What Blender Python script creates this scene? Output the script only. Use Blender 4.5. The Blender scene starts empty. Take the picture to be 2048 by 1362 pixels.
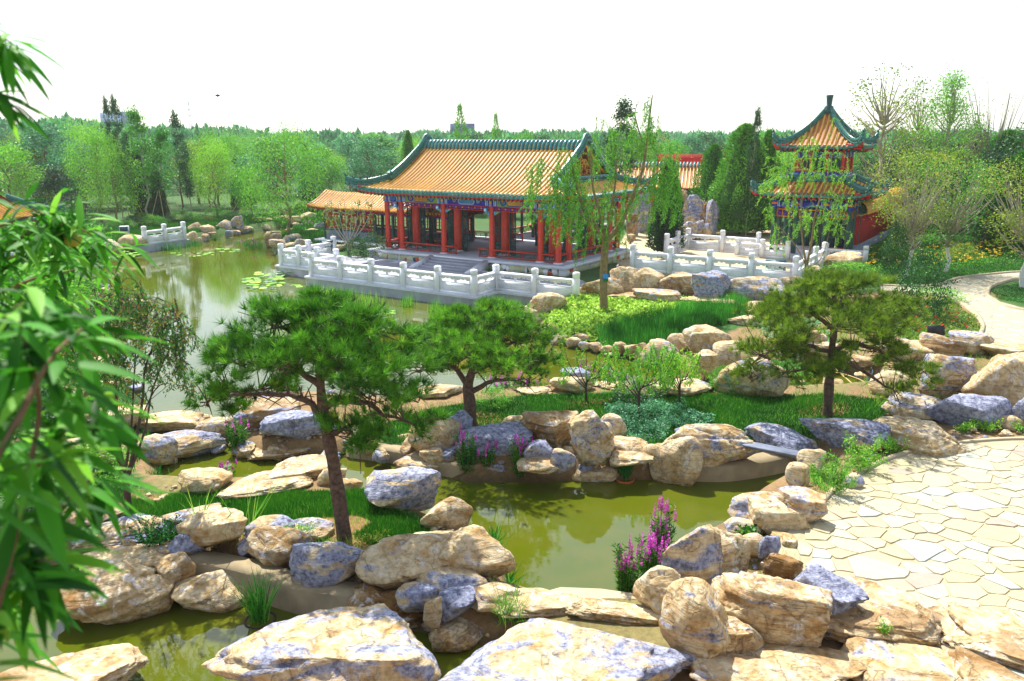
import bpy, math, random
import numpy as np
from mathutils import Vector, Matrix
from mathutils.geometry import delaunay_2d_cdt

# ------------------------------------------------------------ camera, light, exposure
F = 1600.0; CX, CY, H0 = 1024.0, 681.0, 280.0
CZ = 7.2
TH = math.atan((CY - H0) / F)
cT, sT = math.cos(TH), math.sin(TH)
sc = bpy.context.scene
COL = sc.collection
cam_d = bpy.data.cameras.new('camera'); cam = bpy.data.objects.new('camera', cam_d); COL.objects.link(cam)
cam.location = (0, 0, CZ); cam.rotation_euler = (math.pi / 2 - TH, 0, 0)
cam_d.sensor_width = 36; cam_d.lens = F / 2048 * 36; cam_d.clip_start = 0.1; cam_d.clip_end = 5000
cam_d.dof.use_dof = True; cam_d.dof.focus_distance = 19.0; cam_d.dof.aperture_fstop = 4.0
sc.camera = cam
SUN_AZ, SUN_EL = math.radians(-22), math.radians(57)
world = bpy.data.worlds.new('World'); sc.world = world; world.use_nodes = True
wn = world.node_tree.nodes; wl = world.node_tree.links
bg = wn['Background']
sky = wn.new('ShaderNodeTexSky'); sky.sky_type = 'NISHITA'; sky.sun_disc = False
sky.sun_elevation = SUN_EL; sky.sun_rotation = SUN_AZ
sky.air_density = 1.0; sky.dust_density = 1.0; sky.ozone_density = 1.0
hs = wn.new('ShaderNodeHueSaturation'); hs.inputs['Saturation'].default_value = 0.6; hs.inputs['Value'].default_value = 1.0
wl.new(sky.outputs[0], hs.inputs['Color']); wl.new(hs.outputs[0], bg.inputs['Color'])
bg.inputs['Strength'].default_value = 0.14
sun_d = bpy.data.lights.new('sun', 'SUN'); sun = bpy.data.objects.new('sun', sun_d); COL.objects.link(sun)
sun_d.energy = 4.6; sun_d.angle = math.radians(0.6); sun_d.color = (1, .95, .86)
sd = Vector((math.sin(SUN_AZ) * math.cos(SUN_EL), math.cos(SUN_AZ) * math.cos(SUN_EL), math.sin(SUN_EL)))
sun.rotation_euler = sd.to_track_quat('Z', 'Y').to_euler(); sun.location = (0, 0, 60)
sc.view_settings.view_transform = 'Standard'; sc.view_settings.look = 'None'
sc.view_settings.gamma = 1; sc.view_settings.use_curve_mapping = False
sc.view_settings.exposure = 0.80
sc.cycles.max_bounces = 7; sc.cycles.diffuse_bounces = 3; sc.cycles.glossy_bounces = 3
sc.cycles.transmission_bounces = 3; sc.cycles.transparent_max_bounces = 6; sc.cycles.volume_bounces = 1
sc.cycles.use_denoising = True

# ------------------------------------------------------------ placing helpers (photo pixel -> point on the ground)
def ray(px, py):
    a = (px - CX) / F; b = -(py - CY) / F
    return a, cT + b * sT, -sT + b * cT
def G(px, py, z=0.0):
    r = ray(px, py); t = (z - CZ) / r[2]
    return r[0] * t, r[1] * t
def PD(px, py, Y):
    r = ray(px, py); t = Y / r[1]
    return Vector((r[0] * t, Y, CZ + r[2] * t))
def depth(x, y, z):
    return y * cT - (z - CZ) * sT

rng = np.random.default_rng(7)

# ------------------------------------------------------------ objects
def link(o, parent=None):
    COL.objects.link(o)
    if parent is not None: o.parent = parent
    return o
def tag(o, label=None, cat=None, group=None, kind=None):
    if label: o['label'] = label
    if cat: o['category'] = cat
    if group: o['group'] = group
    if kind: o['kind'] = kind
    return o
def empty(name, loc=(0, 0, 0), rz=0.0, label=None, cat=None, group=None):
    o = bpy.data.objects.new(name, None); o.location = loc; o.rotation_euler = (0, 0, rz); o.empty_display_size = .2
    link(o); return tag(o, label, cat, group)
def place(name, me, parent=None, loc=(0, 0, 0), rz=0.0, scale=None):
    o = bpy.data.objects.new(name, me); o.location = loc; o.rotation_euler = (0, 0, rz)
    if scale is not None: o.scale = scale
    return link(o, parent)

class Geo:
    """collects polygons; one build = one mesh object"""
    def __init__(s): s.V = []; s.n = 0; s.Fs = []; s.T = []; s.M = []
    def add(s, V, Fa, tint=None, mat=0):
        if not isinstance(Fa, np.ndarray) and len({len(f) for f in Fa}) > 1:
            first = True
            for k in sorted({len(f) for f in Fa}):
                s.add(V if first else np.zeros((0, 3)), np.array([f for f in Fa if len(f) == k]) - (0 if first else len(V)), tint, mat); first = False
            return s
        V = np.asarray(V, dtype=np.float32).reshape(-1, 3); Fa = np.asarray(Fa, dtype=np.int32)
        if len(Fa) == 0: return s
        s.Fs.append(Fa + s.n); s.V.append(V); s.n += len(V)
        if tint is None: tint = 0.5
        s.T.append(np.broadcast_to(np.asarray(tint, dtype=np.float32), (len(Fa),)).copy())
        s.M.append(np.full(len(Fa), mat, dtype=np.int32)); return s
    def mesh(s, name, mats, smooth=False):
        me = bpy.data.meshes.new(name)
        V = np.concatenate(s.V); me.vertices.add(len(V)); me.vertices.foreach_set('co', V.ravel())
        sizes = np.concatenate([np.full(len(f), f.shape[1], dtype=np.int32) for f in s.Fs])
        loops = np.concatenate([f.ravel() for f in s.Fs])
        me.loops.add(len(loops)); me.loops.foreach_set('vertex_index', loops)
        st = np.zeros(len(sizes), dtype=np.int32); st[1:] = np.cumsum(sizes)[:-1]
        me.polygons.add(len(sizes)); me.polygons.foreach_set('loop_start', st); me.polygons.foreach_set('loop_total', sizes)
        me.polygons.foreach_set('material_index', np.concatenate(s.M))
        if smooth: me.polygons.foreach_set('use_smooth', np.ones(len(sizes), dtype=bool))
        at = me.attributes.new('tint', 'FLOAT', 'FACE'); at.data.foreach_set('value', np.concatenate(s.T))
        for m in (mats if isinstance(mats, (list, tuple)) else [mats]): me.materials.append(m)
        me.update(calc_edges=True); return me
    def build(s, name, mats, parent=None, smooth=False, **k):
        return place(name, s.mesh(name, mats, smooth), parent, **k)
    # ---- shapes
    def box(s, x0, x1, y0, y1, z0, z1, mat=0, tint=None):
        V = [(x0,y0,z0),(x1,y0,z0),(x1,y1,z0),(x0,y1,z0),(x0,y0,z1),(x1,y0,z1),(x1,y1,z1),(x0,y1,z1)]
        return s.add(V, [(0,3,2,1),(4,5,6,7),(0,1,5,4),(1,2,6,5),(2,3,7,6),(3,0,4,7)], tint, mat)
    def bbox(s, x0, x1, y0, y1, z0, z1, b=.02, mat=0, tint=None):
        """box with chamfered top edge"""
        V = [(x0,y0,z0),(x1,y0,z0),(x1,y1,z0),(x0,y1,z0),(x0,y0,z1-b),(x1,y0,z1-b),(x1,y1,z1-b),(x0,y1,z1-b),
             (x0+b,y0+b,z1),(x1-b,y0+b,z1),(x1-b,y1-b,z1),(x0+b,y1-b,z1)]
        return s.add(V, [(0,3,2,1),(0,1,5,4),(1,2,6,5),(2,3,7,6),(3,0,4,7),(4,5,9,8),(5,6,10,9),(6,7,11,10),(7,4,8,11),(8,9,10,11)], tint, mat)
    def prism(s, poly, z0, z1, mat=0, tint=None, bev=0.0):
        n = len(poly); P = np.asarray(poly, dtype=float)
        if bev:
            c = P.mean(0); Q = c + (P - c) * (1 - bev)
            V = [(*p, z0) for p in P] + [(*p, z1 - .012) for p in P] + [(*p, z1) for p in Q]
            s.add(V, [[i, (i+1) % n, n+(i+1) % n, n+i] for i in range(n)] + [[n+i, n+(i+1) % n, 2*n+(i+1) % n, 2*n+i] for i in range(n)], tint, mat)
            s.add([(*p, z1) for p in Q], [list(range(n))], tint, mat)
        else:
            s.add([(*p, z0) for p in P] + [(*p, z1) for p in P], [[i, (i+1) % n, n+(i+1) % n, n+i] for i in range(n)], tint, mat)
            s.add([(*p, z1) for p in P], [list(range(n))], tint, mat)
            s.add([(*p, z0) for p in P], [list(range(n))[::-1]], tint, mat)
        return s
    def tube(s, pts, rad, k=6, mat=0, tint=None, cap=True, squash=1.0, up=None):
        P = np.asarray(pts, dtype=float); n = len(P)
        R = np.broadcast_to(np.asarray(rad, dtype=float), (n,))
        T = np.gradient(P, axis=0); T /= (np.linalg.norm(T, axis=1, keepdims=True) + 1e-9)
        ref = np.array(up if up is not None else ((0, 0, 1) if abs(T[0][2]) < .8 else (1, 0, 0)), dtype=float)
        X = np.cross(np.broadcast_to(ref, T.shape), T); X /= (np.linalg.norm(X, axis=1, keepdims=True) + 1e-9)
        Y = np.cross(T, X)
        a = np.arange(k) / k * 2 * math.pi
        V = P[:, None, :] + R[:, None, None] * (np.cos(a)[None, :, None] * X[:, None, :] + squash * np.sin(a)[None, :, None] * Y[:, None, :])
        i = np.arange(n - 1)[:, None] * k; j = np.arange(k)[None, :]; j2 = (j + 1) % k
        Fa = np.stack([i + j, i + j2, i + k + j2, i + k + j], -1).reshape(-1, 4)
        V = V.reshape(-1, 3); s.add(V, Fa, tint, mat)
        if cap:
            s.add(V[:k], [list(range(k))[::-1]], tint, mat); s.add(V[-k:], [list(range(k))], tint, mat)
        return s
    def cyl(s, x, y, z0, z1, r0, r1=None, k=12, mat=0, tint=None):
        return s.tube([(x, y, z0), (x, y, z1)], [r0, r0 if r1 is None else r1], k, mat, tint)
    def beam(s, p, q, w, h, mat=0, tint=None):
        p = Vector(p); q = Vector(q); d = (q - p).normalized()
        a = d.cross(Vector((0, 0, 1)))
        if a.length < .01: a = Vector((1, 0, 0))
        a.normalize(); b = a.cross(d)
        V = [e + a * (w/2*i) + b * (h/2*j) for e in (p, q) for i, j in ((-1,-1),(1,-1),(1,1),(-1,1))]
        return s.add([tuple(v) for v in V], [(0,1,2,3),(7,6,5,4),(0,4,5,1),(1,5,6,2),(2,6,7,3),(3,7,4,0)], tint, mat)

# ------------------------------------------------------------ numpy noise
def _hash(i, j, k, seed):
    h = (i.astype(np.int64) * 374761393 + j.astype(np.int64) * 668265263 + k.astype(np.int64) * 2147483647 + seed * 974711) & 0xffffffff
    h = ((h ^ (h >> 13)) * 1274126177) & 0xffffffff
    h = h ^ (h >> 16)
    return (h & 0xffff) / 65535.0
def vnoise(P, seed=0):
    P = np.asarray(P, dtype=float); I = np.floor(P).astype(np.int64); f = P - I; u = f * f * (3 - 2 * f)
    r = 0
    for dx in (0, 1):
        for dy in (0, 1):
            for dz in (0, 1):
                w = (u[:, 0] if dx else 1 - u[:, 0]) * (u[:, 1] if dy else 1 - u[:, 1]) * (u[:, 2] if dz else 1 - u[:, 2])
                r = r + w * _hash(I[:, 0] + dx, I[:, 1] + dy, I[:, 2] + dz, seed)
    return r * 2 - 1
def fbm(P, seed=0, oct=3):
    r = 0; a = 1; t = 0
    for o in range(oct):
        r = r + a * vnoise(P * (2.03 ** o) + o * 17.3, seed + o); t += a; a *= .5
    return r / t
def inside(poly, X, Y):
    c = np.zeros(X.shape, dtype=bool); n = len(poly)
    for i in range(n):
        x0, y0 = poly[i]; x1, y1 = poly[(i+1) % n]
        if y0 == y1: continue
        c ^= ((y0 > Y) != (y1 > Y)) & (X < (x1 - x0) * (Y - y0) / (y1 - y0) + x0)
    return c
def sdist(poly, X, Y):
    """positive inside"""
    d = np.full(X.shape, 1e9); n = len(poly)
    for i in range(n):
        x0, y0 = poly[i]; x1, y1 = poly[(i+1) % n]
        dx, dy = x1-x0, y1-y0; L = dx*dx+dy*dy + 1e-12
        t = np.clip(((X-x0)*dx+(Y-y0)*dy)/L, 0, 1)
        d = np.minimum(d, np.hypot(X-x0-t*dx, Y-y0-t*dy))
    return np.where(inside(poly, X, Y), d, -d)

# ------------------------------------------------------------ materials
MATS = {}
class NT:
    def __init__(s, name):
        s.m = bpy.data.materials.new(name); s.m.use_nodes = True; s.t = s.m.node_tree; s.n = s.t.nodes; s.l = s.t.links
        s.b = s.n['Principled BSDF']
    def N(s, ty, **k):
        o = s.n.new(ty)
        for a, v in k.items():
            if a.startswith('i_'):
                key = a[2:]; key = int(key) if key.isdigit() else key.replace('_', ' ')
                o.inputs[key].default_value = v
            else: setattr(o, a, v)
        return o
    def L(s, a, b): s.l.new(a, b)
    def mix(s, fac, a, b, mode='MIX'):
        o = s.n.new('ShaderNodeMix'); o.data_type = 'RGBA'; o.blend_type = mode
        for sock, v in ((o.inputs[0], fac), (o.inputs[6], a), (o.inputs[7], b)):
            if hasattr(v, 'is_output'): s.l.new(v, sock)
            elif isinstance(v, (int, float)): sock.default_value = v
            else: sock.default_value = (*v, 1)
        return o.outputs[2]
    def ramp(s, x, stops):
        o = s.n.new('ShaderNodeValToRGB'); e = o.color_ramp.elements
        while len(e) < len(stops): e.new(.5)
        for i, (p, c) in enumerate(stops):
            e[i].position = p; e[i].color = (*c, 1) if not isinstance(c, (int, float)) else (c, c, c, 1)
        s.l.new(x, o.inputs[0]); return o.outputs[0]
    def math(s, op, a, b=0.0, clamp=False):
        o = s.n.new('ShaderNodeMath'); o.operation = op; o.use_clamp = clamp
        for i, v in enumerate((a, b)):
            if hasattr(v, 'is_output'): s.l.new(v, o.inputs[i])
            else: o.inputs[i].default_value = v
        return o.outputs[0]
    def coord(s, kind='Object', scale=(1, 1, 1), rot=(0, 0, 0)):
        tc = s.n.new('ShaderNodeTexCoord'); mp = s.n.new('ShaderNodeMapping')
        mp.inputs['Scale'].default_value = scale; mp.inputs['Rotation'].default_value = rot
        s.l.new(tc.outputs[kind], mp.inputs[0]); return mp.outputs[0]
    def noise(s, co, scale, detail=4, rough=.55, dist=0):
        o = s.n.new('ShaderNodeTexNoise'); o.inputs['Scale'].default_value = scale; o.inputs['Detail'].default_value = detail
        o.inputs['Roughness'].default_value = rough; o.inputs['Distortion'].default_value = dist
        s.l.new(co, o.inputs['Vector']); return o.outputs['Fac']
    def bump(s, h, strength=.4, dist=.02, prev=None):
        o = s.n.new('ShaderNodeBump'); o.inputs['Strength'].default_value = strength; o.inputs['Distance'].default_value = dist
        s.l.new(h, o.inputs['Height'])
        if prev is not None: s.l.new(prev, o.inputs['Normal'])
        return o.outputs[0]
    def out(s, color=None, rough=None, normal=None):
        if color is not None:
            if hasattr(color, 'is_output'): s.l.new(color, s.b.inputs['Base Color'])
            else: s.b.inputs['Base Color'].default_value = (*color, 1)
        if rough is not None:
            if hasattr(rough, 'is_output'): s.l.new(rough, s.b.inputs['Roughness'])
            else: s.b.inputs['Roughness'].default_value = rough
        if normal is not None: s.l.new(normal, s.b.inputs['Normal'])
        return s.m

def plain(name, c, rough=.6, var=.25, scale=3.0, bump=.15, bscale=25, spec=.5, metal=0):
    """painted or dressed surface with uneven colour and fine relief"""
    t = NT(name); co = t.coord()
    n1 = t.noise(co, scale, 5); n2 = t.noise(co, bscale, 4)
    dark = tuple(v * (1 - var) for v in c); lite = tuple(min(1, v * (1 + var * .6)) for v in c)
    col = t.mix(t.ramp(n1, [(.3, 0.0), (.7, 1.0)]), dark, lite)
    rr = t.math('MULTIPLY_ADD', n2, .3); rr.node.inputs[2].default_value = rough - .15
    t.b.inputs['Specular IOR Level'].default_value = spec; t.b.inputs['Metallic'].default_value = metal
    return t.out(col, rr, t.bump(n2, bump, .01) if bump else None)

def leafmat(name, c1, c2, c3=None, trans=.35, rough=.5, spec=.3):
    """leaf: colour runs between two greens by leaf and by tree; some light passes through"""
    t = NT(name)
    at = t.N('ShaderNodeAttribute', attribute_name='tint'); oi = t.N('ShaderNodeObjectInfo')
    ge = t.N('ShaderNodeNewGeometry')
    c1 = tuple(v * .75 for v in c1); c2 = tuple(min(.9, v * 1.6) for v in c2); c3 = tuple(min(.9, v * 1.3) for v in c3) if c3 else None
    stops = [(0, c1), (.75, c2)] + ([(1, c3)] if c3 else [(1, c2)])
    col = t.ramp(at.outputs['Fac'], stops)
    h = t.N('ShaderNodeHueSaturation'); t.L(col, h.inputs['Color'])
    v = t.math('MULTIPLY_ADD', oi.outputs['Random'], .45); v.node.inputs[2].default_value = .8; t.L(v, h.inputs['Value'])
    hu = t.math('MULTIPLY_ADD', oi.outputs['Random'], -.03); hu.node.inputs[2].default_value = .515; t.L(hu, h.inputs['Hue'])
    t.out(h.outputs[0], rough); t.b.inputs['Specular IOR Level'].default_value = spec
    tr = t.N('ShaderNodeBsdfTranslucent'); t.L(h.outputs[0], tr.inputs[0])
    mx = t.N('ShaderNodeMixShader'); mx.inputs[0].default_value = trans
    t.L(t.b.outputs[0], mx.inputs[1]); t.L(tr.outputs[0], mx.inputs[2]); t.L(mx.outputs[0], t.n['Material Output'].inputs[0])
    return t.m

def rockmat(name, far=False):
    t = NT(name); co = t.coord()
    oi = t.N('ShaderNodeObjectInfo'); sep = t.N('ShaderNodeSeparateColor'); t.L(oi.outputs['Color'], sep.inputs[0])
    off = t.N('ShaderNodeVectorMath', operation='MULTIPLY_ADD'); t.L(co, off.inputs[0]); off.inputs[1].default_value = (1, 1, 1)
    rv = t.N('ShaderNodeCombineXYZ')
    for i, k in enumerate((31.0, 57.0, 83.0)): t.L(t.math('MULTIPLY', oi.outputs['Random'], k), rv.inputs[i])
    t.L(rv.outputs[0], off.inputs[2]); C = off.outputs[0]
    n1 = t.noise(C, 1.1, 5, .6, .6); n2 = t.noise(C, 3.2, 7, .65, 1.0); n3 = t.noise(C, 11, 6, .7); n4 = t.noise(C, 45, 4, .7)
    # strata: stretched coordinates
    mp = t.N('ShaderNodeMapping'); mp.inputs['Scale'].default_value = (1.2, 1.2, 13); mp.inputs['Rotation'].default_value = (.16, .1, 0); t.L(C, mp.inputs[0])
    st = t.noise(mp.outputs[0], 1.5, 5, .6, .5)
    base = t.mix(t.ramp(n2, [(.33, 0.0), (.62, 1.0)]), (.50, .325, .145), (.78, .68, .48))
    brown = t.ramp(t.math('ADD', n1, t.math('MULTIPLY', sep.outputs[1], .42)), [(.60, 0.0), (.82, 1.0)])
    base = t.mix(brown, base, (.27, .155, .065))
    base = t.mix(t.math('MULTIPLY', t.ramp(st, [(.42, 1.0), (.5, 0.0)]), t.math('MULTIPLY', sep.outputs[2], .8)), base, (.34, .22, .12))
    wh = t.ramp(t.noise(C, 2.3, 8, .7, 1.4), [(.56, 0.0), (.63, 1.0)])
    base = t.mix(t.math('MULTIPLY', wh, .75), base, (.76, .76, .75))
    # lichen green-grey tint
    base = t.mix(t.math('MULTIPLY', t.ramp(t.noise(C, 5, 6, .7), [(.58, 0.0), (.7, 1.0)]), .45), base, (.35, .42, .33))
    mp2 = t.N('ShaderNodeMapping'); mp2.inputs['Scale'].default_value = (.8, 1.5, 2.6); mp2.inputs['Rotation'].default_value = (.5, .35, .3); t.L(C, mp2.inputs[0]); bn = t.noise(mp2.outputs[0], 1.0, 9, .68, 1.0)
    bl = t.math('ADD', bn, t.math('MULTIPLY', sep.outputs[0], .34))
    blue = t.ramp(bl, [(.635, 0.0), (.70, .92)])
    bcol = t.mix(t.ramp(n3, [(.35, 0.0), (.65, 1.0)]), (.145, .17, .30), (.46, .50, .64))
    base = t.mix(blue, base, bcol)
    dk = t.ramp(n3, [(.28, .42), (.52, 1.0)])
    base = t.mix(.85, base, dk, 'MULTIPLY')
    sat = t.N('ShaderNodeHueSaturation'); sat.inputs['Saturation'].default_value = 1.12; t.L(base, sat.inputs['Color'])
    # cracks
    vo = t.N('ShaderNodeTexVoronoi', feature='DISTANCE_TO_EDGE'); vo.inputs['Scale'].default_value = .9
    wv = t.N('ShaderNodeVectorMath', operation='ADD'); t.L(C, wv.inputs[0]); nn = t.N('ShaderNodeTexNoise'); nn.inputs['Scale'].default_value = 3; t.L(C, nn.inputs['Vector'])
    t.L(nn.outputs['Color'], wv.inputs[1]); t.L(wv.outputs[0], vo.inputs['Vector'])
    cr0 = t.ramp(vo.outputs['Distance'], [(0, 0.0), (.03, 1.0)]); cr = t.math('MAXIMUM', cr0, t.ramp(n1, [(.50, 0.0), (.56, 1.0)]))
    colr = t.mix(.4, sat.outputs[0], cr, 'MULTIPLY')
    b = t.bump(cr, .4, .03); b = t.bump(n2, .6, .08, b); b = t.bump(st, .8, .06, b); b = t.bump(n3, .6, .03, b)
    if not far: b = t.bump(n4, .5, .01, b)
    t.b.inputs['Specular IOR Level'].default_value = .25
    return t.out(colr, .85, b)

def groundmat():
    t = NT('ground'); co = t.coord()
    vc = t.N('ShaderNodeVertexColor', layer_name='Col')
    n = t.noise(co, .9, 8, .65); n2 = t.noise(co, 9, 6, .7); n3 = t.noise(co, 40, 4, .7)
    k = t.ramp(n, [(.3, .65), (.7, 1.2)]); c = t.mix(.8, vc.outputs[0], k, 'MULTIPLY')
    k2 = t.ramp(n2, [(.3, .55), (.65, 1.15)]); c = t.mix(.8, c, k2, 'MULTIPLY')
    b = t.bump(n2, .6, .05); b = t.bump(n3, .6, .015, b)
    return t.out(c, .95, b)

def watermat():
    t = NT('water'); co = t.coord(scale=(1, 1, 1))
    n = t.noise(co, .35, 4); n2 = t.noise(co, 1.6, 5, .6, .4)
    c = t.mix(t.ramp(n, [(.35, 0.0), (.65, 1.0)]), (.065, .095, .003), (.10, .12, .006))
    c = t.mix(t.math('MULTIPLY', t.ramp(n2, [(.45, 0.0), (.7, 1.0)]), .4), c, (.12, .11, .015))
    w = t.noise(t.coord(scale=(1, 2.0, 1)), 2.2, 3, .5); w2 = t.noise(co, 9, 2, .5)
    b = t.bump(w, .03, .06); b = t.bump(w2, .02, .01, b)
    t.b.inputs['IOR'].default_value = 1.40; t.b.inputs['Specular IOR Level'].default_value = .9
    return t.out(c, .025, b)

def stonepave(name, cols, rough=.8):
    t = NT(name); co = t.coord('Object'); oi = t.N('ShaderNodeObjectInfo')
    pick = t.ramp(oi.outputs['Random'], [(i / len(cols), c) for i, c in enumerate(cols)]); pick.node.color_ramp.interpolation = 'CONSTANT'
    n = t.noise(co, 5, 6, .65, .5); n2 = t.noise(co, 30, 5, .7)
    c = t.mix(.6, pick, t.ramp(n, [(.3, .78), (.7, 1.08)]), 'MULTIPLY')
    c = t.mix(.5, c, t.ramp(n2, [(.3, .85), (.65, 1.05)]), 'MULTIPLY')
    b = t.bump(n, .3, .02); b = t.bump(n2, .35, .006, b)
    return t.out(c, rough, b)

def crazymat(name, scale, cols, joint, jw=.04, coordk='Object'):
    """crazy paving too small to build stone by stone"""
    t = NT(name); co = t.coord(coordk)
    v1 = t.N('ShaderNodeTexVoronoi'); v1.inputs['Scale'].default_value = scale; t.L(co, v1.inputs['Vector'])
    v2 = t.N('ShaderNodeTexVoronoi', feature='DISTANCE_TO_EDGE'); v2.inputs['Scale'].default_value = scale; t.L(co, v2.inputs['Vector'])
    sp = t.N('ShaderNodeSeparateColor'); t.L(v1.outputs['Color'], sp.inputs[0])
    pick = t.ramp(sp.outputs[0], [(i / len(cols), c) for i, c in enumerate(cols)]); pick.node.color_ramp.interpolation = 'CONSTANT'
    e = t.ramp(v2.outputs['Distance'], [(jw * .5, 0.0), (jw, 1.0)])
    n = t.noise(co, 9, 5)
    c = t.mix(e, joint, pick); c = t.mix(.5, c, t.ramp(n, [(.3, .8), (.7, 1.1)]), 'MULTIPLY')
    return t.out(c, .8, t.bump(e, .5, .01))

def tilemat(name, c, c2, rough=.28):
    """glazed roof tile: short tiles joined along the slope, seen as fine rings"""
    t = NT(name); co = t.coord()
    n = t.noise(co, 6, 4); n2 = t.noise(co, 60, 3)
    col = t.mix(t.ramp(n, [(.3, 0.0), (.7, 1.0)]), c, c2)
    gr = t.N('ShaderNodeAttribute', attribute_name='tint')
    col = t.mix(.55, col, t.ramp(gr.outputs['Fac'], [(0, .6), (1, 1.15)]), 'MULTIPLY')
    t.b.inputs['Specular IOR Level'].default_value = .45
    return t.out(col, rough, t.bump(n2, .2, .01))

M = {}
M['rock'] = rockmat('rock'); M['rock_far'] = rockmat('rock_far', True)
M['ground'] = groundmat(); M['water'] = watermat()
M['marble'] = plain('white_marble', (.90, .91, .96), .55, .05, 2.5, .12, 40)
M['slab'] = plain('grey_granite', (.40, .43, .48), .7, .22, 2.0, .25, 30)
M['granite_light'] = plain('pale_granite', (.68, .71, .78), .65, .12, 2.5, .15, 35)
M['paving_grey'] = plain('grey_paving', (.36, .38, .43), .75, .2, 1.5, .2, 20)
M['sandstone'] = plain('sand_paving', (.50, .42, .27), .85, .2, 1.2, .2, 20)
M['concrete'] = plain('concrete', (.33, .26, .15), .9, .35, 2.2, .4, 18)
M['red'] = plain('red_lacquer', (.62, .035, .008), .5, .25, 3, .1, 30)
M['redwall'] = plain('red_wall_plaster', (.45, .010, .006), .8, .25, 1.5, .2, 20)
M['red_bright'] = plain('bright_red_paint', (.68, .025, .015), .45, .2, 6, 0)
M['dgreen'] = plain('dark_green_paint', (.012, .075, .065), .4, .3, 4, .1, 30)
M['blue'] = plain('blue_paint', (.02, .03, .45), .5, .25, 6, 0)
M['cyan'] = plain('light_blue_paint', (.10, .42, .70), .5, .2, 6, 0)
M['violet'] = plain('violet_paint', (.10, .015, .30), .5, .25, 6, 0)
M['lime'] = plain('painted_green', (.22, .42, .06), .5, .3, 8, 0)
M['gold'] = plain('gold_paint', (.85, .42, .05), .4, .2, 8, 0)
M['orange'] = plain('orange_paint', (.75, .22, .02), .5, .2, 8, 0)
M['black'] = plain('black_metal', (.015, .017, .02), .5, .2, 8, .1)
M['yellow_tile'] = tilemat('yellow_glazed_tile', (.72, .35, .035), (.88, .52, .09))
M['yellow_pan'] = tilemat('yellow_pan_tile', (.34, .09, .02), (.56, .22, .06), .5)
M['green_tile'] = tilemat('green_glazed_tile', (.02, .13, .10), (.06, .26, .21), .25)
M['blue_tile'] = tilemat('blue_green_glazed_tile', (.03, .16, .17), (.10, .34, .33), .25)
M['brick'] = plain('grey_brick', (.22, .26, .33), .8, .3, 3, .3, 14)
M['bark'] = plain('brown_bark', (.20, .115, .065), .9, .45, 9, .9, 22)
M['bark_pine'] = plain('pine_bark', (.13, .08, .06), .95, .6, 14, 1.4, 20)
M['bark_willow'] = plain('willow_bark', (.26, .19, .08), .9, .35, 9, .6, 30)
M['bark_pale'] = plain('pale_bark', (.40, .37, .27), .9, .25, 9, .4, 30)
M['bark_dark'] = plain('dark_bark', (.07, .045, .035), .9, .4, 9, .5, 30)
M['whitewash'] = plain('whitewashed_bark', (.72, .72, .68), .9, .15, 9, .3, 30)
M['bamboo'] = plain('bamboo_pole', (.45, .33, .14), .7, .3, 5, .2, 30)
M['soil'] = plain('soil', (.24, .13, .06), .95, .4, 3, .8, 14)
M['plank'] = plain('weathered_plank', (.17, .20, .28), .7, .35, 4, .5, 25)
M['hose'] = plain('yellow_hose', (.62, .40, .12), .5, .2, 5, 0)
M['hose_red'] = plain('reddish_hose', (.60, .14, .06), .5, .2, 5, 0)
M['terracotta'] = plain('terracotta', (.62, .16, .035), .7, .2, 6, .2)
M['bin_green'] = plain('dark_teal_metal', (.02, .09, .11), .4, .2, 4, 0)
M['bin_panel'] = plain('pale_green_panel', (.42, .55, .42), .5, .15, 4, 0)
M['white'] = plain('white_paint', (.8, .8, .8), .5, .1, 4, 0)
M['glassblue'] = plain('pale_blue_glass', (.42, .55, .78), .3, .15, .3, 0)
M['navy'] = plain('navy_cladding', (.10, .14, .30), .4, .2, .3, 0)
M['screen'] = plain('blue_sticker', (.02, .32, .75), .5, .3, 20, 0)
M['mosaic'] = crazymat('mosaic_infill', 3.6, [(.52, .55, .30), (.60, .60, .36), (.44, .52, .34), (.60, .60, .36), (.8, .8, .8), (.50, .52, .30), (.62, .08, .03), (.55, .56, .34), (.04, .06, .13), (.58, .58, .36)], (.42, .46, .32), .05)
M['pathpave'] = crazymat('path_paving', 2.6, [(.46, .41, .28), (.50, .46, .33), (.42, .38, .28), (.48, .40, .29), (.44, .44, .35)], (.30, .28, .20), .05)
M['flag'] = stonepave('flagstone', [(0.504, 0.443, 0.258), (0.521, 0.467, 0.312), (0.470, 0.418, 0.266), (0.454, 0.361, 0.258), (0.512, 0.443, 0.251), (0.437, 0.426, 0.334), (0.521, 0.476, 0.342), (0.496, 0.426, 0.251), (0.437, 0.344, 0.274), (0.512, 0.476, 0.342), (0.504, 0.451, 0.289), (0.412, 0.435, 0.380), (0.521, 0.459, 0.281), (0.487, 0.451, 0.319), (0.521, 0.467, 0.304), (0.504, 0.443, 0.274)])
M['mortar'] = plain('mortar', (.42, .37, .23), .95, .2, 4, .5, 25)
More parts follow.
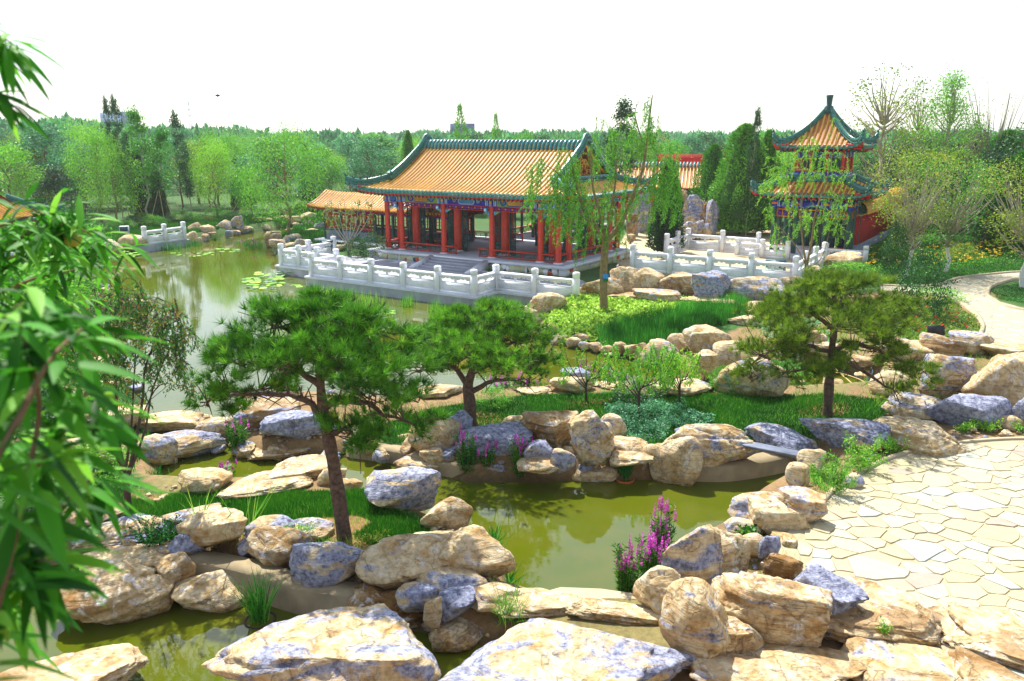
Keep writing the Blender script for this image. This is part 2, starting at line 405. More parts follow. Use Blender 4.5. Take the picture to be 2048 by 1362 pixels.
# leaves
M['needle'] = leafmat('pine_needles', (.02, .13, .008), (.13, .36, .02), (.36, .42, .05), .3)
M['needle_olive'] = leafmat('olive_pine_needles', (.05, .13, .006), (.22, .34, .02), (.42, .40, .05), .3)
M['willow'] = leafmat('willow_leaves', (.06, .24, .015), (.16, .42, .03), (.38, .52, .05), .4)
M['leaf'] = leafmat('broad_leaves', (.025, .15, .010), (.09, .33, .02), (.26, .36, .05), .35)
M['leaf_dark'] = leafmat('dark_leaves', (.008, .045, .015), (.03, .12, .03), (.07, .18, .04), .25)
M['leaf_yellow'] = leafmat('yellowish_leaves', (.06, .15, .015), (.18, .28, .025), (.36, .32, .05), .3)
M['leaf_haze'] = leafmat('hazy_green_leaves', (.015, .10, .045), (.07, .25, .10), (.15, .34, .12), .35)  # leaf green with bluish distance haze mixed into the colour
M['leaf_peach'] = leafmat('peach_leaves', (.015, .11, .008), (.055, .25, .016), (.18, .42, .04), .45, .55, .25)
M['leaf_red'] = leafmat('reddish_green_leaves', (.03, .12, .02), (.10, .26, .04), (.50, .17, .04), .35)
M['cypress'] = leafmat('cypress_leaves', (.004, .03, .012), (.02, .09, .025), (.05, .15, .03), .1)
M['juniper'] = leafmat('juniper_leaves', (.02, .12, .010), (.08, .29, .02), (.18, .38, .03), .25)
M['grass'] = leafmat('grass_blades', (.006, .07, .003), (.028, .18, .008), (.20, .32, .04), .3)
M['grass_blue'] = leafmat('bluish_grass', (.03, .17, .06), (.11, .36, .15), (.36, .52, .46), .35)
M['hosta'] = leafmat('hosta_leaves', (.16, .38, .03), (.38, .66, .07), (.55, .74, .14), .3)
M['iris'] = leafmat('iris_blades', (.004, .07, .006), (.03, .26, .02), (.20, .52, .10), .3)
M['weed'] = leafmat('weed_leaves', (.05, .24, .015), (.18, .44, .04), (.36, .52, .08), .35)
M['petal'] = leafmat('purple_petals', (.35, .02, .28), (.62, .06, .48), (.75, .20, .62), .3)
M['petal_yellow'] = leafmat('orange_petals', (.8, .28, .01), (.9, .42, .02), (.9, .5, .05), .3)
M['petal_red'] = leafmat('red_petals', (.6, .02, .01), (.8, .05, .02), (.85, .12, .03), .3)
M['lily'] = leafmat('lily_pads', (.10, .32, .02), (.24, .52, .04), (.45, .62, .06), .2)
# ------------------------------------------------------------ terrain and water
def gp(pts, z=0.0): return [G(x, y, z) for x, y in pts]
LAKE = gp([(200,512),(250,505),(300,498),(378,489),(400,482),(440,474),(480,469),(520,464),(560,459),(590,454),(612,456),(600,464),(548,478),(536,492),(546,505),(556,520),
 (552,532),(640,528),(760,535),(900,548),(1060,590),(1112,602),(1080,622),(1045,632),(1050,652),(1085,670),(1100,684),(1150,699),(1200,708),(1260,718),(1300,724),(1345,742),(1388,764),(1425,770),
 (1460,750),(1520,738),(1620,742),(1700,752),(1745,765),(1742,790),(1640,795),(1560,795),(1480,796),(1420,790),(1300,787),(1200,783),(1100,788),(1000,794),(900,798),(850,804),(780,812),(680,802),(600,798),(500,806),(440,850),(420,872),
 (330,880),(285,862),(285,800),(240,742),(200,705),(188,630),(196,560)])
CHAN = gp([(330,974),(322,940),(345,918),(380,880),(440,870),(470,905),(520,922),(640,915),(720,918),(800,925),(870,945),(930,965),(1050,965),(1150,962),(1240,962),(1310,960),(1380,950),(1460,935),(1620,925),(1640,955),
 (1560,975),(1480,1020),(1460,1050),(1420,1075),(1330,1100),(1330,1150),(1280,1160),(1240,1215),(1190,1212),(1100,1195),(1020,1180),(1010,1120),(930,1065),(860,1050),(850,1020),(745,1010),(720,985),(640,962),(560,965),(440,978),(380,976)])
POOL = gp([(-300,1150),(0,1120),(100,1090),(170,1090),(200,1110),(330,1120),(390,1130),(500,1165),(690,1195),(700,1240),(840,1265),(900,1285),(1000,1290),(1000,1345),(880,1345),(880,1440),(-500,1440)])
SPRING = gp([(1060,1240),(1120,1222),(1200,1225),(1300,1240),(1318,1262),(1240,1268),(1120,1262)])
PATIO_PX = [(1632,1012),(1668,975),(1740,930),(1800,905),(1860,890),(1930,880),(2048,873),(2300,873),(2480,1440),(2000,1440),(1850,1295),(1750,1245),(1680,1210),(1600,1150),(1560,1112),(1545,1085),(1590,1050)]
PZ = .72
PATIO = gp(PATIO_PX, PZ)
PATH = gp([(1760,570),(1860,572),(1920,556),(1990,548),(2048,544),(2200,540),(2200,556),(2048,557),(2015,561),(1985,572),(1978,588),(2000,603),(2048,616),(2200,630),(2200,690),(2048,690),(1950,682),(1964,652),(1950,626),(1915,602),(1870,588),(1760,583)], .9)
CTRL = [(300,470,.5),(100,470,.5),(450,440,.6),(550,430,.7),(620,470,.5),(600,500,.45),(220,540,.4),(150,650,.4),(120,800,.5),(150,950,.5),(250,1010,.5),(330,880,.15),
 (520,840,.4),(700,860,.38),(900,840,.42),(1100,815,.42),(1300,810,.42),(1500,820,.45),(1650,820,.5),(1740,820,.6),(640,1050,.5),(420,1000,.4),(760,1050,.5),(900,1120,.45),(250,1060,.5),
 (1050,1220,.35),(1200,1300,.4),(600,1380,.4),(1000,1400,.5),(1400,1300,.55),(1380,1150,.3),(1500,1100,.55),(1600,1180,.66),(1800,1000,.66),(2040,900,.66),(2000,1300,.66),(1640,960,.6),
 (1120,640,.3),(1200,600,.45),(1300,620,.42),(1450,630,.45),(1350,690,.2),(1200,690,.12),(1500,700,.4),(1600,660,.6),(1260,575,.55),(1420,580,.6),(1560,580,.75),(1700,560,.85),(1800,560,.88),(1950,560,.88),(2040,600,.88),(1900,640,.86),
 (1850,690,.8),(2000,700,.85),(1950,800,.6),(1800,830,.55),(2040,860,.68),(1750,500,.9),(1950,500,.95),(2040,480,1.0),(1300,470,.62),(1450,480,.62),(1250,510,.5),(1550,520,.6),(900,480,.5),(720,480,.5),(660,490,.45)]
CP = np.array([(*G(x, y, z), z) for x, y, z in CTRL] + [(0,75,.7),(-40,75,.8),(40,80,1.0),(-70,60,.8),(60,50,1),(-25,30,.6),(-18,18,.6),(25,18,.7),(30,30,.8),(-6,5,.6),(6,5,.7),(0,4,.6),
   (0,150,1),(-150,150,1),(150,150,1),(0,400,1),(-500,500,1),(500,500,1)])
def land(X, Y):
    r = np.zeros(X.shape); w = np.zeros(X.shape)
    for x, y, z in CP:
        d = 1.0 / (((X - x) ** 2 + (Y - y) ** 2) + .3) ** 1.6; r += d * z; w += d
    return r / w
def hz(X, Y):
    X = np.atleast_1d(np.asarray(X, dtype=float)); Y = np.atleast_1d(np.asarray(Y, dtype=float))
    h = land(X, Y)
    h += .05 * vnoise(np.stack([X * .8, Y * .8, X * 0], 1), 3) * np.clip(h, 0, 1)
    near = (np.abs(X) < 60) & (Y > 2) & (Y < 95)
    s = np.full(X.shape, -99.0)
    for P in (LAKE, CHAN, POOL): s[near] = np.maximum(s[near], sdist(P, X[near], Y[near]))
    out = np.clip(-s / .45, 0, 1); out = out * out * (3 - 2 * out)
    inn = np.clip(s / .5, 0, 1)
    h = np.where(s > 0, -.75 * inn - .0, .06 + (h - .06) * out)
    h = np.where(s > 0, np.minimum(h, .0) - .02 * (s > 0), h)
    ps = np.full(X.shape, -99.0); ps[near] = np.maximum(sdist(PATIO, X[near], Y[near]), sdist(PATH, X[near], Y[near]) if True else 0)
    isP = np.zeros(X.shape, bool); isP[near] = sdist(PATIO, X[near], Y[near]) > -.12
    isQ = np.zeros(X.shape, bool); isQ[near] = sdist(PATH, X[near], Y[near]) > -.12
    h = np.where(isP, PZ - .05, h); h = np.where(isQ, .86, h)
    # the rise the viewer stands on
    hill = np.clip((6.2 - Y) / 5.2, 0, 1); hill = hill * hill * (3 - 2 * hill) * np.exp(-(X / 9.0) ** 2)
    return h * (1 - hill) + 5.4 * hill
def axis(segs):
    v = [segs[0][0]]
    for a, b, st in segs:
        n = max(1, int(round((b - a) / st))); v += list(np.linspace(a, b, n + 1)[1:])
    return np.array(v)
xs = axis([(-1800,-400,200),(-400,-120,35),(-120,-40,5),(-40,-16,.8),(-16,16,.2),(16,40,.8),(40,120,5),(120,400,35),(400,1800,200)])
ys = axis([(-60,-5,8),(-5,8,.5),(8,28,.18),(28,50,.35),(50,90,.9),(90,200,8),(200,500,40),(500,2400,200)])
GX, GY = np.meshgrid(xs, ys); gx, gy = GX.ravel(), GY.ravel()
gz = hz(gx, gy)
SOILP = [gp(p, .45) for p in ([(600,1075),(640,1040),(720,1035),(790,1060),(760,1100),(700,1100)], [(900,835),(960,820),(1010,835),(1000,860),(930,870)], [(1600,820),(1640,805),(1700,812),(1690,835),(1620,838)],
   [(1130,798),(1170,795),(1215,800),(1205,812),(1150,812)], [(1170,615),(1200,608),(1250,612),(1240,628),(1190,630)], [(230,1010),(250,990),(310,990),(330,1010),(300,1030)], [(430,1080),(520,1060),(560,1090),(480,1120)])]
GREENP = [gp(p, z) for p, z in (([(700,870),(800,835),(880,812),(960,800),(1100,787),(1300,787),(1480,793),(1640,797),(1790,810),(1760,870),(1600,885),(1480,895),(1400,905),(1250,905),(1150,890),(1000,890),(900,880),(780,885)], .42),
   ([(320,1010),(340,985),(440,975),(600,985),(720,980),(765,1005),(860,1055),(850,1100),(720,1115),(640,1100),(500,1075),(420,1060),(250,1060),(240,1010)], .45),
   ([(1085,650),(1100,605),(1160,590),(1300,600),(1500,605),(1520,640),(1480,660),(1350,690),(1200,695),(1110,675)], .4),
   ([(560,510),(600,480),(600,440),(680,450),(700,500),(640,515)], .45), ([(1680,560),(1700,500),(1800,470),(2300,440),(2300,545),(1990,552),(1860,575),(1760,572)], .9),
   ([(1980,575),(2048,562),(2200,562),(2200,615),(2048,612),(1998,600)], .9), ([(1830,600),(1900,600),(1955,640),(1960,672),(1850,690),(1780,660),(1700,640)], .86), ([(0,980),(250,930),(330,985),(250,1000),(0,1050)], .5))]
SANDP = [gp([(1225,520),(1250,470),(1280,440),(1400,440),(1560,460),(1560,520),(1500,545),(1270,545)], .6)]
def gcolor(X, Y):
    n = fbm(np.stack([X * .6, Y * .6, X * 0], 1), 11, 3)
    far = (Y > 34) | (X < -9)
    c = np.where((far)[:, None], np.array([.045, .13, .015]), np.array([.30, .19, .085]))
    c = np.where((n[:, None] > .25) & ~far[:, None], np.array([.24, .20, .07]), c)
    near = (np.abs(X) < 60) & (Y > 2) & (Y < 95)
    for L, col in ((GREENP, (.03, .13, .008)), (SOILP, (.34, .17, .07)), (SANDP, (.66, .54, .32))):
        for P in L:
            m = np.zeros(X.shape, bool); m[near] = sdist(P, X[near] + n[near] * .3, Y[near] + n[near] * .3) > 0
            c[m] = col
    c[Y > 100] = (.05, .12, .03)
    return c
gc = gcolor(gx, gy)
wet = np.clip((.16 - gz) / .12, 0, 1)[:, None]; gc = gc * (1 - wet) + np.array([.075, .055, .02]) * wet
w, h_ = len(xs), len(ys)
ii = (np.arange(h_ - 1)[:, None] * w + np.arange(w - 1)[None, :]).ravel()
g = Geo(); g.add(np.stack([gx, gy, gz], 1), np.stack([ii, ii + 1, ii + w + 1, ii + w], 1))
gme = g.mesh('ground', M['ground'], True)
ca = gme.color_attributes.new('Col', 'FLOAT_COLOR', 'POINT'); ca.data.foreach_set('color', np.concatenate([gc, np.ones((len(gc), 1))], 1).astype(np.float32).ravel())
tag(place('ground', gme), 'grassy and earthy ground of the garden around the lake', kind='structure')
g = Geo(); g.add([(-70,2,0),(60,2,0),(60,95,0),(-70,95,0)], [(0,1,2,3)])
tag(g.build('lake_water', M['water']), 'still olive green water of the lake and pools', kind='structure')
sp = Geo(); sp.prism(SPRING, .30, .42); tag(sp.build('wet_ledge', M['sandstone']), 'pale wet ledge between two pools', kind='structure')

# ------------------------------------------------------------ paving
def sheet(name, poly, step, z, mat, label):
    P = np.array(poly); x0, y0 = P.min(0); x1, y1 = P.max(0)
    X, Y = np.meshgrid(np.arange(x0, x1, step), np.arange(y0, y1, step)); X, Y = X.ravel(), Y.ravel()
    m = sdist(poly, X, Y) > step * .3
    pts = [Vector(p) for p in poly] + [Vector((a, b)) for a, b in zip(X[m], Y[m])]
    n = len(poly)
    r = delaunay_2d_cdt(pts, [], [list(range(n))], 1, 1e-5)
    g = Geo(); g.add([(p.x, p.y, z) for p in r[0]], [f for f in r[2] if len(f) == 3])
    return tag(g.build(name, mat), label, kind='structure')
patio = sheet('patio', PATIO, 2.5, PZ - .016, M['mortar'], 'curved terrace of pale crazy paving at the lower right')
path = sheet('path', PATH, 3, .90, M['pathpave'], 'winding pale stone path through the lawn at the right')
def clip(poly, a, b, c):
    out = []
    for i in range(len(poly)):
        p, q = poly[i], poly[(i+1) % len(poly)]; dp = a*p[0]+b*p[1]-c; dq = a*q[0]+b*q[1]-c
        if dp <= 0: out.append(p)
        if (dp < 0) != (dq < 0):
            t = dp / (dp - dq); out.append((p[0]+t*(q[0]-p[0]), p[1]+t*(q[1]-p[1])))
    return out
def voronoi(seeds, wts, k=14, box=2.5):
    S = np.array(seeds); cells = []
    for i, s in enumerate(S):
        d = np.hypot(*(S - s).T); nb = np.argsort(d)[1:k+1]
        poly = [(s[0]-box, s[1]-box), (s[0]+box, s[1]-box), (s[0]+box, s[1]+box), (s[0]-box, s[1]+box)]
        for j in nb:
            o = S[j]; dx, dy = o - s; L = math.hypot(dx, dy); dx /= L; dy /= L
            mid = L * .5 * (1 + .7 * (wts[i] - wts[j])); mid = min(max(mid, .15 * L), .85 * L)
            poly = clip(poly, dx, dy, dx*s[0]+dy*s[1]+mid)
            if len(poly) < 3: break
        cells.append(poly)
    return cells
r2 = np.random.default_rng(5)
PA = np.array(PATIO); px0, py0 = PA.min(0); px1, py1 = PA.max(0)
seeds = []
tries = 0
while tries < 9000:
    tries += 1
    x, y = r2.uniform(px0, min(px1, 15)), r2.uniform(py0, py1)
    if not inside(PATIO, np.array([x]), np.array([y]))[0]: continue
    if x / max(y, 1) > .78: continue
    dmin = r2.choice([.3, .5, .75, 1.05], p=[.34, .28, .22, .16])
    if all((x-a)**2 + (y-b)**2 > (dmin if dmin < c else c) ** 2 * .9 for a, b, c in seeds): seeds.append((x, y, dmin))
def warp(x, y): return (x + .08 * math.sin(2.9 * y + .6 * x), 1.2 * y + .07 * math.sin(3.3 * x))
def unwarp(u, v):
    x, y = u, v / 1.2
    for _ in range(12): x = u - .08 * math.sin(2.9 * y + .6 * x); y = (v - .07 * math.sin(3.3 * x)) / 1.2
    return x, y
cells = [[unwarp(*q) for q in c] for c in voronoi([warp(*s[:2]) for s in seeds], [s[2] for s in seeds])]
order = sorted(range(len(cells)), key=lambda i: seeds[i][1])
cnt = 0; rest = Geo()
for i in order:
    c = cells[i]
    if len(c) < 3: continue
    A = np.array(c); m = A.mean(0); size = np.abs(A - m).max()
    v = A - m; L = np.linalg.norm(v, axis=1, keepdims=True); A = m + v * np.clip((L - .013) / L, .3, 1)
    # uneven, not ruler straight: one extra point on each long side
    B = []
    for k in range(len(A)):
        p, q = A[k], A[(k+1) % len(A)]; B.append(p)
        e = q - p; l = np.hypot(*e)
        if l > .22: B.append((p + q) / 2 + np.array([-e[1], e[0]]) / l * r2.normal(0, .012))
    if not inside(PATIO, *(np.array([t]) for t in m))[0]: continue
    if sdist(PATIO, np.array([b[0] for b in B]), np.array([b[1] for b in B])).min() < -.12: continue
    g = Geo() if cnt < 300 else rest
    loc = (m[0], m[1], PZ); B = [(b[0]-m[0], b[1]-m[1]) for b in B]
    if cnt < 300:
        g.prism(B, -.03, r2.uniform(-.004, .008), bev=.03); g.build('stone', M['flag'], patio, loc=loc); cnt += 1
    else:
        rest.prism([(b[0]+m[0], b[1]+m[1]) for b in B], PZ-.03, PZ + r2.uniform(-.004, .008), bev=.03)
if rest.n: tag(rest.build('paving_stones', M['flag'], patio), kind='stuff')
# kerbs: path edge and patio edge
def strip(name, pts, wdt, z0, z1, mat, parent=None, label=None, kind='structure', cat=None):
    P = [Vector(p) for p in pts]; g = Geo(); L, R = [], []
    for i, p in enumerate(P):
        d = (P[min(i+1, len(P)-1)] - P[max(i-1, 0)]).normalized(); n = Vector((-d.y, d.x)) * wdt / 2; L.append(p + n); R.append(p - n)
    n = len(P); V = [(*a, z0) for a in L] + [(*a, z1) for a in L] + [(*a, z1) for a in R] + [(*a, z0) for a in R]
    Fa = []
    for i in range(n-1):
        for k in range(3): a = k*n+i; Fa.append((a, a+1, a+n+1, a+n))
    Fa += [(0, n, 2*n, 3*n), (n-1, 4*n-1, 3*n-1, 2*n-1)]
    g.add(V, Fa); o = g.build(name, mat, parent); return tag(o, label, cat, kind=kind) if parent is None else o
def smooth_line(pts, n=6):
    out = []; P = [pts[0]] + list(pts) + [pts[-1]]
    for i in range(1, len(P)-2):
        p0, p1, p2, p3 = (np.array(P[j], dtype=float) for j in (i-1, i, i+1, i+2))
        for t in np.arange(n) / n:
            out.append(tuple(.5*((2*p1)+(-p0+p2)*t+(2*p0-5*p1+4*p2-p3)*t*t+(-p0+3*p1-3*p2+p3)*t**3)))
    out.append(tuple(pts[-1])); return out
strip('path_kerb', smooth_line(gp([(1950,684),(1966,652),(1952,625),(1916,601),(1870,586),(1760,581)], .95)), .12, .7, .97, M['sandstone'], label='pale kerb along the inner bend of the path')
strip('path_kerb', smooth_line(gp([(2200,557),(2048,556),(2015,560),(1983,571),(1976,588),(1999,605),(2048,618),(2200,632)], .95)), .12, .7, .97, M['sandstone'], label='pale kerb round the lawn tongue at the right edge')
strip('path_kerb', smooth_line(gp([(1760,569),(1860,570),(1920,554),(1990,546),(2048,542),(2200,539)], .95)), .12, .7, .97, M['sandstone'], label='pale kerb on the far side of the path')
strip('patio_kerb', smooth_line(gp([(1632,1014),(1668,977),(1740,931),(1800,906),(1860,891),(1930,881),(2048,874),(2300,874)], .75)), .10, .5, .745, M['sandstone'], label='thin pale edging round the crazy paved terrace')
strip('concrete_bank', smooth_line(gp([(375,1112),(430,1120),(500,1135),(600,1165),(690,1180),(730,1185)], .42)), .42, -.7, .44, M['concrete'], label='tan concrete bank under the rocks of the left pool')
strip('concrete_bank', smooth_line(gp([(700,885),(800,898),(870,915),(930,925),(1000,918),(1100,915)], .3)), .4, -.7, .3, M['concrete'], label='grey concrete bank along the middle island')
strip('concrete_bank', smooth_line(gp([(1360,922),(1440,925),(1520,915),(1600,898),(1680,880)], .35)), .5, -.7, .34, M['concrete'], label='tan concrete bank beneath the plank bridge')
strip('concrete_bank', smooth_line(gp([(60,1085),(150,1075),(260,1090),(330,1100)], .4)), .4, -.7, .4, M['concrete'], label='dark concrete bank behind the peach leaves')

# ------------------------------------------------------------ rocks
import bmesh
_ico = {}
def ico(n):
    if n not in _ico:
        bm = bmesh.new(); bmesh.ops.create_icosphere(bm, subdivisions=n, radius=1)
        V = np.array([v.co[:] for v in bm.verts]); Fa = np.array([[v.index for v in f.verts] for f in bm.faces]); bm.free(); _ico[n] = (V, Fa)
    return _ico[n]
def rock_shape(seed, res, kind):
    r = np.random.default_rng(seed); V, Fa = ico(res); p = V.copy()
    k = {'b': 2.5, 's': 3.2, 'a': 5.0, 'l': 4.2, 'u': 3.2, 'c': 2.4}[kind]
    p = p / (np.abs(p) ** k).sum(1, keepdims=True) ** (1 / k)
    nc = {'b': 10, 's': 9, 'a': 10, 'l': 8, 'u': 10, 'c': 8}[kind]
    for i in range(nc):
        n = r.normal(size=3); n[2] *= .75; n /= np.linalg.norm(n); d = r.uniform(.52, .86)
        e = np.maximum(0, p @ n - d); p = p - (e * r.uniform(.8, 1.0))[:, None] * n
    if kind in 'sal':   # broad, slightly tilted top face
        n = np.array([r.normal(0, .14), r.normal(0, .12) - .06, 1.0]); n /= np.linalg.norm(n)
        p = p - np.maximum(0, p @ n - r.uniform(.6, .75))[:, None] * n
    o = r.uniform(0, 50, 3)
    nrm = p / (np.linalg.norm(p, axis=1, keepdims=True) + 1e-6)
    p = p + nrm * (.10 * fbm(p * 1.3 + o, seed, 2))[:, None]
    rid = 1 - np.abs(fbm(p * 2.6 + o, seed + 5, 4)) * 2.0
    p = p + nrm * (.075 * (rid - .5))[:, None]
    if kind in 'sl' or (kind in 'bau' and r.random() < .6):   # bedding: ledges
        t = p[:, 2] + .16 * p[:, 0] * r.normal() + .1 * vnoise(p * 1.7 + o, seed + 9)
        fr = r.uniform(4.5, 7.5); q = t * fr; s_ = q - np.floor(q)
        lay = _hash(np.floor(q), np.floor(q) * 0, np.floor(q) * 0, seed)
        am = {'s': .12, 'l': .12}.get(kind, .07)
        xy = am * (lay - .5) - am * .5 * np.exp(-(np.minimum(s_, 1 - s_) / .13) ** 2)
        side = np.clip(1 - np.abs(nrm[:, 2]) ** 3, 0, 1)
        p[:, :2] += nrm[:, :2] * (xy * side)[:, None]
    for i in range(r.integers(1, 4)):    # fissures
        n = r.normal(size=3); n /= np.linalg.norm(n); d = r.uniform(-.5, .5)
        q = np.abs(p @ n - d + .09 * vnoise(p * 2.5 + o, seed + 31 + i))
        p = p - nrm * (.10 * np.exp(-(q / .035) ** 2))[:, None]
    if kind == 'c':     # weathered hollows
        q = fbm(p * 2.0 + o, seed + 77, 2); p = p - nrm * (.42 * np.clip(q - .02, 0, 1) ** .7)[:, None]; p = p + nrm * (.16 * (1 - 2 * np.abs(fbm(p * 3.2 + o, seed + 78, 4))))[:, None]
    und = np.clip(-p[:, 2] - .1, 0, 1); p[:, :2] *= (1 - .18 * und)[:, None]
    if res >= 4: p = p + nrm * (.022 * fbm(p * 8 + o, seed + 3, 4))[:, None]
    if res >= 5: p = p + nrm * (.014 * (1 - 2*np.abs(fbm(p * 16 + o, seed + 4, 3))))[:, None]
    lo, hi = p.min(0), p.max(0)
    return (p - (lo + hi) / 2) / (hi - lo), Fa
_rs = [100]
def rock(l, t, r, b, zb=0.0, kind='b', blue=.2, brown=.3, label='', group=None, dr=None, rot=None, name='rock', tilt=0.0, mat=None):
    _rs[0] += 1; seed = _rs[0]
    x, y = G((l + r) / 2, b, zb)
    for _ in range(2):
        hh_ = float(hz(x, y)[0])
        if hh_ > zb + .04 and y < 60: zb = hh_ - .02; x, y = G((l + r) / 2, b, zb)
    d = depth(x, y, zb); ppm = F / d
    W = (r - l) / ppm; E = (b - t) / ppm
    ph = math.atan((CZ - zb) / y)
    D = W * (dr or {'b': .8, 's': .75, 'a': .8, 'l': .75, 'u': .9, 'c': .8}[kind])
    H = (E - .78 * D * math.sin(ph)) / math.cos(ph)
    if H < .34 * E: H = .34 * E; D = max(.3 * W, (E - H * math.cos(ph)) / (.78 * math.sin(ph)))
    px = W * 1024 / 2048 * ppm
    res = 5 if px > 70 else 4 if px > 26 else 3
    V, Fa = rock_shape(seed, res, kind)
    sink = .26 * H
    a = (rot if rot is not None else 0.0)
    bigger = 1.12 if W < 1.6 else 1.04; H *= 1.10 * bigger; V = V * np.array([W * 1.1 * bigger, D * 1.1, H + sink])
    if tilt:
        c_, s_ = math.cos(tilt), math.sin(tilt); V = V @ np.array([[c_, 0, -s_], [0, 1, 0], [s_, 0, c_]])
    V[:, 2] += (H + sink) / 2 - sink
    g = Geo(); g.add(V, Fa)
    o = g.build(name, mat or (M['rock'] if res > 3 else M['rock_far']), smooth=True)
    n = math.hypot(x, y); o.location = (x + x / n * D * .45, y + y / n * D * .45, zb)
    o.rotation_euler = (0, 0, a - math.atan2(x, y))
    o.color = (blue, brown, {'l': 1.0, 's': .8, 'b': .3, 'a': .3, 'u': .4, 'c': .3}[kind], 1)
    return tag(o, label, 'rock', group)
R = rock
# foreground, right shore
R(435,1228,862,1440,.45,'a',.42,.0,'huge cracked pale slab with blue veins at the bottom, left of centre',dr=.62)
R(880,1240,1385,1450,.5,'a',.50,.0,'huge flat topped whitish boulder at the bottom centre',dr=.62)
R(-60,1312,272,1430,.2,'b',.0,.25,'tan rock filling the bottom left corner')
R(1395,1288,1720,1420,.5,'a',.05,.35,'orange tan boulder at the bottom, right of the pillar shaped rock')
R(1700,1290,1960,1420,.55,'b',.25,.15,'pale boulder at the bottom edge, below the crazy paving')
R(1860,1222,2110,1330,.62,'l',.1,.0,'whitish layered rock at the lower right edge of the picture')
R(1900,1335,2120,1440,.4,'a',.0,.45,'brownish rock in the bottom right corner')
R(1628,1182,1852,1305,.55,'l',.12,.12,'buff layered rock with a white crest beside the crazy paving')
R(1592,1152,1706,1238,.85,'l',1.0,.0,'dark blue slate slab lying across the gap between two buff blocks',tilt=.35)
R(1432,1150,1628,1305,.42,'l',.1,.15,'square tan block with fine bedding and a flat light top')
R(1325,1185,1447,1345,.3,'u',.2,.2,'tall cream rock with a brown right face at the corner of the pool')
R(1412,1255,1512,1345,.35,'s',.2,.0,'low pale rock wedged between the tall rock and the square block')
R(1272,1145,1368,1245,.0,'b',.0,.15,'rounded tan rock at the foot of the purple flowers')
R(1328,1066,1428,1205,.1,'u',.45,.2,'upright streaked blue and cream rock behind the purple flowers')
R(1405,1066,1485,1180,.35,'u',.05,.05,'upright cream rock between the streaked rock and the weeds')
R(1478,1070,1530,1118,.6,'b',.3,.3,'small rounded rock beside the creeping leaves on the terrace edge')
R(1518,1074,1552,1118,.75,'s',1.0,.0,'small dark blue slate leaning on the terrace edge',tilt=.5)
R(1533,1112,1595,1160,.62,'s',.0,.7,'brown slab over a dark hollow at the terrace edge')
R(1400,1130,1470,1190,.35,'b',.1,.1,'small cream rock behind the square block')
R(1465,978,1600,1062,.05,'s',.35,.2,'grey sloping boulder rising from the right end of the pool',rot=.3)
R(1558,985,1640,1050,.62,'s',.55,.1,'flat blue and cream rock on the terrace rim below the green weeds')
R(1500,1005,1602,1082,.4,'a',.2,.0,'angular cream rock on the pool rim below the grey boulder')
R(1452,1038,1512,1082,.1,'a',.25,.0,'white wedge of rock at the waterline below the grey boulder')
R(1596,902,1642,955,.35,'u',.2,.2,'small upright grey rock holding the right end of the plank')
R(1572,932,1612,985,.1,'u',.1,.0,'small white upright rock below the end of the plank')
R(1752,835,1912,912,.62,'b',.1,.1,'big cream loaf shaped boulder on the far edge of the crazy paving')
R(1684,948,1722,978,.7,'b',.5,.0,'small white and blue rock among the weeds by the paving')
R(1700,870,1760,905,.6,'b',.05,.3,'small tan rock left of the loaf shaped boulder')
# right background
R(1868,785,1996,860,.6,'b',1.0,.0,'smooth blue grey hump backed boulder',dr=.7)
R(1935,705,2075,830,.65,'a',.15,.2,'huge cream block at the right edge beside the hump backed boulder')
R(1848,716,1938,805,.6,'l',.5,.2,'layered block with a blue top beside the huge cream block')
R(1744,745,1815,795,.25,'b',.1,.1,'cream chunk of rock at the end of the coiled hoses')
R(1775,790,1875,842,.35,'b',.4,.1,'low grey rock under the tips of the right pine')
R(2025,800,2075,862,.65,'b',1.0,.0,'blue rock cut by the right edge above the paving')
R(1990,830,2035,862,.65,'b',.4,.0,'small blue grey rock in the gap before the paving')
R(1845,672,1918,722,.6,'l',.15,.4,'brownish layered rock left of the flat rocks by the path')
R(1903,668,1972,712,.7,'s',.35,.1,'rock with a bluish face at the bend of the path')
R(1962,682,2075,722,.72,'s',.0,.05,'long flat cream rock at the end of the path')
R(1760,678,1850,722,.5,'b',.1,.3,'tan rounded rock behind the right pine')
R(1662,700,1790,745,.2,'s',.0,.5,'brown flat rock overhanging the shaded pool behind the pine')
R(1566,655,1642,705,.3,'l',.15,.35,'square tan bedded rock seen through the pine needles')
R(1592,680,1668,710,.25,'s',.0,.1,'flat cream slab below the square bedded rock')
R(1372,655,1452,715,.3,'b',.2,.25,'big rounded grey and tan boulder on the channel bank')
R(1336,670,1382,708,.25,'b',.3,.0,'small grey boulder beside the iris bed')
R(1386,704,1432,748,.0,'a',.15,.05,'cream rock at the waterline below the rounded boulder')
R(1428,690,1478,748,.05,'a',.25,.1,'upright pale rock right of the rounded boulder')
R(1284,684,1350,738,.0,'b',.3,.0,'white speckled boulder behind the sapling')
R(1430,722,1565,798,.32,'a',.3,.15,'large leaning pale slab at the foot of the right pine',tilt=-.35,dr=.5)
R(1296,756,1418,792,.25,'s',.35,.1,'long flat white and blue rock behind the right sapling')
R(1188,763,1275,782,.28,'s',.05,.1,'long flat cream stone on the island shore')
R(1106,752,1180,790,.25,'b',.0,.2,'tan mound of rock behind the left sapling')
R(1126,737,1178,758,.55,'s',.9,.0,'flat blue stone capping the tan mound')
R(1032,774,1100,792,.25,'s',.05,.0,'flat cream stone left of the tan mound')
R(834,770,922,798,.2,'s',.05,.1,'flat brown rimmed slab reaching out over the lake')
R(1062,588,1128,628,.12,'b',.05,.2,'large cream boulder at the corner of the white balustrade')
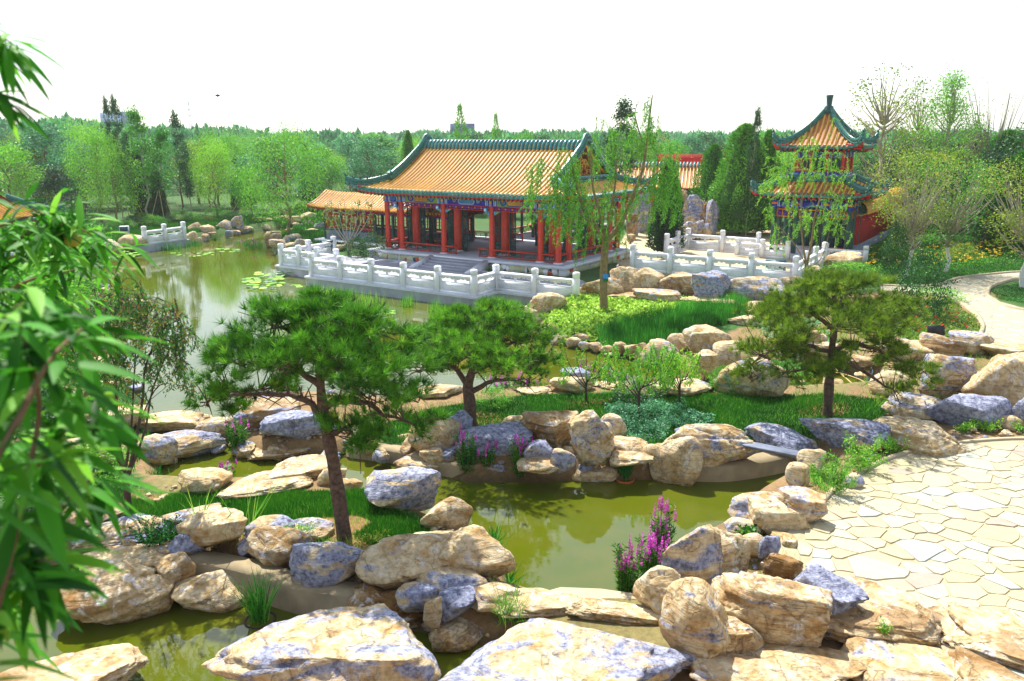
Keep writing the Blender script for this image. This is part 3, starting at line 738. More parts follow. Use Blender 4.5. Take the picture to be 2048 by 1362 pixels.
R(1024,614,1085,652,.0,'s',.1,.0,'flat whitish rock jutting into the lake below the cream boulder')
# rubble under the terrace
R(1140,574,1192,594,.45,'b',.0,.35,'tan rock touching the last post of the white balustrade')
R(1170,557,1240,595,.45,'b',.0,.45,'brown tan boulder left of the willow trunk')
R(1224,540,1280,588,.45,'b',.1,.25,'tall mottled boulder left of the cream one under the balustrade')
R(1270,541,1328,586,.5,'b',.0,.1,'rounded cream boulder second in the row under the balustrade')
R(1322,546,1398,592,.5,'l',.15,.5,'square brown bedded rock under the balustrade')
R(1388,548,1454,602,.45,'a',.75,.45,'blue grey block with orange stains under the balustrade')
R(1450,554,1570,602,.5,'b',.5,.1,'widest grey and cream boulder under the corner of the balustrade',dr=.5)
R(1268,578,1356,608,.4,'s',.3,.2,'flat grey slab at the foot of the boulder row')
R(1212,585,1280,602,.4,'s',.0,.4,'low tan stone beside the willow trunk')
R(1350,592,1422,612,.4,'s',.05,.2,'low cream stone below the brown bedded rock')
R(1420,598,1484,618,.4,'s',.05,.2,'low cream stone below the blue grey block')
R(1500,604,1575,632,.4,'b',.05,.05,'cream rock below the widest boulder')
R(1460,632,1535,655,.4,'s',.25,.1,'pale slab at the right end of the iris bed')
R(1564,554,1606,580,.7,'b',.1,.3,'small rock at the outer corner of the terrace balustrade')
R(1590,533,1648,560,.7,'s',.05,.3,'flat layered rock beneath the slender willow')
R(1652,508,1712,548,.8,'b',.15,.2,'pale boulder by the orange flowers beside the terrace')
cob = [(1100,668,1136,690),(1134,676,1160,694),(1158,684,1180,700),(1178,686,1204,704),(1200,690,1228,708),(1226,686,1252,710),(1250,690,1276,714),(1272,688,1296,714),(1148,668,1176,684),(1210,704,1240,716),(1092,648,1112,668)]
for c in cob: R(*c,.0,'b',.15,.3,'small cobble edging the channel below the iris bed',group='cobbles along the channel bank')
# middle island, south shore
R(798,905,908,950,.0,'s',.45,.25,'flat layered rock standing alone in the channel')
R(500,872,645,920,.0,'s',.3,.4,'brown slab with a blue rim left of the front pine trunk')
R(535,820,645,880,.12,'s',.9,.2,'blue violet slab just left of the front pine trunk')
R(468,796,590,862,.1,'s',.35,.45,'broad tan and blue slab at the tip of the middle island')
R(826,830,915,900,.15,'b',.05,.3,'tan rock hidden under the right boughs of the front pine')
R(900,830,942,885,.2,'a',1.0,.0,'blue corner rock beside the second pine')
R(922,848,1052,912,.2,'l',1.0,.05,'wide dark blue layered rock behind the loosestrife')
R(1008,830,1070,866,.35,'b',.0,.25,'small tan rock behind the dark blue layered rock')
R(1048,828,1148,905,.15,'l',.15,.45,'rounded bedded tan rock right of the dark blue one')
R(1140,833,1220,928,.1,'c',.3,.1,'tall pale rock with a tan hollow facing the pool',dr=.7)
R(1200,834,1248,886,.3,'b',.35,.0,'white rock behind the right shoulder of the hollowed rock')
R(1143,926,1228,968,-.05,'a',.0,.0,'low cream rock lying in the water below the hollowed rock')
R(1052,884,1104,934,.0,'a',.85,.1,'blue grey rock in the wall under the bedded rock')
R(1104,898,1148,942,.0,'u',.5,.1,'small blue and cream upright rock in the island wall')
R(1040,915,1118,948,-.02,'s',.1,.2,'pale ledge at the waterline right of the loosestrife')
R(1218,876,1296,918,.15,'s',.15,.15,'flat cream rock above the terracotta pot')
R(1224,905,1300,938,.0,'s',.1,.3,'brown lower slab behind the terracotta pot')
R(1288,892,1318,924,.1,'b',.0,.1,'small cream rock left of the overhanging rock')
R(1318,842,1506,935,.32,'a',.42,.2,'massive overhanging cream and blue rock on the island',dr=.55)
R(1306,880,1392,970,.02,'u',.15,.3,'tan rock hanging down to the water under the overhang',dr=.6)
R(1498,852,1618,915,.3,'s',.65,.1,'flat blue grey rock beneath the plank')
R(1604,832,1760,902,.3,'l',.85,.15,'long layered blue grey slab below the right pine',dr=.45)
# left side
R(290,820,418,872,-.04,'s',.1,.05,'broad flat cream slab lying in the lake')
R(330,862,442,920,.0,'s',.5,.15,'ridge of pale blue rock between lake and channel')
R(400,840,470,890,.0,'b',.35,.1,'small broken pale rocks at the gap beside the loosestrife',dr=.6)
R(280,872,350,930,.0,'b',.4,.1,'pale blue rock behind the stems of the left tree')
R(372,938,458,990,.15,'a',.15,.15,'flat topped cream rock with a brown face at the channel')
R(455,944,610,996,.15,'s',.0,.05,'wide flat cream ledge right of the cream rock')
R(538,920,655,968,.2,'s',.05,.0,'low cracked cream rock just left of the front pine trunk')
R(640,932,690,972,.2,'b',.1,.0,'low cream rock just right of the front pine trunk')
R(676,957,722,984,.2,'b',.1,.2,'small brownish rock beside the front pine')
R(745,942,872,1032,.05,'a',.6,.1,'large square white rock with blue sides at the channel',dr=.65)
R(850,995,938,1062,.05,'b',.1,.2,'rounded buff rock below the square white rock')
R(500,1032,582,1085,.4,'b',.6,.1,'grey blue rock at the lawn edge left of the front pine')
R(512,1055,618,1142,.3,'b',.25,.35,'two tone rock, white above and brown below')
R(570,1040,660,1085,.42,'b',.4,.2,'low mottled rock under the weeds at the pine foot')
R(598,1078,730,1190,.25,'b',.55,.05,'mottled blue and buff boulder below the front pine')
R(818,1062,930,1115,.5,'b',.0,.35,'tan crest of rock behind the large cream boulder')
R(733,1068,915,1180,.35,'b',.05,.1,'large cream boulder at the centre of the near rocks',dr=.7)
R(885,1060,1020,1172,.1,'b',.1,.25,'broad tan boulder at the left edge of the green pool',dr=.8)
R(842,1135,968,1208,.2,'b',.5,.0,'white and blue rock below the large cream boulder')
R(872,1186,945,1245,.1,'a',.85,.0,'pale blue square block of stone')
R(800,1170,880,1225,.1,'b',.5,.2,'blue grey rubble rock under the cream boulder')
R(944,1168,1050,1228,.15,'a',.1,.05,'cream flat rock right of the blue block')
R(1000,1184,1180,1240,.1,'s',.0,.15,'broad flat tan ledge closing the green pool',dr=.6)
R(1150,1208,1335,1250,.18,'s',.1,.0,'long whitish kerb like ledge in front of the pool',dr=.35)
R(690,1168,840,1275,-.05,'c',.0,.85,'dark brown cavernous rock over the left pool')
R(868,1246,965,1305,.0,'l',.0,.15,'flat tan stepping stone at the mouth of the left pool')
R(850,1205,882,1252,.35,'a',.1,.0,'small white stone on the dry grass',dr=.7)
R(148,1120,352,1255,-.05,'b',.08,.22,'big pitted tan boulder standing in the left pool')
R(192,1082,365,1150,.35,'b',.1,.2,'tan boulder resting behind the pitted one')
R(325,1118,388,1180,.2,'a',.1,.45,'brown wedge of rock beside the pitted boulder')
R(362,1145,502,1235,-.05,'b',.15,.15,'lone egg shaped buff boulder in the left pool')
R(375,1030,485,1110,.42,'a',.0,.12,'flat topped tan block with square corners',dr=.75)
R(340,1015,435,1048,.6,'s',.4,.2,'thin slab with a dark rim behind the square tan block')
R(176,1030,345,1092,.4,'s',.45,.15,'pale slab with blue edges behind the peach leaves')
R(125,1000,245,1050,.5,'b',.1,.1,'cream rock at the foot of the left tree')
R(342,1068,402,1120,.38,'b',.8,.2,'small blue grey rock left of the concrete bank')
R(0,1060,120,1110,.4,'s',.2,.3,'rock mostly hidden by the foreground leaves')
R(150,712,235,745,.05,'s',.05,.05,'flat cream rock on the lake shore behind the left tree')
R(140,760,230,800,.3,'b',.1,.1,'cream rock among the shrubs at the left')
R(180,810,285,860,.1,'b',.2,.2,'rounded tan rock behind the stems of the left tree')
R(120,875,240,950,.3,'b',.15,.2,'large pale rock behind the peach leaves at the left')
R(228,600,292,622,.0,'s',.1,.0,'flat pale stone at the left lake shore')
# far bank: first the ones that can be told apart
R(196,482,242,508,.0,'b',.45,.1,'greenish grey rock right of the leaves on the far bank')
R(242,470,292,492,.15,'b',.0,.3,'tan block left of the far white balustrade')
R(241,485,284,504,.0,'b',.05,.2,'lower tan rock left of the far white balustrade')
R(372,466,394,488,.0,'b',.0,.25,'tan rock touching the right end of the far balustrade')
R(378,448,404,466,.3,'l',.2,.2,'tall square rock right of the far balustrade')
R(402,453,430,474,.1,'b',.1,.3,'tan and white rock fourth from the far balustrade')
R(430,444,464,470,.0,'b',.35,.3,'grey upright rock beside the far reeds')
R(460,437,487,468,.0,'l',.5,.2,'tallest square grey rock on the far bank')
R(512,436,534,452,.2,'a',.0,.75,'rust coloured rock on the far bank')
R(530,438,548,450,.3,'b',.0,.25,'pale round rock right of the rust coloured one')
R(545,433,574,446,.35,'s',.3,.2,'flat grey capped rock left of the lakeside tree')
R(538,446,558,458,.0,'b',.0,.1,'bright cream rock at the back of the inlet')
R(598,427,630,446,.3,'b',.1,.2,'large pale rock under the round bushes')
R(576,434,604,448,.3,'s',.0,.2,'flat cream rock left of the large pale one')
R(612,458,634,466,.45,'s',.1,.0,'flat white stone on the lawn by the corridor')
R(630,447,648,460,.5,'b',.6,.0,'dark grey rock on the lawn by the corridor')
R(533,463,560,474,.2,'s',.0,.15,'flat top rock at the lawn corner of the inlet')
R(532,472,546,492,.0,'b',.0,.45,'brown rock at the tip of the lawn')
R(543,468,562,482,.25,'b',.0,.35,'round brown rock on the tip of the lawn')
R(542,480,572,496,.0,'s',.1,.1,'flat pale rock overhanging the water by the lawn')
R(572,469,600,484,.35,'b',.5,.0,'grey white boulder on the lawn corner')
R(566,474,580,494,.1,'b',.4,.2,'small blue grey rock under the grey white boulder')
R(590,480,622,500,.3,'b',.3,.2,'grey and tan boulder behind the corner post')
R(572,486,594,500,.1,'b',.1,.1,'cream rock left of the corner post')
R(684,488,702,500,.5,'b',.0,.4,'round tan rock behind the litter bin')
R(672,491,688,502,.5,'b',.2,.0,'small white rock beside the litter bin')
fb = [(394,476,404,486),(404,470,418,484),(418,466,432,478),(452,462,466,474),(466,462,480,472),(478,458,496,468),(488,454,506,464),(502,450,516,462),(514,450,528,460),(526,450,540,460),
      (556,442,574,452),(572,444,590,452),(586,446,600,454),(486,446,496,456),(392,460,404,472),(180,500,200,514),(290,494,300,502),(604,448,620,456),(618,444,640,452),(640,442,662,450),(574,458,600,470),(598,456,612,468)]
for k, c in enumerate(fb): R(*c, .0 if k % 3 else .1, 'bsl'[k % 3], .15 + .3*(k % 2), .2 + .2*(k % 3), 'small stone in the edging of the far lake bank', group='small stones along the far bank')

# smaller stones filling the rows between the big ones
R9 = np.random.default_rng(99)
def fill(pts, z, step, lo, hi, label, group, blue=.35, wob=.18):
    P = [G(x, y, z) for x, y in pts]
    for a, b in zip(P, P[1:]):
        L = math.hypot(b[0]-a[0], b[1]-a[1]); n = max(1, int(L / step))
        for k in range(n):
            t = (k + R9.uniform(.2, .8)) / n; x = a[0] + (b[0]-a[0]) * t + R9.normal(0, wob); y = a[1] + (b[1]-a[1]) * t + R9.normal(0, wob); s = R9.uniform(lo, hi)
            _rs[0] += 1; V, Fa = rock_shape(_rs[0], 4 if y < 18 else 3, 'bslab'[int(R9.integers(0, 5))]); V = V * np.array([s, s * R9.uniform(.6, .9), s * R9.uniform(.45, .8)]); V[:, 2] += s * .15
            g = Geo(); g.add(V, Fa); o = g.build('rock', M['rock'] if y < 25 else M['rock_far'], smooth=True); o.location = (x, y, z + R9.uniform(-.03, .08)); o.rotation_euler = (0, 0, R9.uniform(0, 6.28)); o.color = (blue * R9.uniform(0, 2), R9.uniform(0, .5), R9.uniform(.2, 1), 1)
            tag(o, label, 'rock', group)
fill([(440,868),(520,918),(640,920),(730,925),(800,930)], .05, .55, .3, .6, 'small stone at the waterline on the south side of the middle island', 'waterline stones of the middle island')
fill([(930,930),(1050,940),(1150,945),(1240,940),(1310,950)], .05, .38, .4, .75, 'small stone wedged low in the rock wall facing the green pool', 'low stones facing the green pool')
fill([(640,872),(740,880),(830,880)], .25, .5, .35, .6, 'stone half hidden behind the boughs of the front pine', 'stones behind the front pine')
fill([(700,905),(800,915),(900,925),(1000,915),(1080,918),(1160,920),(1240,915),(1310,910)], .18, .5, .4, .7, 'stone halfway up the rock wall of the middle island', 'stones in the middle of the island wall')
fill([(1420,925),(1500,930),(1580,925),(1620,905)], .1, .5, .4, .7, 'dark wet stone under the plank bridge', 'stones under the plank')
fill([(1055,880),(1140,870),(1240,890),(1320,880)], .3, .5, .3, .5, 'small stone on top of the island rock wall', 'stones on the island rock wall')
fill([(600,800),(700,806),(780,815),(850,808),(960,800)], .1, .7, .3, .6, 'small stone on the lake side of the middle island', 'stones on the lake side of the island')
fill([(150,1050),(240,1085),(330,1095),(420,1100),(500,1115)], .42, .45, .25, .5, 'small stone among the rocks on the left bank', 'small stones of the left bank')
fill([(430,985),(540,985),(640,975),(720,985)], .25, .5, .25, .45, 'small stone on the cream ledge by the channel', 'small stones by the cream ledge')
fill([(640,1170),(740,1185),(860,1190),(960,1200)], .15, .38, .22, .42, 'small stone packed under the large cream boulder', 'stones packed under the cream boulder')
fill([(1340,1210),(1400,1180),(1440,1120),(1480,1060),(1560,1010),(1610,960)], .3, .38, .25, .48, 'small stone in the rim between the pool and the paving', 'small stones of the pool rim')
fill([(1420,1240),(1500,1140),(1580,1090),(1620,1040)], .6, .42, .25, .45, 'small stone at the edge of the crazy paving', 'small stones at the paving edge')
fill([(1640,960),(1690,930),(1760,915)], .62, .5, .2, .35, 'small stone among the weeds beside the paving', 'small stones among the weeds')
fill([(1660,780),(1740,790),(1800,800),(1860,820),(1900,840)], .35, .6, .35, .7, 'stone on the shaded bank right of the pine', 'stones on the bank right of the pine')
fill([(1500,700),(1600,715),(1700,720),(1800,735)], .3, .7, .4, .8, 'stone lining the far side of the shaded channel', 'stones lining the shaded channel')
fill([(1460,760),(1560,770),(1640,775)], .1, .7, .35, .6, 'stone at the foot of the leaning slab', 'stones at the foot of the leaning slab')
fill([(1900,850),(1980,862),(2060,866)], .66, .5, .2, .35, 'small stone above the paving edge at the right', 'small stones above the paving')
fill([(300,905),(340,925),(420,905),(450,890)], .02, .5, .3, .6, 'small pale stone between the lake and the channel', 'small stones between lake and channel')
fill([(130,1035),(60,1060),(0,1080)], .45, .6, .4, .7, 'stone behind the leaves at the lower left', 'stones behind the leaves')
fill([(200,560),(188,620),(200,700),(240,745),(280,800)], .05, .9, .4, .8, 'stone along the left shore of the lake', 'stones on the left shore of the lake')
fill([(1150,600),(1230,600),(1330,606),(1430,610),(1520,622)], .42, .8, .3, .6, 'small stone at the foot of the boulder row', 'small stones under the boulder row')
fill([(1600,740),(1690,748),(1750,765)], .05, .7, .3, .6, 'wet stone in the shaded channel', 'wet stones of the shaded channel')

g = Geo(); Vp, Fp = ico(1); Rp = np.random.default_rng(123)
for poly, z, n in (([(400,870),(700,900),(1000,930),(1240,930),(1600,900),(1740,860),(1500,880),(1000,870),(500,850)], .3, 900), ([(330,980),(740,1000),(1000,1110),(1000,1240),(700,1200),(300,1090),(120,1050)], .4, 1100), ([(1350,1200),(1460,1060),(1620,960),(1640,1000),(1560,1100),(1700,1230),(1500,1300)], .5, 700), ([(1640,960),(1740,900),(1900,860),(2100,850),(2100,870),(1860,885),(1680,965)], .66, 500), ([(1450,700),(1900,700),(1900,860),(1740,860),(1740,740)], .4, 900), ([(1030,640),(1100,680),(1300,720),(1400,740),(1400,700),(1100,640)], .15, 500)):
    P_ = gp(poly, z); A_p = np.array(P_); lo, hi = A_p.min(0), A_p.max(0); X, Y = Rp.uniform(lo[0], hi[0], n), Rp.uniform(lo[1], hi[1], n); m_ = inside(P_, X, Y); X, Y = X[m_], Y[m_]; Zp = hz(X, Y)
    for x, y, zz in zip(X, Y, Zp):
        if zz > -.2 and not any(inside(Gp, np.array([x]), np.array([y]))[0] for Gp in GREENP): s_ = Rp.uniform(.02, .08); g.add((Vp + Rp.normal(0, .18, Vp.shape)) * np.array([s_, s_, s_ * .6]) + np.array([x, y, zz + s_ * .2]), Fp)
o = tag(g.build('pebbles', M['rock_far']), 'loose pebbles and chips on the earthy banks', 'pebbles', kind='stuff'); o.color = (.4, .4, .3, 1)
# ------------------------------------------------------------ deck, terrace and marble balustrades
YAW = math.radians(-32.5); UX, UY = math.cos(YAW), math.sin(YAW)
CP0 = (-.555, 47.02)
def PL(x, y): return (CP0[0] + x * UX - y * UY, CP0[1] + x * UY + y * UX)
DZ = .5
DECK = [(-8.85,-9.35),(-4.7,-9.35),(-4.7,-11.1),(5.85,-11.1),(5.85,-9.35),(10.0,-9.35),(10.0,-3),(9.6,5.5),(6.5,5.5),(6.5,-4.2),(-6.4,-4.2),(-8.85,-4.9)]
g = Geo(); g.prism([PL(*p) for p in DECK], -.75, DZ - .09, mat=0)
# projecting coping
def offset(poly, d):
    out = []; n = len(poly)
    for i in range(n):
        p0, p1, p2 = (Vector(poly[(i + k) % n]) for k in (-1, 0, 1))
        a = (p1 - p0).normalized(); b = (p2 - p1).normalized(); na = Vector((a.y, -a.x)); nb = Vector((b.y, -b.x))
        m = (na + nb); m = m / max(.3, m.dot(na)); out.append(tuple(p1 + m * d))
    return out
deck = tag(g.build('deck', M['slab']), 'grey stone deck standing in the lake', kind='structure')
g = Geo(); g.prism(offset([PL(*p) for p in DECK], .05), DZ - .09, DZ); g.build('coping', M['granite_light'], deck)
g = Geo()
for i, x in enumerate(np.arange(-8.6, 9.9, .62)):
    for y in np.arange(-10.9, -4.3, 1.24):
        yy = y + (.62 if i % 2 else 0)
        if -4.5 < x < 5.2 and yy > -10.9 or (yy > -9.1 and -8.6 <= x < 9.3):
            q = [PL(x+.01, yy+.01), PL(x+.61, yy+.01), PL(x+.61, yy+1.23), PL(x+.01, yy+1.23)]
            if yy + 1.23 < -4.6: g.prism(q, DZ, DZ + .012 + .002 * ((i * 7) % 3))
tag(g.build('paving_slab', M['paving_grey'], deck), kind='stuff')

def bal_panel(L):
    """one carved marble panel of length L along +x, pierced with two cloud shaped openings"""
    g = Geo(); t = .06
    g.bbox(-.02, L + .02, -.085, .085, 0, .12, .015)                 # foot
    g.box(0, L, -t, t, .12, .50)                              # lower slab
    for s in (0, 1):                                          # two sunken frames on the lower slab
        a = L * (.08 + .46 * s); b = a + L * .38
        for sy in (-1, 1):
            y0, y1 = (t, t + .014) if sy > 0 else (-t - .014, -t)
            g.box(a, b, y0, y1, .36, .385); g.box(a, b, y0, y1, .18, .205); g.box(a, a + .025, y0, y1, .205, .36); g.box(b - .025, b, y0, y1, .205, .36)
    g.bbox(-.01, L + .01, -.075, .075, .50, .53, .01)
    g.bbox(-.01, L + .01, -.10, .10, .735, .87, .03)                  # handrail
    # pierced band .475-.74: stepped cloud shaped openings
    def band(x0, x1, z0): g.box(x0, x1, -.05, .05, z0, .742)
    w_ = L / 2
    for s in (0, 1):
        o = s * w_
        g.box(o, o + w_ * .12, -.05, .05, .53, .742) if s == 0 else None
        if s == 1: g.box(o + w_ * .88, o + w_, -.05, .05, .53, .742)
        a = o + (w_ * .12 if s == 0 else w_ * .08); b = o + (w_ * .92 if s == 0 else w_ * .88); n = 12
        for k in range(n):
            x0 = a + (b - a) * k / n; x1 = a + (b - a) * (k + 1) / n; u = (k + .5) / n * 2 - 1
            z = .59 + .10 * max(0, 1 - abs(u) ** 2.5) ** .6 - .03 * math.cos(u * 9.42)
            band(x0, x1, min(.72, z))
    g.cyl(w_, 0, .52, .63, .05, .075, 8); g.cyl(w_, 0, .63, .742, .075, .05, 8)
    return g
def bal_post():
    g = Geo(); a = .12
    g.bbox(-a, a, -a, a, 0, .90, .01); g.bbox(-a*.86, a*.86, -a*.86, a*.86, .90, .94, .005); g.bbox(-a, a, -a, a, .94, 1.19, .035)
    for s in (-1, 1):
        for m in (-1, 1):
            g.box(m*a if m > 0 else m*a-.008, m*a+.008 if m > 0 else m*a, s*.07-.006, s*.07+.006, .1, .86)
    return g
_post = None; _pan = {}
def balustrade(pts, z, label, n_each=None, H=1.0, group=None, closed_first=True):
    """pts: world xy corners; n_each: number of bays per side"""
    global _post
    o = empty('balustrade', (*pts[0], z), 0, label, 'balustrade', group)
    if _post is None: _post = bal_post().mesh('post', M['marble'])
    first = True
    for i in range(len(pts) - 1):
        p, q = Vector(pts[i]), Vector(pts[i+1]); L = (q - p).length; n = n_each[i] if n_each else max(1, round(L / 2)); d = (q - p) / n; a = math.atan2(d.y, d.x)
        for k in range(n + 1):
            if k == 0 and i > 0: continue
            w_ = p + d * k - Vector(pts[0]); place('post', _post, o, (w_.x, w_.y, 0), a, (1, 1, H))
        bl = round(d.length - .24, 2)
        if bl not in _pan: _pan[bl] = bal_panel(bl).mesh('panel', M['marble'])
        for k in range(n):
            w_ = p + d * k + d.normalized() * .12 - Vector(pts[0]); place('panel', _pan[bl], o, (w_.x, w_.y, 0), a, (1, 1, H))
    return o
yb_ = -9.12
balustrade([PL(-8.62,-5.1), PL(-8.62,yb_), PL(-4.45,yb_), PL(-4.45,-10.87), PL(5.6,-10.87), PL(5.6,yb_), PL(9.75,yb_)], DZ,
           'white marble balustrade stepping round the lakeside deck', [2,3,1,5,1,2])
# terrace
TZ = .78
T0 = G(1265, 540, TZ); T1 = G(1572, 568, TZ)
dirv = Vector((UX, UY)); bk = Vector((-UY, UX)); T0 = Vector(T0); T1 = T0 + dirv * 8.0
T2 = T1 + bk * 6.0; T3 = T2 + dirv * 2.2
balustrade([tuple(T0), tuple(T1), tuple(T2)], TZ, 'white marble balustrade of the terrace above the boulder row', [4,3], 1.12)
g = Geo(); g.prism([tuple(T0 - dirv*.3 - bk*.22), tuple(T1 + dirv*.22 - bk*.22), tuple(T2 + dirv*.22 + bk*2), tuple(T0 - dirv*.3 + bk*8)], .2, TZ - .012)
tag(g.build('terrace_floor', M['sandstone']), 'pale paved terrace behind the white balustrade', kind='structure')
B0 = Vector(G(1332, 513, TZ)); B1 = B0 + bk * 3.4
B2 = B1 + dirv * 4.2
balustrade([tuple(B0), tuple(B1), tuple(B2)], TZ, 'white marble balustrade in a corner at the back of the terrace', [2,2], 1.1)
TW = Vector(PD(1650, 300, 46.5)[:2])          # tower centre
def TL(x, y): return (TW.x + x * UX - y * UY, TW.y + x * UY + y * UX)
balustrade([TL(-3.6,-3.3), TL(-.8,-3.3)], .8, 'short white balustrade left of the tower steps', [2], .85)
balustrade([TL(1.2,-3.3), TL(3.2,-3.3)], .8, 'short white balustrade between the tower and the red wall', [1], .85)
# far bank balustrade on its plinth
a_ = G(291, 490, .45); b_ = G(369, 479, .45)
balustrade([a_, b_], .45, 'small white balustrade on the far bank of the lake', [2], 1.05)
va = (Vector(b_) - Vector(a_)).normalized(); vn = Vector((-va.y, va.x))
g = Geo(); e0 = Vector(a_) - va * .3 - vn * .2; e1 = Vector(b_) + va * .3 - vn * .2
g.prism([tuple(e0), tuple(e1), tuple(e1 + vn * 1.6), tuple(e0 + vn * 1.6)], -.7, .44); tag(g.build('stone_plinth', M['slab']), 'grey plinth under the far balustrade', kind='structure')

# ------------------------------------------------------------ glazed roofs
def roof(parent, A, B, Lr, ze, zr, start, up=.45, sp=.26, r=.072, sides=(0, 1, 2, 3), show=(0, 1), tile='green_tile', pw=1.45, gable=False):
    """A,B half size at the eave in x and y; start(side, s) -> distance from the centre line where the slope begins"""
    def prof(side, rr):                       # rr: distance from centre in its own direction
        q = rr if side in (0, 2) else rr - (A - B)
        t = min(max(q / B, 0), 1); return ze + (zr - ze) * (1 - t) ** pw
    def P(side, s, rr):
        half = A if side in (0, 2) else B; R = B if side in (0, 2) else A
        z = prof(side, rr) + up * (abs(s) / half) ** 9 * max(0, (rr / R)) ** 6
        k = 1 + .02 * (abs(s) / half) ** 8
        return {0: (s * k, -rr * k, z), 1: (rr * k, s * k, z), 2: (-s * k, rr * k, z), 3: (-rr * k, -s * k, z)}[side]
    base = Geo()
    for sd_ in sides:
        half = A if sd_ in (0, 2) else B; R = B if sd_ in (0, 2) else A; n = int(half * 2 / .3); m = 12
        S = np.linspace(-half, half, n + 1)
        for dz, flip in ((0.0, False), (-.10, True)):
            V = []
            for s in S:
                st = start(sd_, s)
                for j in range(m + 1):
                    x, y, z = P(sd_, s, st + (R - st) * j / m); V.append((x, y, z + dz))
            Fa = [(i*(m+1)+j, i*(m+1)+j+1, (i+1)*(m+1)+j+1, (i+1)*(m+1)+j) for i in range(n) for j in range(m)]
            base.add(V, [f[::-1] for f in Fa] if flip else Fa, mat=1 if flip else 0)
        # eave board
        V = []
        for s in S: x, y, z = P(sd_, s, R); V += [(x, y, z), (x, y, z - .10)]
        base.add(V, [(2*i, 2*i+1, 2*i+3, 2*i+2) for i in range(n)], mat=2)
    base.build('roof_slope', [M['yellow_pan'], M['red'], M[tile]], parent, smooth=False)
    joined = Geo(); caps = Geo()
    for sd_ in sides:
        half = A if sd_ in (0, 2) else B; R = B if sd_ in (0, 2) else A; n = int(half * 2 / sp)
        for i in range(n):
            s = -half + (i + .5) * 2 * half / n; st = start(sd_, s)
            if R - st < .12: continue
            gr = R - .34
            m = max(2, int((R - st) / .45)); tint = float(rng.random())
            own = sd_ in show; g = Geo() if own else joined
            if gr > st + .05:
                pts = [P(sd_, s, st + (gr - st) * j / m) for j in range(m + 1)]
                # each row is built of tile lengths: slight steps in radius
                q = []; rad = []
                for j in range(m):
                    a, b = Vector(pts[j]), Vector(pts[j+1])
                    for u, rr in ((0, r * .93), (.97, r * 1.06)): q.append(a.lerp(b, u)); rad.append(rr)
                q.append(Vector(pts[-1])); rad.append(r)
                g.tube(q, rad, 6, 0, tint, cap=False)
            pts = [P(sd_, s, max(st, gr)), P(sd_, s, R + .03)]
            g.tube([(p[0], p[1], p[2] + .006) for p in pts], r * 1.15, 6, 1, tint)
            x, y, z = P(sd_, s, R + .035)
            if st < .01 and not gable is None: pass
            if own: g.build('tile_row', [M['yellow_tile'], M[tile]], parent, smooth=True)
            # drip tile between rows
            x, y, z = P(sd_, min(half, s + half / n), R + .02); w_ = .075
            ax, ay = (w_, 0) if sd_ in (0, 2) else (0, w_)
            caps.add([(x-ax, y-ay, z+.01), (x+ax, y+ay, z+.01), (x+ax*.6, y+ay*.6, z-.09), (x, y, z-.13), (x-ax*.6, y-ay*.6, z-.09)], [(0,1,2,3,4)], tint)
    if joined.n: tag(joined.build('tile_rows', [M['yellow_tile'], M[tile]], parent, smooth=True), kind='stuff')
    tag(caps.build('drip_tiles', M['blue_tile'], parent), kind='stuff')
    return P, prof
def ridge_tube(parent, pts, w_, h, name, mat='green_tile'):
    """moulded ridge: stacked courses with a round top"""
    g = Geo(); P = [Vector(p) for p in pts]
    for dz, ww, hh in ((0.0, w_, h * .35), (h * .33, w_ * .7, h * .4), (h * .66, w_ * .95, h * .2)):
        V = []
        for i, p in enumerate(P):
            d = (P[min(i+1, len(P)-1)] - P[max(0, i-1)]); n = Vector((-d.y, d.x, 0)).normalized() * ww / 2
            V += [tuple(p + n + Vector((0,0,dz))), tuple(p - n + Vector((0,0,dz))), tuple(p - n + Vector((0,0,dz+hh))), tuple(p + n + Vector((0,0,dz+hh)))]
        k = len(P); Fa = [(4*i+a, 4*i+(a+1) % 4, 4*i+4+(a+1) % 4, 4*i+4+a) for i in range(k-1) for a in range(4)] + [(3,2,1,0), (4*k-4,4*k-3,4*k-2,4*k-1)]
        g.add(V, Fa)
    g.tube([p + Vector((0,0,h*.9)) for p in P], w_ * .42, 8)
    return g.build(name, M[mat], parent)
def beast(parent, p, yaw, s=1.0, big=False):
    """small seated roof animal: haunches, chest, head, ears, tail"""
    g = Geo(); c_, n_ = math.cos(yaw), math.sin(yaw)
    def q(x, z): return (p[0] + x*c_*s, p[1] + x*n_*s, p[2] + z*s)
    g.tube([q(-.07, 0), q(-.05, .08), q(.02, .16), q(.05, .22)], [.055*s, .06*s, .045*s, .03*s], 6)
    g.tube([q(.03, .22), q(.08, .25), q(.13, .23)], [.035*s, .04*s, .018*s], 6)
    g.tube([q(.04, 0), q(.05, .12)], [.02*s, .025*s], 5); g.tube([q(.04, .27), q(.03, .33)], [.014*s, .004*s], 4)
    g.tube([q(-.09, .02), q(-.15, .12), q(-.12, .22)], [.02*s, .018*s, .006*s], 5)
    if big: g.tube([q(.1, .26), q(.02, .38), q(-.1, .36)], [.03*s, .025*s, .006*s], 5); g.tube([q(.12,.2), q(.2,.3)], [.025*s,.008*s], 5)
    return g.build('roof_beast', M['dgreen'] if not big else M['green_tile'], parent)
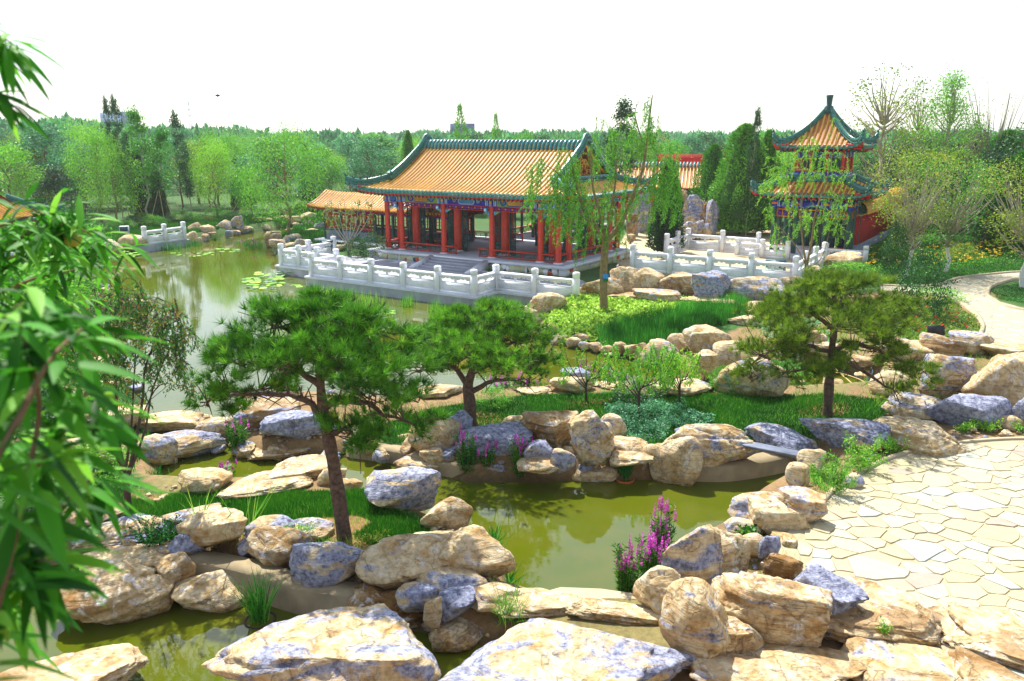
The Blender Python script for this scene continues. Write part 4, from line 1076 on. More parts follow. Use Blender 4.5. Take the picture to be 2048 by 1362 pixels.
def rafters(parent, P, A, B, sides=(0, 1, 2, 3), sp=.26):
    """two rows of square rafters under the eave, red with painted ends"""
    g = Geo()
    for sd_ in sides:
        half = A if sd_ in (0, 2) else B; R = B if sd_ in (0, 2) else A; n = int(2 * half / sp)
        for i in range(n):
            s = -half + (i + .5) * 2 * half / n
            a = Vector(P(sd_, s, R - .10)); b = Vector(P(sd_, s, R - 1.0)); a.z -= .17; b.z = a.z + .12
            g.beam(a, b, .085, .085, 0)
            e = (a - b).normalized(); g.beam(a, a + e * .012, .075, .075, 1)
            a2 = Vector(P(sd_, s + .08, R - .42)); b2 = Vector(P(sd_, s, R - 1.3)); a2.z -= .34; b2.z = a2.z + .2
            g.beam(a2, b2, .08, .08, 2); e = (a2 - b2).normalized(); g.beam(a2, a2 + e * .012, .07, .07, 3)
    return tag(g.build('rafters', [M['red_bright'], M['red_bright'], M['dgreen'], M['lime']], parent), kind='stuff')

def painted_beam(parent, x0, x1, y, z0, z1, scheme, axis='x', out=-1):
    """beam between two columns with its painted fields; out: outward direction"""
    g = Geo(); L = x1 - x0
    T = (lambda a, b, c: (a, b, c)) if axis == 'x' else (lambda a, b, c: (b, a, c))
    def bx(a, b, d0, d1, c0, c1, m):
        p = T(a, d0, c0); q = T(b, d1, c1); g.box(min(p[0], q[0]), max(p[0], q[0]), min(p[1], q[1]), max(p[1], q[1]), c0, c1, m)
    bx(x0, x1, y - .08, y + .08, z0, z1, 0)
    s = out; f0 = y + s * .08
    def fld(a, b, c0, c1, m, k=1): bx(x0 + a, x0 + b, f0 + s*.0, f0 + s * .006 * k, c0, c1, m)
    e = min(.22, L * .18); h0, h1 = z0 + .02, z1 - .02; hm = (h0 + h1) / 2; hh = (h1 - h0)
    for q in (0, L - e):
        fld(q + .02, q + .05, h0, h1, 1); fld(q + .07, q + .11, h0, h1, 2); fld(q + .13, q + .16, h0, h1, 1)
    fld(e, L - e, h0, h1, 3 if scheme else 0, 1)
    if L > 2:
        cx0, cx1 = L * .31, L * .69
        V = []; n = 16; rr = hh * .46
        for ring, (m, sc_, k) in enumerate(((0 if scheme else 1, 1.0, 2), (4 if scheme else 2, .78, 3))):
            pts = []
            for i in range(n):
                a = i / n * 2 * math.pi; cx = (cx1 - rr) if math.cos(a) > 0 else (cx0 + rr)
                pts.append((x0 + cx + rr * sc_ * math.cos(a), hm + rr * sc_ * math.sin(a)))
            V = [T(px_, f0 + s * .006 * k, pz) for px_, pz in pts]; g.add(V, [list(range(n))], mat=m); g.add(V, [list(range(n))[::-1]], mat=m)
        for cxx in (L * .23, L * .77):
            for sc_, m, k in ((1, 0 if scheme else 5, 2), (.62, 2, 3), (.25, 6, 4)):
                V = [T(x0 + cxx + rr * 1.1 * sc_ * math.cos(a), f0 + s * .006 * k, hm + rr * .85 * sc_ * math.sin(a)) for a in np.arange(10) / 10 * 2 * math.pi]
                g.add(V, [list(range(10))], mat=m); g.add(V, [list(range(10))[::-1]], mat=m)
    else:
        rr = hh * .42
        for sc_, m, k in ((1, 2, 2), (.75, 0, 3), (.5, 2, 4), (.25, 0, 5)):
            V = [T(x0 + L / 2 + rr * sc_ * math.cos(a), f0 + s * .005 * k, hm + rr * sc_ * math.sin(a)) for a in np.arange(10) / 10 * 2 * math.pi]
            g.add(V, [list(range(10))], mat=m); g.add(V, [list(range(10))[::-1]], mat=m)
    return g.build('painted_beam', [M['blue'], M['white'], M['cyan'], M['lime'], M['gold'], M['violet'], M['red_bright']], parent)
def hanging_lattice(parent, x0, x1, y, z0, z1, axis='x'):
    g = Geo()
    def bx(a, b, c0, c1, m, w_=.025):
        if axis == 'x': g.box(a, b, y - w_, y + w_, c0, c1, m)
        else: g.box(y - w_, y + w_, a, b, c0, c1, m)
    bx(x0, x1, z0, z0 + .04, 0, .035); bx(x0, x1, z1 - .03, z1, 0, .035)
    n = max(3, int((x1 - x0) / .2)); zm = (z0 + z1) / 2 + .005
    for i in range(n + 1): a = x0 + (x1 - x0) * i / n; bx(a - .012, a + .012, z0 + .04, z1 - .03, 1 if i % 2 else 2)
    bx(x0, x1, zm - .035, zm - .015, 1, .018); bx(x0, x1, zm + .02, zm + .04, 2, .018)
    for i in range(1, n, 2): a = x0 + (x1 - x0) * (i + .5) / n; bx(a - .03, a + .03, zm - .03, zm + .035, 3, .03)
    for s, a in ((1, x0), (-1, x1)):      # corner brackets
        for k in range(4):
            b = a + s * (.10 + .09 * k); aa, bb = sorted((a + s * .09 * k, b)); bx(aa, bb, z0 - .20 + .05 * k, z0, 4 if k % 2 else 5, .02)
    return g.build('hanging_lattice', [M['red_bright'], M['blue'], M['violet'], M['gold'], M['lime'], M['cyan']], parent)
def bench(parent, x0, x1, y, z, axis='x'):
    g = Geo()
    def bx(a, b, c0, c1, m, w_):
        if axis == 'x': g.box(a, b, y - w_, y + w_, c0, c1, m)
        else: g.box(y - w_, y + w_, a, b, c0, c1, m)
    bx(x0, x1, z + .42, z + .47, 0, .16); bx(x0, x1, z + .04, z + .09, 0, .03); bx(x0, x0 + .05, z + .0, z + .42, 0, .04); bx(x1 - .05, x1, z + .0, z + .42, 0, .04)
    n = max(1, int((x1 - x0) / .85))
    for i in range(n):
        a = x0 + .05 + (x1 - x0 - .1) * i / n; b = x0 + .05 + (x1 - x0 - .1) * (i + 1) / n
        bx(a + .03, b - .03, z + .34, z + .37, 1, .015); bx(a + .03, b - .03, z + .13, z + .16, 1, .015)
        bx(a + .03, a + .06, z + .16, z + .34, 1, .015); bx(b - .06, b - .03, z + .16, z + .34, 1, .015)
        bx(a + .12, b - .12, z + .28, z + .30, 1, .015); bx(a + .12, b - .12, z + .20, z + .22, 1, .015)
        m_ = (a + b) / 2
        for q in (a + .12, b - .14, m_): bx(q, q + .02, z + .16, z + .34, 1, .014)
        if i: bx(a - .015, a + .015, z + .0, z + .42, 0, .02)
    return g.build('bench', [M['red'], M['dgreen']], parent)
def door_leaf(parent, x, y, z0, z1, w_=.38, rz=0.0):
    g = Geo(); h = z1 - z0
    g.box(-w_/2, -w_/2+.05, -.025, .025, 0, h); g.box(w_/2-.05, w_/2, -.025, .025, 0, h)
    for z in (0, .55, .62, h * .55, h * .58, h - .06): g.box(-w_/2+.05, w_/2-.05, -.024, .024, z, z + .05)
    g.box(-w_/2+.05, w_/2-.05, -.012, .012, .05, .55)
    for k in range(1, 4): xx = -w_/2 + w_ * k / 4; g.box(xx-.009, xx+.009, -.015, .015, .67, h - .06)
    nz = int((h - .7) / .13)
    for k in range(nz):
        z = .68 + k * .13; o = (k % 2) * w_ * .25
        g.box(-w_/2+.05, w_/2-.05, -.013, .013, z, z + .016)
        g.box(-w_*.25 + o - .01, -w_*.25 + o + .03, -.016, .016, z, z + .09)
    return g.build('door_leaf', M['dgreen'], parent, loc=(x, y, z0), rz=rz)

# ------------------------------------------------------------ main pavilion
pav = empty('pavilion', (*CP0, 0), YAW, 'large open pavilion with a yellow hip and gable roof and red columns', 'pavilion')
ZP = 1.0
g = Geo(); g.box(-6.55, 6.55, -4.32, 4.32, .3, ZP - .13, 0); pl = g.build('plinth', M['granite_light'], pav)
g = Geo(); g.bbox(-6.65, 6.65, -4.42, 4.42, ZP - .13, ZP, .01); g.build('stone_edge', M['granite_light'], pav)
g = Geo(); g.box(-6.3, 6.3, -4.07, 4.07, ZP, ZP + .006); g.build('floor', M['paving_grey'], pav)
for a, b in ((-6.2, -4.35), (-4.2, -1.95), (1.95, 4.2), (4.35, 6.2)):
    g = Geo(); g.box(a, b, -4.345, -4.30, DZ + .02, ZP - .15); g.build('mosaic_panel', M['mosaic'], pav)
for a, b in ((-4.0, -1.4), (-1.3, 1.3), (1.4, 4.0)):
    g = Geo(); g.box(6.53, 6.575, a, b, DZ + .02, ZP - .15); g.build('mosaic_panel', M['mosaic'], pav)
for k in range(5):
    g = Geo(); g.bbox(-1.68, 1.68, -4.42 - .34 * (k + 1), -4.425 - .34 * k, DZ - .05, ZP - .1 * (k + 1) + .02, .01); g.build('step', M['paving_grey'], pav)
for s in (-1, 1):
    g = Geo(); x0, x1 = (1.70, 1.98) if s > 0 else (-1.98, -1.70)
    g.add([(x0,-4.425,DZ),(x1,-4.425,DZ),(x1,-6.2,DZ),(x0,-6.2,DZ),(x0,-4.425,ZP),(x1,-4.425,ZP),(x1,-6.2,DZ+.08),(x0,-6.2,DZ+.08)], [(0,1,2,3),(4,7,6,5),(0,4,5,1),(1,5,6,2),(2,6,7,3),(3,7,4,0)])
    g.build('stair_cheek', M['granite_light'], pav)
XC = (-5.73, -4.66, -1.62, 1.62, 4.66, 5.73); YC = (-3.52, -2.45, 2.45, 3.52); ZT = 3.78
def column_mesh(r, h, base=True):
    g = Geo(); g.tube([(0,0,.04),(0,0,h)], [r, r*.95], 16, 0)
    if base: g.tube([(0,0,0),(0,0,.03),(0,0,.07)], [r*1.75, r*1.75, r*1.3], 14, 1)
    return g.mesh('column', [M['red'], M['granite_light']], True)
cm = column_mesh(.155, ZT - ZP)
for x in XC:
    for y in YC:
        if abs(x) == 5.73 or abs(y) == 3.52: place('column', cm, pav, (x, y, ZP))
cm2 = column_mesh(.24, ZT - ZP + .3)
for x in (-4.66, -1.62, 1.62, 4.66):
    for y in (-2.2, 2.2):
        place('inner_column', cm2, pav, (x, y, ZP))
        for s in (-1, 1):
            if abs(x + s * .55) < 5.3: door_leaf(pav, x + s * .5, y, ZP, 3.55)
for sy in (-1, 1):
    g = Geo(); g.box(-4.66, 4.66, sy*2.2-.08, sy*2.2+.08, 3.45, 3.62, 0); g.box(-4.66, 4.66, sy*2.2-.05, sy*2.2+.05, 3.62, 4.2, 1); g.build('inner_beam', [M['red'], M['blue']], pav)
for s in (-1, 1):
    for y in (-1.6, -.8, .8, 1.6): door_leaf(pav, s * 4.66, y, ZP, 3.55, rz=math.pi/2)
for i in range(5):
    x0, x1 = XC[i], XC[i+1]
    for y, o in ((-3.52, -1), (3.52, 1)):
        painted_beam(pav, x0 + .16, x1 - .16, y, ZT - .02, 4.2, scheme=(i in (1, 3)), out=o)
        hanging_lattice(pav, x0 + .15, x1 - .15, y, 3.50, 3.76)
        if i != 2: bench(pav, x0 + .15, x1 - .15, y, ZP)
        else: bench(pav, x0 + .15, x0 + .85, y, ZP); bench(pav, x1 - .85, x1 - .15, y, ZP)
for j, (y0, y1) in enumerate(((-3.52, -2.45), (-2.45, 2.45), (2.45, 3.52))):
    for x, o in ((-5.73, -1), (5.73, 1)):
        painted_beam(pav, y0 + .16, y1 - .16, x, ZT - .02, 4.2, scheme=(j == 1), axis='y', out=o)
        hanging_lattice(pav, y0 + .15, y1 - .15, x, 3.50, 3.76, 'y'); bench(pav, y0 + .15, y1 - .15, x, ZP, 'y')
for x in XC:
    for y in YC:
        if abs(x) == 5.73 or abs(y) == 3.52:
            g = Geo(); g.box(x-.14, x+.14, y-.14, y+.14, ZT - .02, 4.215, 0)
            for sx, sy in ((0, -1), (0, 1), (1, 0), (-1, 0)):
                g.box(x-.07+sx*.085, x+.07+sx*.085, y-.07+sy*.085, y+.07+sy*.085, 3.88, 4.08, 1); g.box(x-.09+sx*.07, x+.09+sx*.07, y-.09+sy*.07, y+.09+sy*.07, 3.78, 3.86, 2)
            g.build('capital', [M['blue'], M['gold'], M['cyan']], pav)
g = Geo(); g.box(-5.9, 5.9, -3.62, 3.62, 4.22, 4.30, 0); g.box(-5.6, 5.6, -3.3, 3.3, 4.30, 4.55, 1); g.build('ceiling', [M['red'], M['dgreen']], pav)
g = Geo()
for x in np.arange(-5.4, 5.5, .54):
    for y, o in ((-3.64, -1), (3.64, 1)): g.cyl(x, y, 4.22, 4.30, .02); g.box(x-.1, x+.1, y-.05, y+.05, 4.22, 4.30, int(round(x/.54)) % 2)
for y in np.arange(-3.2, 3.3, .54):
    for x in (-5.92, 5.92): g.box(x-.05, x+.05, y-.1, y+.1, 4.22, 4.30, int(round(y/.54)) % 2)
tag(g.build('bracket_blocks', [M['blue'], M['lime']], pav), kind='stuff')
A_, B_, LR_ = 7.25, 5.0, 5.4; YB_ = B_ - (A_ - LR_); ZE, ZR = 4.42, 7.0
def st_main(side, s):
    if side in (0, 2): return 0.0 if abs(s) <= LR_ else YB_ + abs(s) - LR_
    return LR_ if abs(s) <= YB_ else LR_ + abs(s) - YB_
P_, prof_ = roof(pav, A_, B_, LR_, ZE, ZR, st_main, up=.42, show=(0, 1), gable=True)
rafters(pav, P_, A_, B_)
# rounded green ridge: a hoop of green tile over every row
n = int(A_ * 2 / .26)
for i in range(n):
    s = -A_ + (i + .5) * 2 * A_ / n
    if abs(s) > LR_ - .1: continue
    g = Geo(); z0 = prof_(0, .42)
    g.tube([(s, y, z) for y, z in ((-.46, z0), (-.34, ZR - .02), (-.18, ZR + .12), (0, ZR + .17), (.18, ZR + .12), (.34, ZR - .02), (.46, z0))], .09, 6)
    g.build('ridge_hoop', M['blue_tile'], pav, smooth=True)
for s in (-1, 1):
    for f in (-1, 1):      # gable ridges running down from the round ridge
        pts = [(s * (LR_ + .02), 0, ZR + .16), (s * (LR_ + .02), f * .22, ZR + .10)] + [(s * (LR_ + .02), f * y, prof_(0, y) + .10) for y in np.linspace(.5, YB_ + .25, 9)]
        ridge_tube(pav, pts, .30, .36, 'gable_ridge')
        g = Geo(); e = pts[-1]      # scroll at its foot
        g.tube([(e[0], e[1] + f*.02, e[2]+.1), (e[0], e[1] + f*.2, e[2]+.12), (e[0], e[1]+f*.26, e[2]+.34), (e[0], e[1]+f*.1, e[2]+.44), (e[0], e[1]-f*.02, e[2]+.34)], [.17, .16, .12, .1, .05], 8)
        g.build('ridge_scroll', M['green_tile'], pav, smooth=True)
        hp = []
        for t in np.linspace(0, 1, 8):
            q = P_(0, f * s * 0 + (LR_ + (A_ - LR_) * t) * s, YB_ + (B_ - YB_) * t); hp.append((q[0], -f * q[1] * -1 if f < 0 else -q[1], q[2] + .06))
        hp = [(x, (abs(y)) * f, z) for x, y, z in hp]
        ridge_tube(pav, hp, .24, .28, 'hip_ridge')
        for t in (.35, .5, .65, .8, .95):
            q = hp[min(7, int(round(t * 7)))]; beast(pav, (q[0], q[1], q[2] + .28), math.atan2(f, s), .8)
    # gable wall
    xg = s * (LR_ - .16); g = Geo(); Y = np.linspace(-YB_, YB_, 21)
    zb = prof_(0, YB_) - .02
    tri = [(xg, y, max(zb, prof_(0, abs(y)) - .12)) for y in Y]
    g.add(tri + [(xg, YB_, zb), (xg, -YB_, zb)], [list(range(23)), list(range(23))[::-1]]); g.build('gable_board', M['red'], pav)
    g = Geo()
    for f in (-1, 1):
        for y in np.linspace(.0, YB_ - .35, 16):
            y2 = y + (YB_ - .35) / 15; za, zb2 = prof_(0, y) - .15, prof_(0, y2) - .15
            xx0, xx1 = sorted((xg + s * .03, xg + s * .10))
            g.add([(xx1 if s > 0 else xx0, f*y, za), (xx1 if s > 0 else xx0, f*y2, zb2), (xx1 if s > 0 else xx0, f*y2, zb2 - .42), (xx1 if s > 0 else xx0, f*y, za - .46)], [(0,1,2,3), (3,2,1,0)])
    g.build('bargeboard', M['red'], pav)
    g = Geo(); r3 = random.Random(4)        # gilded knot work on the gable
    xo = xg + s * .02
    for f in (-1, 1):
        for (cy, cz, rr) in ((.30, 5.75, .20), (.55, 5.45, .22), (.95, 5.25, .18), (.25, 5.3, .2), (1.35, 5.12, .13), (.12, 6.05, .16), (.7, 5.08, .14)):
            g.tube([(xo, f*(cy + rr*math.cos(a)), cz + rr*math.sin(a)*.9) for a in np.linspace(0, 5.2, 9)], .022, 5)
            g.tube([(xo, f*(cy + rr*.5*math.cos(a)), cz + rr*.5*math.sin(a)) for a in np.linspace(2, 7.5, 7)], .018, 5)
        g.tube([(xo, f*y, prof_(0, y) - .72) for y in np.linspace(.1, 1.9, 8)], .02, 5)
        for y in (2.0, 2.15, 2.3): g.cyl(xg + s*.105, f*y*.93, 5.1, 5.14, .04, k=6); 
    tag(g.build('gilded_knot_work', M['gold'], pav), kind='stuff')
    ridge_tube(pav, [(s * (LR_ + .05), y, prof_(0, YB_) - .02) for y in (-YB_ - .2, 0, YB_ + .2)], .3, .26, 'skirt_ridge')
# loudspeakers under the beam
def speaker_box(x, y, z, where):
    g = Geo(); g.bbox(-.09, .09, -.06, .06, -.12, .12, .02, 0); g.cyl(0, -.03, -.05, .05, .03, k=6, mat=1)
    g.tube([(0, -.062, .0), (0, -.07, .0)], .055, 10, 1)
    w_ = PL(x, y); tag(g.build('loudspeaker', [M['cyan'], M['white']], loc=(*w_, z), rz=YAW), 'small pale loudspeaker fixed high on the %s of the pavilion' % where, 'loudspeaker', 'loudspeakers on the pavilion columns')
for x, wh in ((-4.9, 'second front column from the left'), (-1.85, 'third front column from the left'), (1.38, 'fourth front column from the left'), (5.95, 'near corner column at the right')):
    speaker_box(x, -3.75 if x < 5 else -3.2, 3.58, wh)

# ------------------------------------------------------------ corridor left of the pavilion
q = G(652, 476, .75); L0 = Vector(q)
cor = empty('corridor', (*L0, 0), YAW, 'low covered corridor with green posts and a yellow tiled roof behind the pavilion', 'corridor')
CW = 11.0; CDp = 2.4
g = Geo(); g.box(-.6, CW, -.55, CDp + .5, .3, .72); g.build('plinth', M['granite_light'], cor)
for k in range(5): g = Geo(); g.box(-.2 + k*1.1, .8 + k*1.1, -.575, -.54, .42, .68); g.build('mosaic_panel', M['mosaic'], cor)
pm = Geo(); pm.cyl(0, 0, 0, 2.05, .10, k=8); pm = pm.mesh('post', M['dgreen'])
for i in range(8):
    for y in (0, CDp): place('post', pm, cor, (i * 1.5, y, .72))
for i in range(7):
    x0 = i * 1.5 + .1; x1 = x0 + 1.3
    for y in (0, CDp):
        if i < 3 or y > 0:
            g = Geo(); g.box(x0, x1, y-.05, y+.05, .72, 1.35); g.build('brick_apron', M['brick'], cor)
            g = Geo(); g.box(x0, x1, y-.06, y+.06, 1.35, 1.42, 0)
            g.box(x0, x1, y-.03, y+.03, 1.46, 1.6, 1); g.box(x0, x1, y-.03, y+.03, 2.35, 2.5, 1)
            for k in range(6): xx = x0 + 1.3*k/5.; g.box(xx-.03 if k else xx, xx+.03 if k < 5 else xx, y-.03, y+.03, 1.6, 2.35, 1)
            for z in (1.8, 2.0, 2.2): g.box(x0, x1, y-.02, y+.02, z, z+.03, 1)
            g.build('window_lattice', [M['dgreen'], M['red']], cor)
        else: bench(cor, x0, x1, y, .72)
        g = Geo(); g.box(x0-.1, x1+.1, y-.06, y+.06, 2.55, 2.78, i % 2); g.build('painted_beam', [M['blue'], M['violet']], cor)
rz_ = empty('x'); bpy.data.objects.remove(rz_)
sub = bpy.data.objects.new('tiled_roof', None); link(sub, cor); sub.location = (CW/2 - .1, CDp/2, 0)
def small_roof(parent, hl, hw, ze, zr, sp=.24, up=.15, tile='yellow_tile', sides=(0, 2), ends=True, own=True):
    """gabled roof with rounded top; hl half length in x, hw half width"""
    base = Geo(); m = 8
    def prof(y): return ze + (zr - ze) * (1 - abs(y) / hw) ** 1.35 if abs(y) < hw else ze
    def Z(x, y): return prof(y) + up * (abs(x) / hl) ** 10
    S = np.linspace(-hl, hl, 24); Y = np.linspace(-hw, hw, 15)
    for dz, fl in ((0, 0), (-.09, 1)):
        V = [(x, y, Z(x, y) + dz) for x in S for y in Y]; Fa = [(i*15+j, (i+1)*15+j, (i+1)*15+j+1, i*15+j+1) for i in range(23) for j in range(14)]
        base.add(V, [f[::-1] for f in Fa] if fl else Fa, mat=fl)
    base.build('roof_slope', [M['yellow_pan'], M['red']], parent)
    n = int(2 * hl / sp); js = Geo()
    for i in range(n):
        s = -hl + (i + .5) * 2 * hl / n; g = Geo() if own else js; tint = float(rng.random())
        g.tube([(s, y, Z(s, y) + .01) for y in np.linspace(-hw - .03, hw + .03, 13)], .062, 6, 0, tint)
        g.tube([(s, -hw - .035, Z(s, hw)), (s, -hw + .0, Z(s, hw) + .01)], .072, 6, 1, tint)
        if own: g.build('tile_row', [M[tile], M['yellow_tile']], parent, smooth=True)
    if js.n: tag(js.build('tile_rows', [M[tile], M['yellow_tile']], parent, smooth=True), kind='stuff')
    g = Geo()
    for i in range(n):
        s = -hl + (i + .5) * 2 * hl / n
        g.beam((s, -hw + .08, Z(s, hw) - .14), (s, -hw + .6, Z(s, hw) - .02), .08, .08, 0)
    tag(g.build('rafters', M['red_bright'], parent), kind='stuff')
    for sx in (-1, 1):
        x = sx * (hl - .35); tri = [(x, y, prof(y) - .08) for y in Y]; g = Geo(); g.add(tri, [list(range(15)), list(range(15))[::-1]]); g.build('gable_board', M['red'], parent)
    return Z
small_roof(sub, CW/2 + .9, 1.85, 2.86, 3.75, own=True)
# second wing of the corridor, seen through the pavilion
c2 = empty('corridor', PL(-3.5, 13.0) + (0,), YAW + math.pi/2, 'rear corridor wing with green posts seen through the pavilion', 'corridor')
g = Geo(); g.box(-6, 6, -1.2, 1.2, .3, .75); g.build('plinth', M['granite_light'], c2)
for i in range(7):
    for y in (-1, 1): place('post', pm, c2, (-5.4 + i * 1.8, y, .75))
for i in range(6): bench(c2, -5.3 + i*1.8, -3.7 + i*1.8, 1, .75); bench(c2, -5.3 + i*1.8, -3.7 + i*1.8, -1, .75)
g = Geo(); g.box(-5.6, 5.6, -1.06, -.94, 2.6, 2.8); g.box(-5.6, 5.6, .94, 1.06, 2.6, 2.8); g.build('painted_beam', M['blue'], c2)
small_roof(c2, 6.2, 1.8, 2.9, 3.8, own=False)

# ------------------------------------------------------------ back hall with red ridge board
hp_ = PD(1385, 340, 66); hall = empty('hall', (hp_.x, hp_.y, 0), math.radians(-14), 'back hall with a yellow tiled roof and a red ridge board beyond the rockery', 'hall')
small_roof(hall, 6.3, 2.8, 3.55, 5.35, .27, .1, own=True)
for i in range(6):
    for y in (-2, 2): place('post', column_mesh(.14, 2.6, False), hall, (-5 + i * 2, y, .9))
g = Geo(); g.box(-5.2, 5.2, -2.1, -1.95, 3.05, 3.5, 0); g.box(-5.2, 5.2, 1.2, 1.3, .9, 3.4, 1); g.box(-5.5, 5.5, -2.6, 2.6, .3, .9, 2); g.build('hall_wall', [M['blue'], M['red'], M['granite_light']], hall)
n = int(12.6 / .27)
for i in range(n):
    s = -6.3 + (i + .5) * 12.6 / n; g = Geo(); g.tube([(s, y, z) for y, z in ((-.42, 5.12), (-.25, 5.34), (0, 5.44), (.25, 5.34), (.42, 5.12))], .08, 6); g.build('ridge_hoop', M['blue_tile'], hall, smooth=True)
# the sign board stands beyond the ridge
sb = PD(1395, 320, 70); g = Geo(); g.box(-3.4, 3.4, -.05, .05, -.9, .22, 0); g.box(-3.45, 3.45, -.07, .07, .22, .26, 1)
r3 = random.Random(9)
for k in range(6):
    x = -2.5 + k * 1.0
    for j in range(5): a, b = r3.uniform(-.16, .1), r3.uniform(-.02, .16); g.box(x+a, x+a+r3.uniform(.05, .14), -.065, -.051, b, b+.03, 2)
    g.box(x - .02, x + .01, -.068, -.052, 0, .2, 2)
tag(g.build('banner_board', [M['redwall'], M['red'], M['gold']], loc=(sb.x, sb.y, 5.75), rz=math.radians(-14)), 'long red board with gilt marks showing above the back hall roof', 'board')
for sx in (-5, 0, 5): pass

# ------------------------------------------------------------ tower pavilion
tow = empty('tower', (TW.x, TW.y, 0), YAW, 'two storey square tower pavilion with double yellow roof and dark finial', 'tower'); tow.scale = (.84, .84, .985)
g = Geo(); g.box(-3.0, 3.0, -3.0, 3.0, .3, .98); g.build('plinth', M['granite_light'], tow)
g = Geo(); g.tube([(0,0,0),(0,0,3.1)], [.16,.15], 12); tcm = g.mesh('post', M['dgreen'])
for x in (-2.4, -.95, .95, 2.4):
    for y in (-2.4, -.95, .95, 2.4):
        if abs(x) == 2.4 or abs(y) == 2.4: place('post', tcm, tow, (x, y, .98))
for x0, x1 in ((-2.2, -1.05), (-.8, .8), (1.05, 2.2)):
    for k in range(3):
        w_ = (x1 - x0) / 3; door_leaf(tow, x0 + w_ * (k + .5), 2.2, .98, 3.3, w_ - .02)
for s in (-1, 1):
    for y in (-1.6, 1.6): bench(tow, -2.2, -1.1, s * 2.4, .98); bench(tow, 1.1, 2.2, s * 2.4, .98); break
def orange_lattice(x0, x1, y, z0, z1, axis='x'):
    g = Geo()
    def bx(a, b, c0, c1, m, w_=.03):
        if axis == 'x': g.box(a, b, y - w_, y + w_, c0, c1, m)
        else: g.box(y - w_, y + w_, a, b, c0, c1, m)
    bx(x0, x1, z0, z0+.05, 0); bx(x0, x1, z1-.05, z1, 0); bx(x0, x0+.05, z0, z1, 0); bx(x1-.05, x1, z0, z1, 0)
    L = x1 - x0
    for k in range(1, 3): bx(x0+L*k/3-.02, x0+L*k/3+.02, z0, z1, 0)
    for k in range(3): bx(x0+L*(k+.2)/3, x0+L*(k+.8)/3, z0+.1, z1-.1, 1, .012)
    g.build('lattice_panel', [M['orange'], M['violet']], tow)
for x0, x1 in ((-2.4, -.95), (-.95, .95), (.95, 2.4)):
    for s in (-1, 1):
        orange_lattice(x0+.16, x1-.16, s*2.4, 3.05, 3.5); orange_lattice(x0+.16, x1-.16, s*2.4, 3.05, 3.5, 'y')
        painted_beam(tow, x0+.16, x1-.16, s*2.4, 3.6, 3.98, False, out=s); painted_beam(tow, x0+.16, x1-.16, s*2.4, 3.6, 3.98, True, 'y', s)
for x in (-2.4, -.95, .95, 2.4):
    for y in (-2.4, -.95, .95, 2.4):
        if abs(x) == 2.4 or abs(y) == 2.4:
            g = Geo(); g.box(x-.17, x+.17, y-.17, y+.17, 3.55, 3.75, 0); g.box(x-.18, x+.18, y-.18, y+.18, 3.75, 3.88, 1); g.box(x-.17, x+.17, y-.17, y+.17, 3.88, 4.02, 0)
            for k in range(3): g.box(x-.12-.09*k, x+.12+.09*k, y-.12-.09*k, y+.12+.09*k, 4.03+.09*k, 4.10+.09*k, 2)
            g.build('capital', [M['blue'], M['orange'], M['red_bright']], tow)
g = Geo(); g.box(-2.5, 2.5, -2.5, 2.5, 4.28, 4.34); g.box(-1.6, 1.6, -1.6, 1.6, 4.3, 5.3); g.build('inner_floor', M['red'], tow)
P2, pr2 = roof(tow, 3.7, 3.7, 0, 4.35, 6.1, lambda sd_, s: max(1.75, abs(s)), up=.38, sp=.30, r=.075, show=(0, 1))
rafters(tow, P2, 3.7, 3.7, sp=.32)
zt = pr2(0, 1.75)
for sx, sy in ((1, 1), (1, -1), (-1, 1), (-1, -1)):
    hp = [(sx*t, sy*t, P2(0, t, t)[2] + .05) for t in np.linspace(1.75, 3.72, 8)]; ridge_tube(tow, hp, .26, .28, 'hip_ridge')
    for k in (3, 4, 5, 6, 7): beast(tow, (hp[k][0], hp[k][1], hp[k][2] + .28), math.atan2(sy, sx), .8)
for s in (-1, 1):
    ridge_tube(tow, [(-1.85, s*1.8, zt), (0, s*1.8, zt), (1.85, s*1.8, zt)], .22, .3, 'skirt_ridge'); ridge_tube(tow, [(s*1.8, -1.7, zt+.002), (s*1.8, 0, zt+.002), (s*1.8, 1.7, zt+.002)], .22, .3, 'skirt_ridge')
# upper storey
z0 = zt + .25
g = Geo(); g.box(-1.62, 1.62, -1.62, 1.62, z0 - .3, z0 + .28, 0); g.box(-1.66, 1.66, -1.66, 1.66, z0 + .28, z0 + .34, 1)
for k in range(8):
    a = -1.5 + k * .4
    for s in (-1, 1): g.box(a, a+.28, s*1.625-.006, s*1.625+.006, z0, z0+.2, 2 + k % 2); g.box(s*1.625-.006, s*1.625+.006, a, a+.28, z0, z0+.2, 2 + k % 2)
g.build('painted_band', [M['blue'], M['red'], M['cyan'], M['violet']], tow)
g = Geo(); g.box(-1.1, 1.1, -1.1, 1.1, z0 + .3, 6.9); g.build('core_wall', M['dgreen'], tow)
ucm = column_mesh(.10, 6.75 - z0 - .3, False)
for x in (-1.5, -.5, .5, 1.5):
    for y in (-1.5, -.5, .5, 1.5):
        if abs(x) == 1.5 or abs(y) == 1.5: place('column', ucm, tow, (x, y, z0 + .33))
for x0, x1 in ((-1.5, -.5), (-.5, .5), (.5, 1.5)):
    for s in (-1, 1):
        painted_beam(tow, x0+.1, x1-.1, s*1.5, 6.35, 6.68, False, out=s); painted_beam(tow, x0+.1, x1-.1, s*1.5, 6.35, 6.68, False, 'y', s)
g = Geo(); g.box(-1.75, 1.75, -1.75, 1.75, 6.76, 6.86); g.build('ceiling', M['blue'], tow)
